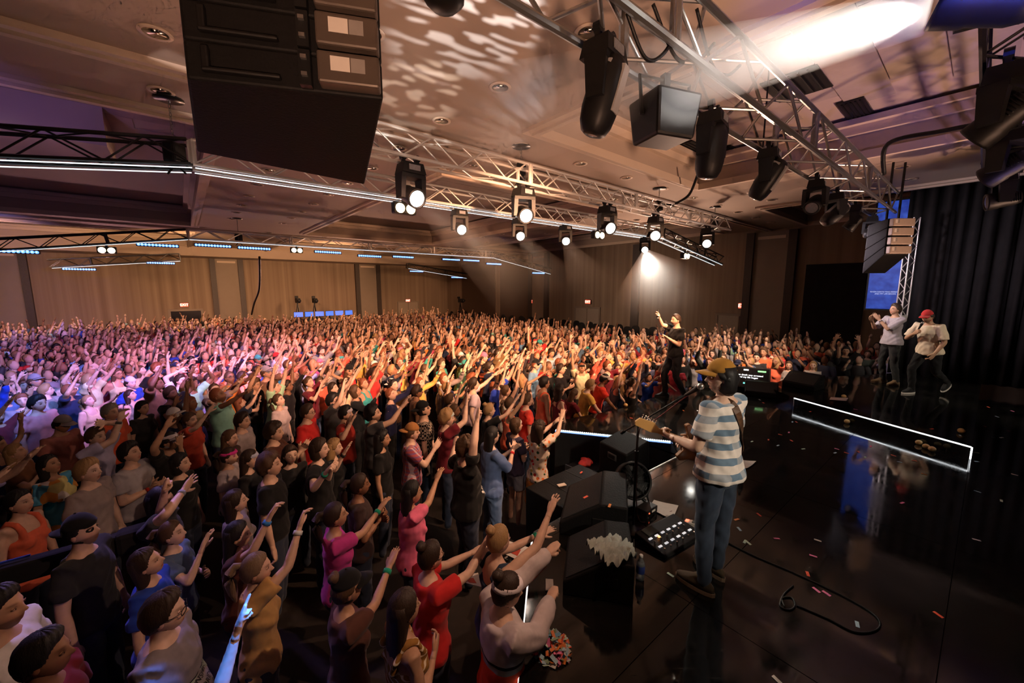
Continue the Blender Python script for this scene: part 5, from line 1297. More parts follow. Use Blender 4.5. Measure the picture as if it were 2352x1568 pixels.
# farther people: real low figures gathered into one mesh
def far_people(rest):
    mb = MB(); cols = []
    def add(fn, col):
        n0 = mb.n; fn(); cols.append(np.tile(np.array([*col, 1.0]), (mb.n - n0, 1)))
    for (dist, X, Y, x, y, u, w) in rest:
        h = rng.gauss(1.68, 0.07) / 1.75; rz = yaw_to((X, Y), FOCUS) + rng.gauss(0, 0.25); R = rotz(rz) * h; o = np.array([X, Y, 0])
        T = lambda q: o + R @ np.array(q, float)
        sk = SKINS[rng.choice(['light', 'fair', 'light', 'tan', 'tan', 'brown'])]; tcx = C[rng.choice(TOPC)]; hx = HAIRS[rng.choice(['black', 'dark brown', 'brown', 'blond'])]
        bx_ = C[rng.choice(['denim', 'black', 'navy'])]
        add(lambda: mb.ell(T((0, 0.02, 1.63)), (0.078 * h, 0.095 * h, 0.118 * h), 8, 6, rotz(rz)), sk)
        add(lambda: mb.ell(T((0, -0.018, 1.665)), (0.088 * h, 0.095 * h, 0.105 * h), 8, 5, rotz(rz)), hx)
        if rng.random() < 0.4: add(lambda: mb.tube([T((0, -0.05, 1.66)), T((0, -0.08, 1.5)), T((0, -0.1, 1.36))], [0.085, 0.085, 0.05], 6), hx)
        add(lambda: mb.tube([T((0, 0, 1.44)), T((0, 0.01, 1.56))], [0.055, 0.05], 6), sk)
        rr = []
        a6 = np.arange(8) * PI / 4
        for z, rx, ry in ((0.82, .165, .12), (1.05, .15, .115), (1.3, .18, .125), (1.42, .18, .10), (1.48, .08, .07)):
            rr.append(np.array([T((math.cos(t) * rx, math.sin(t) * ry, z)) for t in a6]))
        add(lambda: mb.loft(rr), tcx)
        add(lambda: mb.tube([T((0, 0, 0.0)), T((0, 0, 0.9))], [0.13, 0.17], 6), bx_)
        for s in (-1, 1):
            mode = rng.choice(['up', 'up', 'reach', 'down', 'down', 'fwd'])
            d = {'up': (s * rng.uniform(-0.05, 0.2), rng.uniform(0.05, 0.35), 0.5), 'reach': (s * 0.02, 0.42, 0.32), 'down': (s * 0.08, 0.04, -0.52), 'fwd': (-s * 0.06, 0.36, 0.12)}[mode]
            sh = np.array([s * 0.19, 0, 1.42]); el, wr = ik(sh, sh + np.array(d), s)
            tip = wr + norm(wr - el) * 0.15
            add(lambda: mb.tube([T(sh), T(sh + (el - sh) * 0.6)], [0.068, 0.06], 6, 1), tcx)
            add(lambda: mb.tube([T(sh + (el - sh) * 0.5), T(el), T(wr)], [0.046, 0.04, 0.028], 6), sk)
            add(lambda: mb.tube([T(wr), T(wr + (tip - wr) * 0.5), T(tip)], [0.026, 0.045, 0.022], 6, 0, flat=0.4), sk)
    me = mb.mesh('far_crowd', True)
    at = me.attributes.new('paint', 'FLOAT_COLOR', 'POINT'); at.data.foreach_set('color', np.concatenate(cols).astype(np.float32).ravel())
    m, nt, b = new_mat('far_crowd_cloth_and_skin'); b.inputs['Roughness'].default_value = 0.7
    a_ = nt.nodes.new('ShaderNodeAttribute'); a_.attribute_name = 'paint'
    nz = nt.nodes.new('ShaderNodeTexNoise'); nz.inputs['Scale'].default_value = 30
    mx = nt.nodes.new('ShaderNodeMix'); mx.data_type = 'RGBA'; mx.blend_type = 'MULTIPLY'; mx.inputs[0].default_value = 0.3
    nt.links.new(a_.outputs['Color'], mx.inputs[6]); nt.links.new(nz.outputs['Color'], mx.inputs[7]); nt.links.new(mx.outputs[2], b.inputs['Base Color'])
    o = link('far_crowd', me, m)
    tag(o, 'dense far crowd with raised arms filling the back of the hall', 'crowd', None, 'stuff')
far_people(spots[N_SINGLE:])
print('CROWD', len(QUEUE), len(spots))
# ---------------------------------------------------------------- trusses
n8 = 8; a8 = np.arange(n8) * 2 * PI / n8
def cyl_mesh(name, m, n=8):
    a = np.arange(n) * 2 * PI / n
    me = MB().loft([np.stack([np.cos(a), np.sin(a), np.full(n, z)], 1) for z in (0.0, 1.0)]).mesh(name, False)
    me.materials.append(m); return me
CYL_ALU = cyl_mesh('truss_tube', M_ALU); M_TRUSSK = mat('black_truss', (0.02, 0.018, 0.018), 0.4, 0.5); CYL_BLK = cyl_mesh('truss_tube_black', M_TRUSSK, 6)
def rod(name, me, p, q, r, parent):
    p, q = Vector(p), Vector(q); d = q - p
    o = link(name, me, None, parent); o.location = p; o.rotation_mode = 'QUATERNION'; o.rotation_quaternion = Vector((0, 0, 1)).rotation_difference(d); o.scale = (r, r, d.length)
    return o
M_DALU = mat('dark_aluminium', (0.30, 0.29, 0.28), 0.3, 0.85, noise=0.25, nscale=20); CYL_DALU = cyl_mesh('truss_tube_dark', M_DALU)  # darker, more metallic aluminium that keeps the large stage truss from rendering pale
def truss(p0, p1, label, size=0.30, bay=0.42, alu=True, each=True, led=0, joints=3.0, group=None, crc=0.024, crb=0.011):
    """box truss; p0,p1 are the ends of its lower centre line"""
    p0, p1 = Vector(p0), Vector(p1); d = p1 - p0; L = d.length
    e = empty('lighting_truss', p0, 0, label, 'truss', group)
    xq = d.normalized(); yq = Vector((0, 0, 1)).cross(xq).normalized(); zq = xq.cross(yq)
    e.rotation_mode = 'QUATERNION'; e.rotation_quaternion = Matrix((xq, yq, zq)).transposed().to_quaternion()
    me = (CYL_ALU if size < 0.36 else CYL_DALU) if alu else CYL_BLK; h = size / 2; mm = (M_ALU if size < 0.36 else M_DALU) if alu else M_TRUSSK
    for y in (-h, h):
        for z in (0, size): rod('chord', me, (0, y, z), (L, y, z), crc, e)
    nb = max(2, round(L / bay)); st = L / nb; big = MB()
    def br(a, c):
        if each: rod('brace', me, a, c, crb, e)
        else: big.tube([a, c], [crb, crb], 5)
    for i in range(nb):
        x0, x1 = i * st, (i + 1) * st
        if i % 2: x0, x1 = x1, x0
        for y in (-h, h): br((x0, y, 0), (x1, y, size))
        for z in (0, size): br((x0, -h, z), (x1, h, z))
    k = 0.0
    while k <= L + 0.01:
        for y in (-h, h): rod('end_post', me, (k, y, 0), (k, y, size), crc * 1.3, e)
        if alu: MB().box((k, -h - 0.012, size / 2), (0.09, 0.012, size * 0.9)).build('joint_plate', mm, e)
        k += joints
    if not each:
        o = big.build('bracing', mm, e); o['kind'] = 'stuff'
    for q in range(led):
        y = (-h, h)[q]
        MB().tube([(0.02, y, -0.045), (L - 0.02, y, -0.045)], [0.007, 0.007], 6).build('led_strip', M_LED, e)
    return e
def u_on(x, y, w): return to_uw(on_w(x, y, w))[0]
Z2 = 5.05
truss(UW(1.45, 5.0, Z2), UW(12.3, 5.0, Z2), 'near silver box truss carrying white moving heads over the crowd')
TW1, TZ1 = 6.95, 5.0
truss(UW(0.27, TW1, TZ1), UW(12.1, TW1, TZ1), 'second silver box truss with two white led lines, behind the near truss', led=2)
truss(UW(-5.5, TW1, TZ1 - 0.80), UW(0.27, TW1, TZ1), 'black truss sloping down to the left edge with two white led lines', alu=False, led=2)
truss(UW(12.1, TW1, TZ1), UW(16.7, TW1, TZ1 - 0.66), 'black truss sloping down right of centre towards the singer', alu=False, led=2)
TW3, TZ3 = 17.0, 5.0
truss(UW(0.35, TW3, TZ3), UW(12.9, TW3, TZ3), 'far silver truss with one led line and blue led bars', led=1, each=False, bay=0.5, crb=0.016)
truss(UW(-4.5, TW3, TZ3 - 0.75), UW(0.35, TW3, TZ3), 'far black truss sloping down to the left edge', alu=False, led=1, each=False)
truss(UW(12.9, TW3, TZ3), UW(17.2, TW3, TZ3 - 0.75), 'far black truss sloping down to the right', alu=False, led=1, each=False)
for (a, c, w, lab) in (((415, 597), (115, 613), 25.0, 'short hanging black truss with led line near the left wall'), ((935, 615), (1070, 638), 25.0, 'short hanging black truss with led line in front of the far corner')):
    truss(on_w(*a, w), on_w(*c, w), lab, alu=False, led=1, each=False)
TW4, TZ4 = 1.62, 4.92
truss(UW(-0.5, TW4, TZ4), UW(11.3, TW4 - 0.12, TZ4), 'large silver truss over the stage front hung with dark moving heads', size=0.38, bay=0.55, crc=0.027, crb=0.014)
TW5, TZ5 = 0.03, 5.28
truss(UW(0.6, TW5, TZ5), UW(10.8, TW5, TZ5), 'dark truss over the stage at the right edge of the frame', size=0.34, alu=False, bay=0.5)
# ladder-like vertical truss beside the blue screen
pv0 = on_u(2107, 500, 13.0); pv1 = on_u(2082, 728, 13.0)
truss((pv0.x, pv0.y, pv1.z), (pv0.x + 0.001, pv0.y, pv0.z), 'narrow vertical ladder truss along the blue screen', size=0.14, bay=0.16, each=False, crc=0.014, crb=0.009, joints=9)

# ---------------------------------------------------------------- fixtures
def lathe(prof, n=18):
    a = np.arange(n) * 2 * PI / n
    return MB().loft([np.stack([np.cos(a) * r, np.sin(a) * r, np.full(n, z)], 1) for r, z in prof], True)
FX = {}
def fx_meshes():
    base = MB(); base.hexa([(-.17, -.13, -.20), (.17, -.13, -.20), (.17, .13, -.20), (-.17, .13, -.20), (-.14, -.11, -.06), (.14, -.11, -.06), (.14, .11, -.06), (-.14, .11, -.06)])
    FX['base'] = base.mesh('base'); FX['base'].materials.append(M_BLACK)
    pan = MB().box((0, -0.132, -0.13), (0.16, 0.008, 0.07)); FX['panel'] = pan.mesh('display_panel'); FX['panel'].materials.append(M_LENS_OFF)
    cl = MB(); cl.box((0, 0, -0.03), (0.05, 0.04, 0.08)); cl.tube([(0, -0.03, 0.02), (0, 0.03, 0.02)], [0.045, 0.045], 10); FX['clamp'] = cl.mesh('clamp'); FX['clamp'].materials.append(M_BLACKM)
    yk = MB()
    for s in (-1, 1): yk.hexa([(s * .16 - .03, -.07, -.52), (s * .16 + .03, -.07, -.52), (s * .16 + .03, .07, -.52), (s * .16 - .03, .07, -.52), (s * .15 - .035, -.09, -.23), (s * .15 + .035, -.09, -.23), (s * .15 + .035, .09, -.23), (s * .15 - .035, .09, -.23)])
    yk.box((0, 0, -.225), (.36, .19, .05)); FX['yoke'] = yk.mesh('yoke'); FX['yoke'].materials.append(M_BLACK)
    FX['head'] = lathe([(0.02, -0.20), (0.09, -0.19), (0.115, -0.12), (0.118, 0.02), (0.128, 0.04), (0.134, 0.15), (0.134, 0.17), (0.118, 0.172), (0.117, 0.158)]).mesh('lamp_head', True); FX['head'].materials.append(M_BLACK)
    FX['lens'] = lathe([(0.117, 0.155), (0.09, 0.162), (0.05, 0.168), (0.01, 0.170)]).mesh('lens', True)
    fin = MB()
    for k in range(5): fin.box((0, 0, -0.17 + k * 0.025), (0.245 - 0.01 * abs(k - 3), 0.12, 0.007))
    FX['fins'] = fin.mesh('cooling_fins'); FX['fins'].materials.append(M_BLACKM)
    nq = 16; aq = np.arange(nq) * 2 * PI / nq
    ws = MB().loft([np.stack([np.sign(np.cos(aq)) * np.abs(np.cos(aq)) ** 0.7 * r * 1.08, np.sign(np.sin(aq)) * np.abs(np.sin(aq)) ** 0.7 * r * 0.9, np.full(nq, z)], 1) for r, z in ((0.05, -0.30), (0.10, -0.285), (0.135, -0.20), (0.145, -0.05), (0.148, 0.10), (0.135, 0.20), (0.105, 0.27), (0.075, 0.29))])
    FX['shell'] = ws.mesh('lamp_head', True); FX['shell'].materials.append(M_BLACK)
    cov = MB(); cov.hexa([(-.05, -.135, -.24), (.05, -.135, -.24), (.05, -.10, -.24), (-.05, -.10, -.24), (-.06, -.142, .10), (.06, -.142, .10), (.06, -.12, .10), (-.06, -.12, .10)]); FX['cover'] = cov.mesh('cover'); FX['cover'].materials.append(mat('grey_cover', (0.35, 0.33, 0.32), 0.3, 0.2))
fx_meshes()
FX['lens'].materials.append(M_BEAM)
LENS_DIM = FX['lens'].copy(); LENS_DIM.materials.clear(); LENS_DIM.materials.append(M_LENS_OFF)
LENS_WARM = FX['lens'].copy(); LENS_WARM.materials.clear(); LENS_WARM.materials.append(M_BEAM2)
def moving_head(loc, aim, label, lens='lit', scale=1.0, rz=0.0, style='round', group=None):
    e = empty('moving_head_light', loc, rz, label, 'stage light', group); e.scale = (scale,) * 3
    link('base', FX['base'], None, e); link('display_panel', FX['panel'], None, e)
    for s in (-1, 1):
        c = link('clamp', FX['clamp'], None, e); c.location = (s * 0.1, 0, 0)
    # yoke turns so that the head tilts about its axle towards the aim
    v = Vector(aim) - (Vector(loc) + Vector((0, 0, -0.48 * scale)))
    v = Matrix.Rotation(-rz, 3, 'Z') @ v
    pan = math.atan2(-v.x, v.y); y = link('yoke', FX['yoke'], None, e); y.rotation_euler = (0, 0, pan)
    tilt = math.atan2(math.hypot(v.x, v.y), v.z)
    h = link('lamp_head', FX['head' if style == 'round' else 'shell'], None, e)
    h.location = (0, 0, -0.47); h.rotation_euler = (Matrix.Rotation(pan, 3, 'Z') @ Matrix.Rotation(-tilt, 3, 'X')).to_euler()
    l = link('lens', {'lit': FX['lens'], 'warm': LENS_WARM, 'off': LENS_DIM}[lens], None, h)
    if style == 'shell':
        l.location = (0, 0, 0.125); l.scale = (0.62, 0.62, 1)
        for s in ((0, PI / 2, PI, -PI / 2) if 'black bullet' not in label else ()):
            c = link('cover', FX['cover'], None, h); c.rotation_euler = (0, 0, s)
    else: link('cooling_fins', FX['fins'], None, h)
    return e
gl = 'white lit moving heads on the crowd trusses'
for (x, y, lab) in ((935, 400, 'largest white lit moving head, right of the black speaker array'), (1193, 455, 'white lit moving head below the chain hoist on the near truss'), (1385, 500, 'moving head with visible led cells, middle of the near truss'), (1496, 520, 'white lit moving head left of the near truss end section'), (1616, 540, 'white lit moving head at the right end of the near truss')):
    u = u_on(x, y, 5.0)
    moving_head(UW(u, 4.9, Z2 - 0.02), (1.4, 2.6, 2.9) if x < 1380 or x > 1400 else (3.2, 3.5, 3.2), lab, 'lit', 0.95, math.radians(40), group=gl)
for (x, y, lab) in ((1049, 500, 'white lit moving head on second truss, leftmost of its row'), (1186, 522, 'white lit moving head on second truss directly under the hoist'), (1292, 530, 'small white lit moving head on second truss, third of its row'), (1475, 555, 'brightest moving head throwing a hazy beam at the bend of second truss')):
    u = u_on(x, y, TW1)
    moving_head(UW(u, TW1 - 0.1, TZ1 - 0.02), (1.4, 3.2, 2.6), lab, 'lit', 0.86, math.radians(40), group=gl)
gd = 'dark moving heads on the stage truss'
for (x, y, lens, st, lab, aim) in ((1388, 120, 'off', 'shell', 'nearest moving head with grey striped covers pointing down', (-3, 5, -9)), (1642, 215, 'off', 'shell', 'black bullet-shaped moving head pointing straight down', (0, 6, -20)), (1772, 300, 'off', 'shell', 'moving head with pale cover left of the wide black lamp', (-2, 9, -6)), (1880, 380, 'off', 'round', 'black moving head with large dull lens facing the crowd', (-1, 2, 0)),
        (1925, 425, 'off', 'shell', 'small moving head with peach cover on the stage truss', (-6, 6, -6)), (1968, 440, 'off', 'round', 'narrow black moving head between two paler lamps', (-2, 14, -10)), (2008, 468, 'off', 'shell', 'moving head with cream horseshoe cover near the truss end', (0, 2, 0)), (2042, 490, 'off', 'round', 'black moving head above the peach-lit speaker array', (-2, 12, -4)), (2092, 515, 'off', 'shell', 'moving head with white cover at the truss end', (0, 0, 1.5))):
    q = on_w(x, y, TW4); u = to_uw(q)[0]
    moving_head(UW(u, TW4, TZ4 - 0.02), aim, lab, lens, 0.74, math.radians(40 + 8), st, gd)
for (x, y, zl, aim, lab) in ((2265, 15, 4.75, (2.3 - 3.75, 2.1 + 2.75, 4.8 + 1.75), 'moving head washed deep blue in the top right corner'), (2292, 290, 4.75, (2, 9, 0), 'dark moving head at the right edge, upper of three'), (2305, 395, 4.75, (4, 12, 1), 'dark moving head at the right edge, middle of three'), (2300, 465, 4.75, (3, 10, 4), 'dark moving head at the right edge with warm glint, lowest of three')):
    q = on_z(x, y, zl); print('T5', to_uw(q))
    q.z = TZ5 - 0.02
    moving_head(q, aim, lab, 'lit' if x == 2265 else 'off', 1.0, math.radians(40), 'round', 'lamps on the right edge truss')
    if x == 2265: L5 = q
# black blinder from behind, under the stage truss
q = UW(to_uw(on_w(1530, 150, TW4))[0], TW4, TZ4 - 0.05)
e = empty('blinder_light', q, math.radians(20), 'black cube-shaped blinder seen from behind under the stage truss', 'stage light')
MB().hexa([(-.16, -.14, -.42), (.16, -.14, -.42), (.16, .14, -.42), (-.16, .14, -.42), (-.19, -.17, -.12), (.19, -.17, -.12), (.19, .17, -.12), (-.19, .17, -.12)]).build('housing', M_BLACK, e, bevel=0.02)
MB().tube([(-.19, 0, -.25), (-.22, 0, 0), (.22, 0, 0), (.19, 0, -.25)], [0.015] * 4, 6).build('bracket', M_BLACKM, e)
MB().box((0, 0, .0), (.05, .05, .08)).build('clamp', M_BLACKM, e)
# dark round lamp cut by the top edge
q = on_y(1020, -20, 2.6)
e = empty('pendant_lamp', q, 0, 'black rounded lamp bottom cut by the top edge of the frame', 'stage light')
lathe([(0.02, -0.10), (0.08, -0.09), (0.12, -0.05), (0.13, 0.05), (0.12, 0.35), (0.05, 0.4)]).build('lamp_head', M_BLACK, e, True)
MB().tube([(0, 0, 0.35), (0, 0, 5.8 - q.z)], [0.02, 0.02], 8).build('drop_rod', M_BLACKM, e)
# twin audience blinders
for (x, y, w, z, lab) in ((922, 478, TW1, TZ1, 'twin warm blinder under second truss left of the lamps'), (1366, 536, TW1, TZ1, 'twin warm blinder under second truss near the led-cell lamp'), (1567, 582, TW1, TZ1 - 0.3, 'twin warm blinder on the sloping truss right of the bright beam'), (246, 570, TW3, TZ3 - 0.3, 'twin blinder under the far left truss'), (680, 577, TW3, TZ3, 'twin blinder under the far silver truss')):
    u = u_on(x, y, w); q = UW(u, w - 0.1, z - 0.05)
    e = empty('twin_blinder', q, math.radians(40), lab, 'stage light')
    MB().box((0, 0, -0.14), (0.42, 0.14, 0.2)).build('housing', M_BLACK, e, bevel=0.02)
    MB().box((0, 0, -0.02), (0.06, 0.05, 0.1)).build('clamp', M_BLACKM, e)
    for s in (-1, 1):
        l = lathe([(0.085, 0.0), (0.08, 0.02), (0.01, 0.03)], 14).build('lamp', M_BEAM2, e, True); l.location = (s * 0.1, -0.07, -0.15); l.rotation_euler = (PI / 2, 0, 0)
# blue led bars under the far truss and its neighbours
ld = lathe([(0.040, 0.0), (0.034, 0.02), (0.008, 0.03)], 10).mesh('led_lens', True); ld.materials.append(M_LEDB)
lc = lathe([(0.016, 0.026), (0.012, 0.036), (0.003, 0.04)], 8).mesh('led_core', True); lc.materials.append(M_LEDBC)
gb = 'blue led bars on the far trusses'
bars = [(25, 577, TW3, 'leftmost blue led bar at the frame edge'), (363, 563, TW3, 'blue led bar just left of the far truss bend'), (490, 564, TW3, 'blue led bar just right of the far truss bend'), (585, 570, TW3, 'third blue led bar on the far truss'), (754, 579, TW3, 'fourth blue led bar on the far truss'), (850, 588, TW3, 'fifth blue led bar on the far truss'), (927, 590, TW3, 'sixth blue led bar on the far truss'), (1037, 596, TW3, 'seventh blue led bar on the far truss'), (1083, 598, TW3, 'eighth blue led bar on the far truss'), (1135, 606, TW3, 'blue led bar at the start of the far right slope'), (1237, 627, TW3, 'blue led bar at the low end of the far right slope'), (182, 618, 25.0, 'pale blue led bar at the low end of the short left truss'), (370, 604, 25.0, 'pale blue led bar at the high end of the short left truss'), (957, 623, 25.0, 'pale led bar at the upper end of the short corner truss'), (1050, 637, 25.0, 'pale led bar at the lower end of the short corner truss')]
for (x, y, w, lab) in bars:
    q = on_w(x, y, w - 0.12)
    e = empty('led_bar', q, math.radians(40), lab, 'stage light', gb)
    MB().box((0, 0.05, 0), (1.02, 0.08, 0.10)).build('housing', M_BLACK, e, bevel=0.01)
    for k in range(12):
        l = link('led_lens', ld, None, e); l.location = ((k - 5.5) * 0.082, 0.01, 0); l.rotation_euler = (PI / 2, 0, 0)
        c = link('led_core', lc, None, l)
# chain hoists on the near truss
for (x, y, lab) in ((1197, 335, 'chain hoist hanging from a ceiling plate above the near truss'), (1515, 432, 'second chain hoist, near the right end of the near truss'), (1643, 475, 'short chain hoist at the right tip of the near truss'), (392, 270, 'dark chain hoist above the left sloping truss'), (548, 545, 'dark chain above the far truss left of the pilaster')):
    q = on_z(x, y, CEIL) if x != 392 and x != 548 else on_w(x, y, TW1 if x == 392 else TW3)
    q.z = CEIL
    u, w = to_uw(q); zb = 5.3 if w < 6 else 5.05
    e = empty('chain_hoist', (q.x, q.y, CEIL), 0, lab, 'hoist')
    lathe([(0.16, -0.02), (0.16, -0.004), (0.02, 0.0)]).build('ceiling_plate', M_BLACKM, e, True)
    lk = MB()
    L = CEIL - zb - 0.25
    nlk = max(3, int(L / 0.05))
    for k in range(nlk):
        z = -0.02 - L * (k + 0.5) / nlk
        a = np.linspace(0, 2 * PI, 9); r = 0.012
        pts = [((math.cos(t) * 0.014 if k % 2 else 0), (0 if k % 2 else math.cos(t) * 0.014), z + math.sin(t) * 0.03) for t in a]
        lk.tube(pts, [0.005] * 9, 5)
    lk.build('chain', M_STEEL, e)
    MB().box((0, 0, -L - 0.17), (0.16, 0.22, 0.26)).build('motor', M_BLACK, e, bevel=0.03)
    MB().tube([(0, 0, -L - 0.3), (-0.12, 0, -L - 0.42)], [0.012, 0.012], 6).build('sling', M_BLACK, e); MB().tube([(0, 0, -L - 0.3), (0.12, 0, -L - 0.42)], [0.012, 0.012], 6).build('sling', M_BLACK, e)
# hanging and draped cables
def cable(pts, r, label, m=M_BLACK, name='cable', n=24):
    P_ = [np.array(p, float) for p in pts]; out = []
    for i in range(len(P_) - 1):
        a = P_[max(i - 1, 0)]; b_ = P_[i]; c = P_[i + 1]; d = P_[min(i + 2, len(P_) - 1)]
        for t in np.linspace(0, 1, n // 3, endpoint=False):
            out.append(0.5 * ((2 * b_) + (-a + c) * t + (2 * a - 5 * b_ + 4 * c - d) * t * t + (-a + 3 * b_ - 3 * c + d) * t ** 3))
    out.append(P_[-1])
    o = MB().tube(out, [r] * len(out), 6).build(name, m, None, True); tag(o, label, 'cable'); return o
a = on_z(1602, 402, CEIL); b_ = UW(to_uw(on_w(1540, 470, 5.0))[0], 5.0, 5.36)
cable([a, a + (b_ - a) * 0.35 + Vector((0.05, 0, -0.18)), a + (b_ - a) * 0.75 + Vector((0, 0, -0.12)), b_, b_ + Vector((-0.4, -0.3, -0.02))], 0.03, 'thick black cable dropping from the ceiling to the near truss')
a = on_w(596, 590, TW3 + 0.2); b_ = on_w(578, 722, 24.0)
cable([a, (a * 2 + b_) / 3 + Vector((0.1, 0, -0.3)), (a + b_ * 2) / 3 + Vector((0, 0, -0.2)), b_], 0.04, 'long black cable hanging from the far truss to the control desk')
a = on_y(2040, 330, 6.3); b_ = on_y(2330, 270, 5.0)
cable([on_y(2030, 400, 6.7), a, (a + b_) / 2 + Vector((0, 0, 0.02)), b_], 0.03, 'thick black cable running between the two stage trusses')
for k, (x0, y0, x1, y1) in enumerate(((1500, 10, 1640, 100), (1600, 20, 1700, 150), (1440, 30, 1560, 60))):
    a = on_w(x0, y0, TW4 - 0.15); b_ = on_w(x1, y1, TW4 - 0.15)
    cable([a, a + (b_ - a) * 0.35 + Vector((0, 0, -0.22)), a + (b_ - a) * 0.7 + Vector((0, 0, -0.18)), b_], 0.012, ('black cable loop sagging from the near end of the stage truss', 'second black cable loop sagging from the stage truss', 'short black cable tucked in the stage truss')[k])
a = on_w(1775, 0, 0.7)
o = MB().tube([on_z(1768, 145, CT) + Vector((0, 0, -1.3)), on_z(1768, 145, CT)], [0.012, 0.012], 6).build('drop_wire', M_BLACKM); tag(o, 'thin black drop wire from the ceiling tray above the stage truss', 'wire')

# ---------------------------------------------------------------- line arrays
def line_array(quad, n, rise_r, rise_f, label, plate_m, top_z=CEIL - 0.03, plate_side=1):
    """quad: underside corners rear-left, rear-right, front-right, front-left as seen from behind"""
    q = [Vector(p) for p in quad]; c = sum(q, Vector()) / 4
    e = empty('line_array_speaker', (c.x, c.y, min(p.z for p in q)), 0, label, 'loudspeaker'); inv = Matrix.Translation(-e.location)
    bot = [inv @ p for p in q]
    for k in range(n):
        top = [bot[0] + Vector((0, 0, rise_r)), bot[1] + Vector((0, 0, rise_r)), bot[2] + Vector((0, 0, rise_f)), bot[3] + Vector((0, 0, rise_f))]
        cen = sum(bot + top, Vector()) / 8
        b2 = [p + (cen - p) * 0.006 for p in bot]; t2 = [p + (cen - p) * 0.006 for p in top]
        cab = MB().hexa([tuple(p) for p in b2 + t2]).build('cabinet', M_CAB, e, bevel=0.012)
        xr = (bot[1] - bot[0]); up = Vector((0, 0, rise_r)); out = xr.cross(up).normalized()
        out = out if (bot[0] - bot[3]).dot(out) > 0 else -out
        def rear_box(s0, s1, t0, t1, d0, d1, name, m, bev=0.0):
            p = [bot[0] + xr * s + up * t for s, t in ((s0, t0), (s1, t0), (s1, t1), (s0, t1))]
            return MB().hexa([tuple(v + out * d0) for v in p] + [tuple(v + out * d1) for v in p]).build(name, m, cab, bevel=bev)
        a, b2_ = (0.66, 0.985) if plate_side > 0 else (0.05, 0.95)
        rear_box(a, b2_, 0.10, 0.94, -0.01, 0.085, 'amplifier_plate', plate_m, 0.012)
        rear_box(a + 0.07, a + 0.17, 0.42, 0.80, 0.085, 0.088, 'sticker', M_WHITEP); rear_box(a + 0.175, a + 0.25, 0.42, 0.80, 0.085, 0.087, 'sticker', mat('sticker_grey', (0.25, 0.22, 0.2), 0.6))
        if plate_side > 0:
            rear_box(0.56, 0.62, 0.05, 0.98, -0.01, 0.05, 'rigging_bar', M_BLACKM)
            rear_box(0.08, 0.46, 0.18, 0.30, -0.01, 0.03, 'handle_rail', M_BLACK, 0.01); rear_box(0.08, 0.12, 0.2, 0.85, -0.01, 0.025, 'handle_rail', M_BLACK, 0.01)
            for t in (0.25, 0.7): rear_box(0.575, 0.605, t, t + 0.1, 0.05, 0.07, 'rigging_pin', M_STEEL)
        fr = (bot[2] - bot[3]); fo = -out
        p = [bot[3] + fr * 0.02 + Vector((0, 0, rise_f * 0.05)), bot[3] + fr * 0.98 + Vector((0, 0, rise_f * 0.05)), bot[3] + fr * 0.98 + Vector((0, 0, rise_f * 0.95)), bot[3] + fr * 0.02 + Vector((0, 0, rise_f * 0.95))]
        MB().hexa([tuple(v) for v in p] + [tuple(v + fo * 0.015) for v in p]).build('front_grille', M_GRILLE, cab)
        bot = top
    tz = top_z - e.location.z
    for t in (0.25, 0.75):
        p = bot[0] + (bot[1] - bot[0]) * t; p = p + (bot[3] - bot[0]) * 0.4
        if tz > p.z + 0.05: MB().tube([tuple(p), (p.x, p.y, tz)], [0.02, 0.02], 8).build('suspension_strap', M_BLACKM, e)
    return e
M_PLATE = mat('amp_plate', (0.10, 0.075, 0.06), 0.4, 0.3, noise=0.1)
M_PLATE_LIT = mat('amp_plate_lit', (0.45, 0.36, 0.30), 0.45, 0.2, noise=0.1)  # paler copy of the amp plate, warm light on it put into the colour
LAQ = [on_z(428, 178, 4.45), on_z(882, 228, 4.45), on_z(838, 425, 4.25)]
_n = (LAQ[1] - LAQ[0]).cross(LAQ[2] - LAQ[0]); _d = px_ray(452, 350); _c = Vector((0, 0, ZC))      # keep the underside flat
LAQ.append(_c + _d * ((LAQ[0] - _c).dot(_n) / _d.dot(_n)))
line_array(LAQ, 6, 0.185, 0.215, 'huge black line array speaker hanging at upper left seen from below', M_PLATE)
def near_quad(x, y, Y, w, dpt, fwd, tilt):
    c = on_y(x, y, Y); f = Vector((fwd[0], fwd[1], 0)).normalized(); r = Vector((f.y, -f.x, 0))
    return [c - r * w / 2, c + r * w / 2, c + r * w / 2 + f * dpt - Vector((0, 0, tilt)), c - r * w / 2 + f * dpt - Vector((0, 0, tilt))]
line_array(near_quad(2058, 585, 7.7, 0.46, 0.42, (0.0, 1.0), 0.34), 4, 0.17, 0.24, 'line array speaker with peach-lit rear plates hanging before the blue screen', M_PLATE_LIT, plate_side=0)

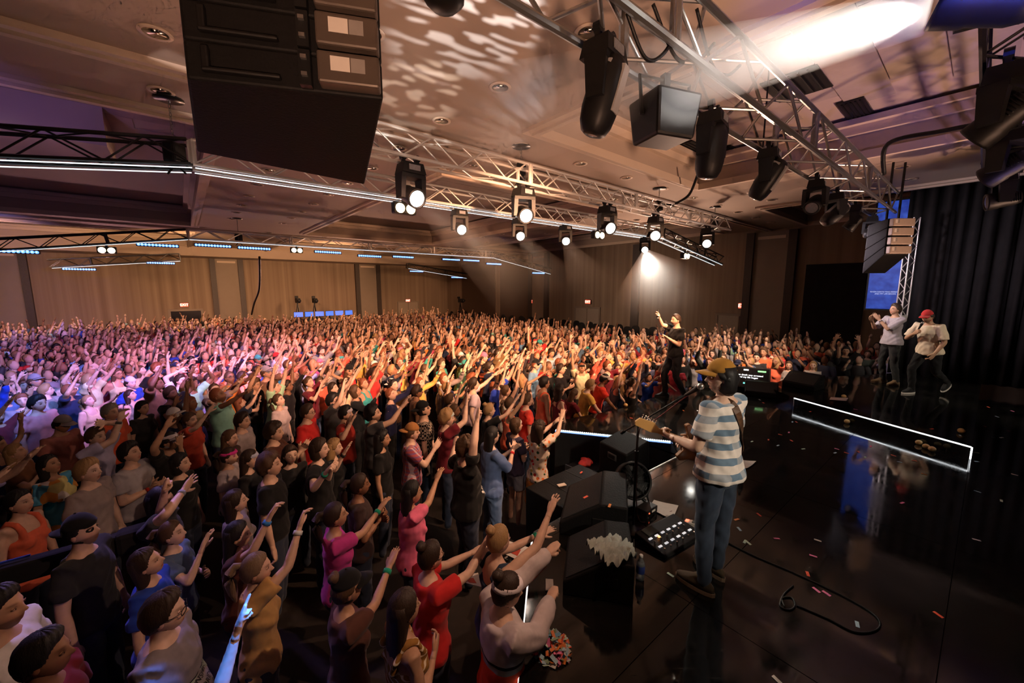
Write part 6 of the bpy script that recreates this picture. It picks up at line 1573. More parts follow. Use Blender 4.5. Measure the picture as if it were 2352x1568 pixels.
# ---------------------------------------------------------------- blue lyric screen
us_ = 14.2
c4 = [on_u(1988, 708, us_), on_u(2070, 720, us_), on_u(2108, 430, us_), on_u(2022, 440, us_)]
m, nt, b = new_mat('blue_screen'); M_SCREEN = m
b.inputs['Base Color'].default_value = (0.01, 0.02, 0.08, 1)
tc = nt.nodes.new('ShaderNodeTexCoord'); nz = nt.nodes.new('ShaderNodeTexNoise'); nz.inputs['Scale'].default_value = 6
cr = nt.nodes.new('ShaderNodeValToRGB'); cr.color_ramp.elements[0].color = (0.008, 0.03, 0.26, 1); cr.color_ramp.elements[1].color = (0.03, 0.09, 0.50, 1); cr.color_ramp.elements[0].position = 0.35; cr.color_ramp.elements[1].position = 0.8
nt.links.new(tc.outputs['Object'], nz.inputs['Vector']); nt.links.new(nz.outputs['Fac'], cr.inputs[0]); nt.links.new(cr.outputs[0], b.inputs['Emission Color']); b.inputs['Emission Strength'].default_value = 0.9
e = empty('projection_screen', c4[0], 0, 'tall blue lyric screen hanging behind the stage on the right', 'screen')
w0 = to_uw(c4[0])[1]; w1 = to_uw(c4[1])[1]; zb = c4[0].z; zt = 5.6
O = e.location
def su_box(u0, u1, wa, wb, z0, z1, name, mm):
    mb = uwbox(MB(), u0, u1, wa, wb, z0, z1); mb.v = [v - np.array(O) for v in mb.v]
    return mb.build(name, mm, e)
su_box(us_, us_ + 0.03, w1, w0, zb, zt, 'picture', M_SCREEN)
su_box(us_ + 0.03, us_ + 0.08, w1 - 0.04, w0 + 0.04, zb - 0.04, zt + 0.04, 'frame', M_BLACK)
t = link('lettering', TEXTS['WHEN DEATH WAS ARRESTED\nAND MY LIFE BEGAN'], mat('screen_text', (0.6, 0.7, 0.9), 0.5, emit=(0.5, 0.6, 0.85), estr=0.8), e)
mid = UW(us_ - 0.01, (w0 + w1) / 2 + 0.0, zb + 0.42) - O; t.location = mid; t.rotation_euler = (PI / 2, 0, math.radians(-50))
sc_ = (w0 - w1) * 0.86 / max(1e-3, max(v.co.x for v in TEXTS['WHEN DEATH WAS ARRESTED\nAND MY LIFE BEGAN'].vertices) * 2); t.scale = (sc_, sc_ * 1.2, 1)
# ---------------------------------------------------------------- things on and around the stage
def local_to_world(P, p):
    e = P.root; k = e.scale[1]; c, s = math.cos(e.rotation_euler[2]), math.sin(e.rotation_euler[2])
    return Vector((e.location[0] + k * (c * p[0] - s * p[1]), e.location[1] + k * (s * p[0] + c * p[1]), e.location[2] + k * p[2]))
def shoes(P, upper, sole, name='shoe', lab=None):
    for (h, k, a, t) in P.legs:
        a = np.array(a, float); d = norm((t[0] if len(t) else 0, t[1], t[2] * 0.6 if len(t) > 2 else 0)); x = norm(np.cross(d, (0, 0, 1))); up = np.cross(x, d)
        def pt(f, u, r): return a + d * f + up * u + x * r
        n = 14; ang = np.arange(n) * 2 * PI / n
        def outline(grow):
            out = []
            for t_ in ang:
                c, s = math.cos(t_), math.sin(t_)
                wdt = 0.043 + 0.010 * (c > 0) * c
                out.append((0.065 + 0.145 * c * (1 + grow), s * wdt * (1 + grow)))
            return out
        o0 = outline(0.0)
        up_ = MB().loft([np.array([pt(f, -0.060, r) for f, r in outline(0.02)]), np.array([pt(f, -0.020 - 0.018 * max(0, (f - 0.1) / 0.1), r * 0.98) for f, r in o0]), np.array([pt(0.04 + (f - 0.05) * 0.62, 0.012 - 0.03 * max(0, (f - 0.08) / 0.1), r * 0.8) for f, r in o0]), np.array([pt(-0.005 + (f - 0.05) * 0.33, 0.045, r * 0.75) for f, r in o0])])
        o = up_.build(name, None, P.root, True); o.data.materials.append(M_CLOTH); o.color = (*upper, 1)
        so = MB().loft([np.array([pt(f, -0.088, r) for f, r in outline(0.05)]), np.array([pt(f, -0.058, r) for f, r in outline(0.06)])]).build('sole', None, o); so.data.materials.append(M_CLOTH); so.color = (*sole, 1)
shoes(P_GUIT, (0.09, 0.065, 0.04), (0.35, 0.24, 0.16)); shoes(P_SING, C['black'], (0.03, 0.03, 0.03)); shoes(P_GREY, (0.18, 0.11, 0.06), (0.12, 0.08, 0.05)); shoes(P_REDC, C['black'], (0.72, 0.68, 0.62))

# guitar held by the guitarist
hl = P_GUIT.hand_L[0]
hw = local_to_world(P_GUIT, hl)
bc = local_to_world(P_GUIT, (0.10, 0.21, 0.99))
ax = (hw - bc).normalized(); fwd = Vector((-math.sin(P_GUIT.root.rotation_euler[2]), math.cos(P_GUIT.root.rotation_euler[2]), 0.25)).normalized()
ux = ax; nz_ = (fwd - ux * fwd.dot(ux)).normalized(); uy = nz_.cross(ux)
e = empty('electric_guitar', bc, 0, 'electric guitar with maple neck held by the guitarist', 'guitar')
e.rotation_mode = 'QUATERNION'; e.rotation_quaternion = Matrix((ux, uy, nz_)).transposed().to_quaternion()
out = [(-0.20, 0.0), (-0.19, 0.10), (-0.12, 0.155), (-0.03, 0.13), (0.05, 0.105), (0.12, 0.13), (0.20, 0.16), (0.23, 0.13), (0.17, 0.07), (0.13, 0.03), (0.13, -0.03), (0.15, -0.08), (0.17, -0.13), (0.13, -0.155), (0.07, -0.12), (0.0, -0.115), (-0.08, -0.15), (-0.15, -0.14), (-0.19, -0.09)]
MB().prism(out, -0.022, 0.022).build('guitar_body', mat('guitar_burst', (0.20, 0.07, 0.02), 0.2, noise=0.4, nscale=4, coat=0.6), e, bevel=0.008)
MB().prism([(-0.12, 0.06), (0.0, 0.09), (0.12, 0.08), (0.13, -0.04), (0.0, -0.09), (-0.1, -0.07)], 0.022, 0.026).build('pickguard', M_WHITEP, e)
LN = (hw - bc).length + 0.10
MB().hexa([(0.10, -.028, 0.012), (LN, -.021, 0.012), (LN, .021, 0.012), (0.10, .028, 0.012), (0.10, -.028, 0.034), (LN, -.021, 0.034), (LN, .021, 0.034), (0.10, .028, 0.034)]).build('neck', M_WOOD, e, bevel=0.004)
hd_ = [(LN - 0.01, -0.021), (LN + 0.04, -0.036), (LN + 0.19, -0.030), (LN + 0.205, 0.0), (LN + 0.18, 0.040), (LN + 0.05, 0.050), (LN - 0.01, 0.021)]
MB().prism(hd_, 0.010, 0.026).build('headstock', M_WOOD, e, bevel=0.003)
tun = MB(); tun.tube([(0, 0.035, 0), (0, 0.06, 0)], [0.004, 0.004], 6); tun.ell((0, 0.068, 0), (0.007, 0.011, 0.005), 8, 6); tun.tube([(0, 0.018, 0.01), (0, 0.018, 0.024)], [0.005, 0.005], 6); tm = tun.mesh('tuner', True); tm.materials.append(M_CHROME)
for k in range(6):
    t = link('tuner', tm, None, e); t.location = (LN + 0.04 + 0.025 * k, 0.0, 0.018)
for k in range(6): MB().tube([(-0.10, -0.022 + 0.009 * k, 0.036), (LN + 0.03 + 0.025 * k, -0.013 + 0.006 * k, 0.038)], [0.0009, 0.0009], 4).build('string', M_STEEL, e)
for k in range(12): MB().box((0.18 + (LN - 0.2) * (1 - 0.5 ** (k / 6.0)) / 0.75 * 0.9, 0, 0.0345), (0.002, 0.046, 0.002)).build('fret', M_STEEL, e)
pts = [(-0.06, 0.175, 1.12), (-0.10, 0.15, 1.30), (-0.115, 0.075, 1.46), (-0.11, -0.02, 1.515), (-0.07, -0.115, 1.44), (0.0, -0.152, 1.32), (0.09, -0.158, 1.20), (0.165, -0.11, 1.09), (0.195, 0.0, 1.02), (0.17, 0.13, 0.99)]
bvh_s = BVHTree.FromPolygons([v.co.copy() for v in P_GUIT.me_top.vertices], [tuple(q_.vertices) for q_ in P_GUIT.me_top.polygons])
fine = []
for i in range(len(pts) - 1):
    for t in np.linspace(0, 1, 4, endpoint=False): fine.append(np.array(pts[i]) * (1 - t) + np.array(pts[i + 1]) * t)
fine.append(np.array(pts[-1])); fit = []
for p in fine:
    up_ = max(0.0, (p[2] - 1.36) / 0.12); dr = Vector(norm((p[0], p[1], 0.25 * up_))); org = Vector((0, 0, min(p[2], 1.36)))
    far_ = org + dr * 0.8; hit = bvh_s.ray_cast(far_, -dr)[0]
    q_ = (hit + dr * 0.004) if hit is not None and p[1] < 0.16 and p[2] > 1.0 else Vector(p)
    fit.append(np.array(q_))
for _ in range(2): fit = [fit[0]] + [0.25 * fit[i - 1] + 0.5 * fit[i] + 0.25 * fit[i + 1] for i in range(1, len(fit) - 1)] + [fit[-1]]
pts = [tuple(f_ + 0.006 * norm((f_[0], f_[1], 0.1))) for f_ in fit]
rings_ = []
for i, p in enumerate(pts):
    p = np.array(p); d = norm(np.array(pts[min(i + 1, len(pts) - 1)]) - np.array(pts[max(i - 1, 0)])); o_ = norm(p * np.array([1, 1, 0]) + np.array([0, 0, 0.15 if 1 < i < 4 else 0])); o_ = norm(o_ - d * np.dot(o_, d)); s_ = np.cross(d, o_)
    rings_.append(np.array([p + s_ * a + o_ * b_ for a, b_ in ((-0.026, 0), (0.026, 0), (0.026, 0.006), (-0.026, 0.006))]))
o = MB().loft(rings_).build('guitar_strap', M_LEATHER); tag(o, 'brown leather guitar strap across the guitarist back', 'strap')
o.location = P_GUIT.root.location; o.rotation_euler = P_GUIT.root.rotation_euler; o.scale = P_GUIT.root.scale

# microphones
def mic_at(tip, back, label, name='microphone'):
    tip, back = Vector(tip), Vector(back); d = (back - tip).normalized()
    e = empty(name, tip, 0, label, 'microphone'); e.rotation_mode = 'QUATERNION'; e.rotation_quaternion = Vector((0, 0, 1)).rotation_difference(d)
    MB().ell((0, 0, 0.02), (0.026, 0.026, 0.028), 12, 8).build('grille', M_STEEL, e, True)
    lathe([(0.022, 0.035), (0.025, 0.05), (0.018, 0.08), (0.012, 0.19), (0.008, 0.2)], 12).build('handle', M_BLACK, e, True)
    return e
mouth = local_to_world(P_GUIT, tuple((P_GUIT.head[:3, :3] @ np.array([0, 0.125, -0.06])) + P_GUIT.head[:3, 3]))
base = on_z(1455, 1215, STAGE)
joint = on_y(1464, 972, base.y); joint.x = base.x = (joint.x + base.x) / 2
e = empty('microphone_stand', base, 0, 'black boom microphone stand in front of the guitarist', 'stand')
jl = Vector((0, 0, joint.z - base.z))
lathe([(0.13, 0.0), (0.13, 0.012), (0.03, 0.022), (0.012, 0.05)]).build('round_base', M_BLACKM, e, True)
MB().tube([(0, 0, 0.03), (0, 0, 0.75), (0, 0, 0.76), tuple(jl)], [0.013, 0.013, 0.010, 0.010], 10).build('pole', M_BLACK, e, True)
MB().tube([(0, 0, 0.72), (0, 0, 0.80)], [0.02, 0.02], 10).build('clutch', M_BLACK, e)
ml = mouth - base; bd = (ml - jl).normalized(); end = ml - bd * 0.17 
MB().tube([tuple(jl - bd * 0.26), tuple(end)], [0.008, 0.008], 8).build('boom', M_BLACK, e, True)
MB().tube([tuple(jl - bd * 0.30), tuple(jl - bd * 0.24)], [0.016, 0.016], 8).build('counterweight', M_BLACK, e, True)
MB().ell(tuple(jl), (0.026, 0.026, 0.026), 10, 8).build('boom_clutch', M_BLACK, e, True)
mic_at(mouth, base + end, 'silver-headed microphone on the boom at the guitarist mouth')
q = local_to_world(P_GUIT, (0, 0, 0))
cable([base + end + Vector((0, 0, -0.01)), base + jl + bd * 0.3 + Vector((0, 0, -0.06)), base + jl + Vector((0.02, 0, -0.05)), base + jl + Vector((0.02, 0.02, -0.5)), base + Vector((0.03, 0.03, 0.3)), base + Vector((0.12, 0.1, 0.01)), base + Vector((0.5, 0.3, 0.008))], 0.005, 'thin red-black microphone lead running down the boom stand', mat('red_black_cable', (0.12, 0.01, 0.01), 0.5))
hR = P_SING.hand_R; tip = local_to_world(P_SING, hR[0] + np.array([0, 0, -0.10])); mic_at(tip, local_to_world(P_SING, hR[0] + np.array([0, 0, 0.05])), 'black microphone held down in the singer raised fist')
hR = P_REDC.hand_R[0]; mp_ = (P_REDC.head[:3, :3] @ np.array([0, 0.125, -0.06])) + P_REDC.head[:3, 3]; mic_at(local_to_world(P_REDC, mp_), local_to_world(P_REDC, hR), 'black microphone at the mouth of the red cap man')
q = on_z(1681, 886, STAGE)
e = empty('microphone_stand', q, 0, 'straight thin black stand with round pop filter behind the guitarist', 'stand')
lathe([(0.12, 0.0), (0.12, 0.012), (0.02, 0.03)]).build('round_base', M_BLACKM, e, True)
zt_ = on_y(1684, 800, q.y).z - q.z
MB().tube([(0, 0, 0.02), (0, 0, zt_)], [0.012, 0.011], 8).build('pole', M_BLACK, e, True)
MB().ell((0.0, -0.02, zt_ + 0.02), (0.065, 0.05, 0.07), 12, 8).build('pop_filter', M_BLACK, e, True)

# stage monitors and subwoofers
def wedge(loc, rz, w, d, h, label, handle=True, slope=0.62):
    e = empty('monitor_wedge', loc, rz, label, 'loudspeaker')
    prof = [(-d / 2, 0), (d / 2, 0), (d / 2, h * 0.35), (-d / 2 + d * (1 - slope), h), (-d / 2, h)]
    v = [(-w / 2, a, z) for a, z in prof] + [(w / 2, a, z) for a, z in prof]; n = len(prof)
    MB().add(v, [tuple(range(n)), tuple(range(2 * n - 1, n - 1, -1))] + [(i, n + i, n + (i + 1) % n, (i + 1) % n) for i in range(n)]).build('cabinet', M_CAB, e, bevel=0.015)
    a, b_ = np.array(prof[2]), np.array(prof[3]); nn = norm((b_[1] - a[1], a[0] - b_[0], 0))[:2]
    q = [a * 0.93 + b_ * 0.07, a * 0.05 + b_ * 0.95]; g = [(x, *(p + nn * o_)) for o_ in (0.0, 0.008) for x, p in ((-w * .46, q[0]), (w * .46, q[0]), (w * .46, q[1]), (-w * .46, q[1]))]
    MB().hexa(g).build('front_grille', M_GRILLE, e)
    if handle:
        for s in (-1, 1): MB().box((s * (w / 2 + 0.002), -d * 0.12, h * 0.5), (0.01, 0.16, 0.08)).build('handle_cup', M_BLACK, e, bevel=0.01)
    return e
A40 = math.radians(40)
# tall cabinet with steel handle by the thrust, seen from its end
c_ = on_z(1437, 1072, STAGE - 0.10)
e = empty('side_fill_speaker', (1.62, 5.30, 0.0), math.radians(-62), 'black side fill cabinet with steel handle between thrust and stage', 'loudspeaker')
MB().hexa([(-.27, -.26, 0), (.27, -.26, 0), (.27, .26, 0), (-.27, .26, 0), (-.27, -.26, 1.20), (.27, -.26, 1.20), (.27, .16, 1.32), (-.27, .16, 1.32)]).build('cabinet', M_CAB, e, bevel=0.02)
MB().box((0, -0.262, 1.08), (0.17, 0.012, 0.09)).build('handle_plate', M_STEEL, e, bevel=0.01); MB().box((0, -0.27, 1.08), (0.12, 0.012, 0.05)).build('handle_recess', M_BLACK, e)
def sub(x0, y0, x1, y1, z, label, rz_=None):
    p0, p1 = Vector((x0, y0, 0)), Vector((x1, y1, 0)); c = (p0 + p1) / 2
    e = empty('subwoofer', (c.x, c.y, 0), rz_ if rz_ is not None else A40, label, 'loudspeaker'); return e
e = sub(0.75, 4.6, 0.75, 4.6, 0.98, 'low black subwoofer strewn with confetti by the pit')
MB().box((0, 0, 0.49), (1.0, 0.62, 0.98)).build('cabinet', M_CAB, e, bevel=0.012); MB().box((0, 0.313, 0.49), (0.94, 0.012, 0.9)).build('front_grille', M_GRILLE, e)
for s in (-0.2, 0.2): MB().box((s, 0, 0.981), (0.015, 0.6, 0.004)).build('seam', M_BLACK, e)
wedge((0.84, 3.72, STAGE), math.radians(75), 0.72, 0.62, 0.36, 'large black stage wedge with orange confetti at the stage corner', True)
wedge((0.70, 2.93, STAGE), math.radians(78), 0.56, 0.52, 0.32, 'black stage wedge with a pale towel draped over it', True)
q = on_z(1812, 893, RISER); wedge((6.35, 8.35, RISER), math.radians(120), 0.62, 0.46, 0.30, 'black wedge on the riser between the coral jacket and grey tee man')
wedge((5.45, 8.35, STAGE), math.radians(150), 0.62, 0.42, 0.28, 'dark low wedge lying left of the riser corner')
q = on_z(2000, 975, RISER)
# confidence monitor with lyrics
q = on_z(1716, 893, STAGE)
e = empty('lyric_monitor', q, yaw_to((q.x, q.y), (1.0, 1.5)) , 'low black confidence monitor showing song lyrics behind the guitarist', 'screen')
tl = math.radians(-28)
R_ = rotx(-tl)
MB().box((0, 0.05, 0.28), (0.86, 0.06, 0.50), R_).build('housing', M_BLACK, e, bevel=0.01)
MB().box(tuple(np.array([0, 0.05, 0.28]) + R_ @ np.array([0, 0.034, 0])), (0.80, 0.008, 0.44), R_).build('display', mat('screen_black', (0.008, 0.008, 0.01), 0.15), e)
MB().box((0, -0.08, 0.05), (0.5, 0.3, 0.10)).build('foot', M_BLACK, e)
t = link('lettering', TEXTS['When death was arrested\nand my life began'], mat('lyric_text', (1, 1, 1), 0.5, emit=(0.9, 0.95, 1.0), estr=2.5), e)
t.location = np.array([0, 0.05, 0.28]) + R_ @ np.array([0, 0.042, 0.02]); t.rotation_euler = (Matrix(R_.tolist()) @ Matrix.Rotation(PI, 3, 'Z') @ Matrix.Rotation(PI / 2, 3, 'X')).to_euler()
for (x_, z_, w_, c_) in ((-0.26, 0.16, 0.16, (0.3, 0.9, 0.35)), (0.03, -0.15, 0.12, (0.2, 0.9, 0.8)), (0.05, 0.17, 0.10, (0.8, 0.8, 0.85))):
    MB().box(tuple(np.array([0, 0.05, 0.28]) + R_ @ np.array([x_, 0.041, z_])), (w_, 0.004, 0.035), R_).build('status_bar', mat('status_%d' % int(w_ * 100), c_, 0.5, emit=c_, estr=1.2), e)

# floor fan
q = on_z(1450, 1150, STAGE); 
e = empty('floor_fan', q, yaw_to((q.x, q.y), (1.65, 2.2)), 'round black floor fan beside the boom stand', 'fan')
ctr = np.array([0, 0, 0.24]); tilt = rotx(math.radians(24))
def fp(p): return ctr + tilt @ np.array(p, float)
ang = np.linspace(0, 2 * PI, 33)
MB().tube([fp((math.cos(t) * 0.19, 0.05, math.sin(t) * 0.19)) for t in ang], [0.014] * 33, 6).build('front_rim', M_BLACK, e, True)
MB().tube([fp((math.cos(t) * 0.18, -0.06, math.sin(t) * 0.18)) for t in ang], [0.010] * 33, 6).build('rear_rim', M_BLACK, e, True)
a_ = np.arange(28) * 2 * PI / 28
MB().loft([np.array([fp((math.cos(t) * 0.185, y, math.sin(t) * 0.185)) for t in a_]) for y in (-0.06, 0.05)], False).build('drum', M_BLACK, e, True)
sp_ = MB().tube([(0.035, 0, 0), (0.11, 0.012, 0), (0.186, 0, 0)], [0.0022] * 3, 5).mesh('guard_wire', True); sp_.materials.append(M_BLACKM)
for k in range(24):
    o = link('guard_wire', sp_, None, e); o.location = fp((0, 0.055, 0)); o.rotation_euler = (Matrix(tilt.tolist()) @ Matrix.Rotation(k * PI / 12, 3, 'Y')).to_euler()
for r in (0.07, 0.11, 0.15): MB().tube([fp((math.cos(t) * r, 0.062, math.sin(t) * r)) for t in ang], [0.0018] * 33, 4).build('guard_ring', M_BLACKM, e)
a_b = np.arange(24) * 2 * PI / 24
MB().loft([np.array([fp((math.cos(t) * 0.18, y, math.sin(t) * 0.18)) for t in a_b]) for y in (-0.07, -0.055)]).build('dark_backing', M_BLACK, e)  # solid black disc added to keep the drum dark inside
hub = lathe([(0.04, 0), (0.035, 0.02), (0.005, 0.025)], 14).build('hub', M_BLACKM, e, True); hub.location = fp((0, 0.045, 0)); hub.rotation_euler = (Matrix(tilt.tolist()) @ Matrix.Rotation(-PI / 2, 3, 'X')).to_euler()
bl = MB().add([(0.03, 0.0, -0.03), (0.16, 0.02, -0.07), (0.165, 0.0, 0.04), (0.03, -0.012, 0.03), (0.03, 0.004, -0.03), (0.16, 0.024, -0.07), (0.165, 0.004, 0.04), (0.03, -0.008, 0.03)], [(0, 1, 2, 3), (7, 6, 5, 4), (0, 4, 5, 1), (1, 5, 6, 2), (2, 6, 7, 3), (3, 7, 4, 0)]).mesh('blade'); bl.materials.append(M_BLACK)
for k in range(5):
    o = link('blade', bl, None, e); o.location = fp((0, 0.0, 0)); o.rotation_euler = (Matrix(tilt.tolist()) @ Matrix.Rotation(k * 2 * PI / 5, 3, 'Y')).to_euler()
for s in (-1, 1): MB().tube([(s * 0.2, 0, 0.24), (s * 0.19, 0, 0.03), (s * 0.15, 0.12, 0.015), (s * 0.15, -0.12, 0.015)], [0.012] * 4, 8).build('leg', M_BLACK, e, True)

# pedalboard
q = (on_z(1478, 1215, STAGE) + on_z(1600, 1258, STAGE)) / 2
e = empty('pedalboard', q, math.radians(33), 'black floor pedalboard with two rows of lit white switches', 'pedalboard')
MB().hexa([(-.29, -.17, 0), (.29, -.17, 0), (.29, .17, 0), (-.29, .17, 0), (-.29, -.16, .035), (.29, -.16, .035), (.29, .16, .075), (-.29, .16, .075)]).build('chassis', M_BLACK, e, bevel=0.008)
MB().box((-0.15, 0.10, 0.07), (0.14, 0.09, 0.01), rotx(0.12)).build('display', mat('lcd', (0.03, 0.035, 0.03), 0.2), e)
pad = MB().box((0, 0, 0), (0.042, 0.018, 0.006)).mesh('switch_label'); pad.materials.append(mat('switch_white', (0.8, 0.8, 0.78), 0.4, emit=(0.95, 0.95, 1.0), estr=0.55))
stw = lathe([(0.009, 0), (0.009, 0.012), (0.003, 0.015)], 10).mesh('footswitch', True); stw.materials.append(M_CHROME)
for r in range(2):
    for k in range(6):
        x_, y_ = -0.235 + 0.088 * k, -0.105 + 0.105 * r; z_ = 0.042 + (y_ + 0.16) * 0.125
        o = link('switch_label', pad, None, e); o.location = (x_, y_ + 0.03, z_ + 0.004); o.rotation_euler = (0.12, 0, 0)
        o = link('footswitch', stw, None, e); o.location = (x_ + 0.005, y_ - 0.012, z_ - 0.003)
o = lathe([(0.012, 0), (0.010, 0.008), (0.002, 0.01)], 10).build('orange_led', mat('led_orange', (1, 0.4, 0.1), 0.4, emit=(1, 0.35, 0.08), estr=6), e, True); o.location = (-0.147, 0.005, 0.066)
q2 = on_z(1585, 1212, STAGE)
e = empty('effect_pedal', (q2.x + 0.02, q2.y + 0.03, STAGE), math.radians(-40), 'small white stomp pedal with red light beside the pedalboard', 'pedal')
MB().hexa([(-.06, -.035, 0), (.06, -.035, 0), (.06, .035, 0), (-.06, .035, 0), (-.06, -.035, .04), (.06, -.035, .06), (.06, .035, .06), (-.06, .035, .04)]).build('chassis', M_WHITEP, e, bevel=0.004)
MB().box((0.03, 0, 0.058), (0.03, 0.05, 0.006), roty(-0.16)).build('switch_plate', M_BLACK, e); MB().box((-0.035, 0, 0.046), (0.03, 0.045, 0.006), roty(-0.16)).build('red_light', mat('led_red', (1, 0.15, 0.08), 0.4, emit=(1, 0.12, 0.05), estr=2.5), e)
e = empty('power_box', on_z(1485, 1178, STAGE), A40, 'small black power box with red light behind the pedalboard', 'electronics')
MB().box((0, 0, 0.04), (0.2, 0.13, 0.08)).build('case', M_BLACK, e, bevel=0.006); MB().box((0.02, -0.066, 0.05), (0.06, 0.004, 0.02)).build('white_label', M_WHITEP, e); MB().box((-0.06, -0.067, 0.05), (0.012, 0.004, 0.012)).build('red_light', MATS['led_red'], e)

# papers, towel, bottles
def sheet(name, corners, label, m=M_WHITEP, cat='paper', bend=0.01):
    c = [Vector(p) for p in corners]; o0 = sum(c, Vector()) / 4; n = 6; v = []
    for z in (0.0, 0.0015):
        for i in range(n + 1):
            for j in range(n + 1):
                s, t = i / n, j / n
                p = c[0] * (1 - s) * (1 - t) + c[1] * s * (1 - t) + c[2] * s * t + c[3] * (1 - s) * t - o0
                v.append((p.x, p.y, p.z + z + bend * math.sin(s * 5 + t * 3) * s * t))
    K = (n + 1) ** 2; f = []
    for i in range(n):
        for j in range(n):
            a = i * (n + 1) + j; f += [(a, a + 1, a + n + 2, a + n + 1), (K + a, K + a + n + 1, K + a + n + 2, K + a + 1)]
    for i in range(n):
        for a, b_ in ((i, i + 1), (n * (n + 1) + i, n * (n + 1) + i + 1), (i * (n + 1), (i + 1) * (n + 1)), (i * (n + 1) + n, (i + 1) * (n + 1) + n)): f.append((a, b_, b_ + K, a + K))
    o = MB().add(v, f).build(name, m, None); o.location = o0 + Vector((0, 0, 0.012)); tag(o, label, cat); return o
sheet('paper_sheet', [on_z(1490, 1168, STAGE), on_z(1502, 1150, STAGE), on_z(1558, 1165, STAGE), on_z(1543, 1196, STAGE)], 'crumpled white set list beside the fan')
sheet('paper_sheet', [on_z(1700, 1080, STAGE), on_z(1705, 1058, STAGE), on_z(1737, 1062, STAGE), on_z(1718, 1076, STAGE)], 'white paper sheet on the floor behind the guitarist hip')
sheet('paper_sheet', [on_z(1905, 919, RISER), on_z(1908, 913, RISER), on_z(1948, 916, RISER), on_z(1944, 922, RISER)], 'long white strip lying on the riser near its lit edge')
m_tow = mat('mint_towel', (0.42, 0.46, 0.42), 0.95, noise=0.15, nscale=40, bump=0.3)
n = 26; v = []; c0 = on_z(1408, 1278, STAGE + 0.30)
for lay in (0, 1):
    for i in range(n):
        for j in range(n):
            s, t = i / (n - 1) - 0.5, j / (n - 1) - 0.5
            r = 0.92 + 0.08 * math.sin(3 * math.atan2(t, s + 1e-6) + 1)
            x_, y_ = s * 0.36 * r * (1 - 0.25 * abs(t)), t * 0.30 * r * (1 - 0.25 * abs(s))
            z_ = 0.05 - 0.55 * max(0, x_ - 0.02) * 0.5 + 0.022 * math.sin(22 * s + 9 * math.sin(7 * t)) + 0.018 * math.sin(25 * t + 6 * s) - 0.25 * max(0, abs(y_) - 0.1) + lay * 0.006
            v.append((x_, y_, z_))
f = []
for i in range(n - 1):
    for j in range(n - 1):
        a = i * n + j; f += [(a, a + 1, a + n + 1, a + n), (n * n + a, n * n + a + n, n * n + a + n + 1, n * n + a + 1)]
o = MB().add(v, f).build('towel', m_tow, None, True); o.location = (c0.x, c0.y, STAGE + 0.33); o.rotation_euler = (0, 0, 0.4); tag(o, 'crumpled pale mint towel on the stage wedge', 'towel')
M_PET = mat('clear_plastic', (0.85, 0.88, 0.9), 0.08, trans=0.85, noise=0.02)
def bottle(loc, label, lab_m):
    e = empty('water_bottle', loc, 0, label, 'bottle')
    lathe([(0.028, 0.0), (0.033, 0.01), (0.031, 0.05), (0.033, 0.06), (0.033, 0.135), (0.028, 0.155), (0.013, 0.185), (0.013, 0.20)], 16).build('bottle_shell', M_PET, e, True)
    lathe([(0.0335, 0.065), (0.0338, 0.07), (0.0338, 0.125), (0.0335, 0.13)], 16).build('wrapper', lab_m, e, True)
    lathe([(0.015, 0.195), (0.015, 0.215), (0.012, 0.218)], 12).build('bottle_cap', M_WHITEP, e, True)
M_LBL = mat('blue_wrapper', (0.03, 0.05, 0.22), 0.4, noise=0.4, nscale=30)
bottle(on_z(1470, 1330, STAGE), 'small water bottle with blue wrapper beside the towel', M_LBL)
bottle(on_z(1701, 1098, STAGE), 'small water bottle standing behind the guitarist hip', mat('pale_wrapper', (0.4, 0.38, 0.45), 0.4))
# red cloth in the pit
c0 = on_z(1350, 1062, 0.62); mbc = MB()
for k in range(7): mbc.ell((random.uniform(-.12, .12), random.uniform(-.08, .08), random.uniform(0, .04)), (random.uniform(.06, .12), random.uniform(.05, .09), random.uniform(.03, .05)), 12, 8, rotz(random.uniform(0, 3)))
jc = POOL.add(mbc, 0.012, 3); POOL.run(); V, F_, N_ = POOL[jc]; mbc = MB(); mbc.add(folds(V, N_, 0.006, 2), F_)
o = mbc.build('red_garment', mat('red_satin', (0.70, 0.04, 0.02), 0.5, noise=0.3), None, True); o.location = (c0.x, c0.y, 0.62); tag(o, 'crumpled bright red jacket lying on a case in the pit', 'clothing')
e = empty('equipment_case', (c0.x, c0.y, 0), A40, 'black road case in the pit under the red jacket', 'case')
MB().box((0, 0, 0.29), (0.55, 0.45, 0.58)).build('case_body', M_CAB, e, bevel=0.01)
for s in (-1, 1): MB().box((s * 0.27, 0, 0.29), (0.02, 0.47, 0.60)).build('edge_trim', M_STEEL, e)
# tan foam balls on the stage
M_BALL = mat('tan_ball', (0.80, 0.55, 0.22), 0.6, noise=0.15, nscale=20)
for (x, y, z, lab) in ((1945, 972, STAGE, 'tan ball alone below the lit riser edge'), (2207, 994, RISER, 'tan ball up on the riser at the right'), (2110, 1021, STAGE, 'leftmost of three tan balls before the lit riser edge'), (2126, 1030, STAGE, 'middle of three tan balls before the lit riser edge'), (2140, 1036, STAGE, 'rightmost of three tan balls before the lit riser edge'), (1938, 914, RISER, 'tan ball beside the white strip on the riser'), (1437, 934, STAGE, 'tan ball at the far thrust edge beside the leaning hands'), (1456, 928, STAGE, 'second tan ball at the far thrust edge')):
    q = on_z(x, y, z); o = MB().ell((0, 0, 0), (0.042, 0.042, 0.036), 16, 10).build('foam_ball', M_BALL, None, True); o.location = (q.x, q.y, z + 0.036); tag(o, lab, 'ball', 'tan balls on the stage')
